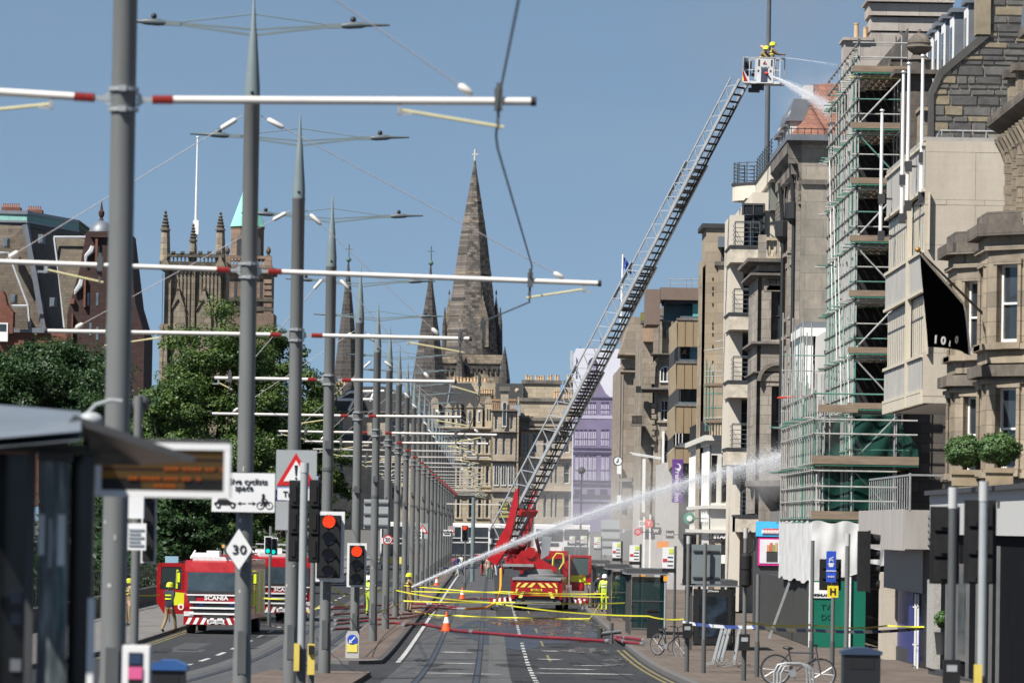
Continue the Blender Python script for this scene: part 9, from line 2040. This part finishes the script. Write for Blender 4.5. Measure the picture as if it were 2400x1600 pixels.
P = [at(*Z4(1085, 790), 255), at(*Z4(1085, 900), 254), at(*Z4(1078, 960), 252), at(*Z4(1050, 1025), 250), atG(*Z4(985, 1056), up=0.06), atG(*Z4(840, 1064), up=0.06)]
t = thing('fire_hose', 'amber hose hanging from the turntable to the road', 'hose', P[-1], 'fire hoses on the road'); b = MB(); b.smooth = True; b.path(P, 0.06, 8); b.build('hose', M_hosey, t); b = MB(); b.tube(P[-1], P[-1]+Vector((-0.4, 0, 0)), 0.08, n=8); b.build('coupling', M_chrome, t)
p = atG(*Z4(1838, 1300)); t = thing('hydrant_standpipe', 'steel hydrant standpipe joining hoses at the right kerb', 'standpipe', p); b = MB(); b.tube(p, p+Vector((0, 0, 0.75)), 0.07, n=10); b.tube(p+Vector((-0.4, 0, 0.35)), p+Vector((0.35, 0, 0.45)), 0.08, n=10); b.build('pipe', M_poledk, t); b = MB(); b.tube(p+Vector((-0.42, 0, 0.2)), p+Vector((-0.42, 0, 0.55)), 0.1, n=10); b.build('valve', M_dark, t)
def ribbon(label, pts, mat, h=0.045, name='cordon_tape', grp='cordon tapes'):
 P = [Vector(p) for p in pts]; Q = []
 for i in range(len(P)-1):
  n = 10
  for k in range(n+(i == len(P)-2)): t = k/n; sag = 4*t*(1-t)*min(0.5, (P[i+1]-P[i]).length*0.006); Q.append(P[i].lerp(P[i+1], t)-Vector((0, 0, sag)))
 b = MB(); b.smooth = True; b.sheet([[q+Vector((0, 0.02*math.sin(j*0.7), h/2)), q+Vector((0, -0.02*math.sin(j*0.7), -h/2))] for j, q in enumerate(Q)]); return tag(b.build(name, mat), label, 'tape', grp)
M_tape = pm('tape_yellow', (0.55, 0.52, 0.03), 0.6, var=0.1)
def stripes():
 m, nt, b, out = _new('tape_police'); g = N(nt, 'NewGeometry'); s = N(nt, 'SeparateXYZ'); L(nt, g.outputs['Position'], s.inputs[0]); a = N(nt, 'Math', operation='MULTIPLY_ADD'); L(nt, s.outputs[0], a.inputs[0]); a.inputs[1].default_value = 1.6; L(nt, s.outputs[2], a.inputs[2]); f = N(nt, 'Math', operation='FRACT'); L(nt, a.outputs[0], f.inputs[0]); q = N(nt, 'Math', operation='GREATER_THAN'); L(nt, f.outputs[0], q.inputs[0]); q.inputs[1].default_value = 0.5
 mx = N(nt, 'MixRGB'); L(nt, q.outputs[0], mx.inputs[0]); mx.inputs[1].default_value = (0.65, 0.66, 0.68, 1); mx.inputs[2].default_value = (0.04, 0.08, 0.3, 1); L(nt, mx.outputs[0], b.inputs['Base Color']); return m
M_pol = stripes()
z = Z4
ribbon('yellow cordon tape, uppermost across the road', [(-4.05, 239.8, at(*z(430, 903), 240).z), at(*z(1920, 985), 224)], M_tape); ribbon('yellow cordon tape slanting from a tram pole to the nearest shelter', [at(*z(365, 935), 219), at(*z(1000, 1018), 205), at(*z(2090, 1112), 186), at(*z(2330, 1132), 176)], M_tape, 0.05); ribbon('yellow cordon tape, lower level line across the road', [at(*z(-60, 1002), 152), at(*z(420, 1008), 219), at(*z(1180, 1018), 215), at(*z(1930, 1022), 222)], M_tape, 0.05); ribbon('yellow cordon tape from the tram pole crossing behind', [at(*z(440, 940), 240), at(*z(1100, 945), 232), at(*z(1800, 960), 226)], M_tape, 0.05)
ribbon('yellow tape dropped slackly on the road surface', [at(*z(500, 1078), 238)]+[atG(*z(x, y), up=0.06) for x, y in ((650, 1105), (800, 1108), (1200, 1122), (1690, 1128))]+[at(*z(1800, 965), 226)], M_tape, 0.05); ribbon('yellow tape hanging between shelter and road', [at(*z(1820, 930), 226), at(*z(1770, 1040), 224), at(*z(1740, 1110), 222)], M_tape); ribbon('yellow tape left of the cone at the tram poles', [at(*z(-60, 918), 152), at(*z(200, 925), 200), at(*z(440, 905), 240)], M_tape, 0.055); ribbon('yellow tape beside the open cab door', [at(300, 1392, 180), at(374, 1393, 186)], M_tape); ribbon('yellow tape across the second fire engine', [at(618, 1401, 188), at(690, 1403, 185), at(764, 1404, 126)], M_tape)
ribbon('yellow tape along the green hoarding', [at(1748, 1456, 126), at(1900, 1463, 137), at(2080, 1465, 150), at(2166, 1468, 148)], M_tape); ribbon('blue and white police tape along the right pavement', [at(1600, 1457, 140), at(1777, 1468, 131), at(1905, 1476, 137), at(2165, 1471, 149)], M_pol, 0.085); ribbon('blue and white police tape at the far cordon', [at(1028, 1330, 330), at(1124, 1329, 335)], M_pol, 0.1)
def cone(label, px, py, h):
 p = atG(px, py); t = thing('traffic_cone', label, 'traffic cone', p, 'traffic cones'); b = MB(); b.smooth = True; r = h*0.26; b.lathe([(r, 0.03), (r*0.62, h*0.42)], p, 14); b.build('cone', pm('cone_orange', (0.75, 0.09, 0.01), 0.5), t); b = MB(); b.lathe([(r*0.63, h*0.42), (r*0.35, h*0.72)], p, 14); b.build('white_sleeve', M_white, t); b = MB(); b.lathe([(r*0.35, h*0.72), (r*0.12, h)], p, 14); b.build('tip', pm('cone_orange', (0,0,0)), t); b = MB(); b.box(p.x-r*1.2, p.x+r*1.2, p.y-r*1.2, p.y+r*1.2, p.z+0.01, p.z+0.04); b.build('base', pm('cone_orange', (0,0,0)), t)
cone('large orange and white traffic cone on the tram track', *z(715, 1215), 0.78); cone('smaller traffic cone further along the track', *z(822, 1000), 0.7); cone('tiny traffic cone by the island kerb in the distance', *z(648, 915), 0.75)
def jet(label, P, r0, r1, n, s0, s1, seed, core=True):
 A, B_, C_ = [Vector(p) for p in P]; rr = random.Random(seed); vs = []; fs = []
 def pt(t): return A*(1-t)**2+B_*2*t*(1-t)+C_*t*t
 t_ = thing('water_jet', label, 'water jet', A, 'jets of water')
 for _ in range(n):
  t = rr.random()**0.9; c = pt(t); r = (r0+(r1-r0)*t**1.3)*abs(rr.gauss(0, 0.6)); a = rr.uniform(0, 6.28); fall = (rr.random()**3)*r1*1.2*t
  p = c+Vector((0.3*r*math.cos(a), r*math.cos(a), r*math.sin(a)-fall)); s = (s0+(s1-s0)*t)*rr.uniform(0.5, 1.2); o = len(vs); d = Vector((rr.gauss(0, 1), rr.gauss(0, 1), rr.gauss(0, 1))).normalized()
  e = d.orthogonal().normalized(); f = d.cross(e); vs += [tuple(p+d*s), tuple(p+e*s), tuple(p-e*s*0.5+f*s*0.87), tuple(p-e*s*0.5-f*s*0.87)]; fs += [(o, o+1, o+2), (o, o+2, o+3), (o, o+3, o+1), (o+1, o+3, o+2)]
 me = bpy.data.meshes.new('spray'); me.from_pydata(vs, [], fs); me.materials.append(M_water); stuff(place('spray', me, t_))
 if core:
  b = MB(); b.smooth = True; k = 24; b.path([pt(i/k*0.8) for i in range(k+1)], [r0*0.5*(1-0.85*i/k)+0.004 for i in range(k+1)], 8); b.build('stream', M_water, t_)
def waterm():
 m, nt, b, out = _new('water_droplets'); d = N(nt, 'BsdfDiffuse'); d.inputs[0].default_value = (0.85, 0.87, 0.9, 1); t = N(nt, 'BsdfTranslucent'); t.inputs[0].default_value = (0.85, 0.87, 0.9, 1); x = N(nt, 'MixShader'); x.inputs[0].default_value = 0.5; L(nt, d.outputs[0], x.inputs[1]); L(nt, t.outputs[0], x.inputs[2]); L(nt, x.outputs[0], out.inputs[0]); return m
M_water = waterm()
e = at(1832, 1066, 212); s = at(966, 1375, 235.5); m = at(1390, 1195, 224)+Vector((0, 0, 0.35))
jet('long white jet arcing from the tram poles to the oriel house', (s, m, e), 0.07, 0.46, 70000, 0.012, 0.0125, 1)
jet('strong white jet from the cage monitor onto the red roof', (at(1812, 181, 246.6), at(1866, 200, 214), at(1946, 250, 206)), 0.05, 0.36, 22000, 0.009, 0.011, 2)
jet('thin hand-held jet from the cage towards the scaffold', (at(1842, 136, 247.2), at(1900, 142, 236), at(1962, 152, 226)), 0.012, 0.1, 900, 0.007, 0.009, 3)
def cloud(name, label, c, r, dens, noise=0.0, col=(0.9, 0.92, 0.95)):
 b = MB(); b.smooth = True; b.sphere((0,0,0), 1.0, 20, 12); m = bpy.data.materials.new(name+'_vol'); m.use_nodes = True; nt = m.node_tree; nt.nodes.clear(); o = nt.nodes.new('ShaderNodeOutputMaterial'); v = nt.nodes.new('ShaderNodeVolumePrincipled'); v.inputs['Color'].default_value = rgba(col); v.inputs['Anisotropy'].default_value = 0.2; v.inputs['Density'].default_value = dens
 tc = N(nt, 'TexCoord'); ln = N(nt, 'VectorMath', operation='LENGTH'); L(nt, tc.outputs['Object'], ln.inputs[0]); mr = N(nt, 'MapRange'); mr.inputs[1].default_value = 1.0; mr.inputs[2].default_value = 0.15; mr.inputs[3].default_value = 0.0; mr.inputs[4].default_value = dens; mr.interpolation_type = 'SMOOTHSTEP'; L(nt, ln.outputs['Value'], mr.inputs[0])
 n_ = N(nt, 'TexNoise', i_Scale=2.2, i_Detail=3.0); L(nt, tc.outputs['Object'], n_.inputs['Vector']); m2 = N(nt, 'MapRange'); m2.inputs[1].default_value = 0.35; m2.inputs[2].default_value = 0.65; m2.inputs[3].default_value = 0.25; m2.inputs[4].default_value = 1.5; L(nt, n_.outputs[0], m2.inputs[0]); mu = N(nt, 'Math', operation='MULTIPLY'); L(nt, mr.outputs[0], mu.inputs[0]); L(nt, m2.outputs[0], mu.inputs[1]); L(nt, mu.outputs[0], v.inputs['Density']); L(nt, v.outputs[0], o.inputs['Volume'])
 ob = place(name, b.mesh(name, m), None, c, None, r); ob['label'] = label; return stuff(ob)
cloud('mist', 'drifting spray mist behind the ladder truck and bus stops', (6.0, 268, 4.6), (7.5, 26, 5.0), 0.017)
cloud('spray_mist', 'spray mist where the long jet meets the oriel house', (11.4, 213, 6.6), (1.4, 7, 1.7), 0.06); cloud('roof_spray', 'spray mist over the red tiled roof', at(1915, 240, 220), (2.2, 6, 2.0), 0.06)
cloud('smoke', 'faint brown smoke drifting above the roofs at upper right', at(1830, 60, 300), (10, 14, 9), 0.012, col=(0.55, 0.48, 0.45))
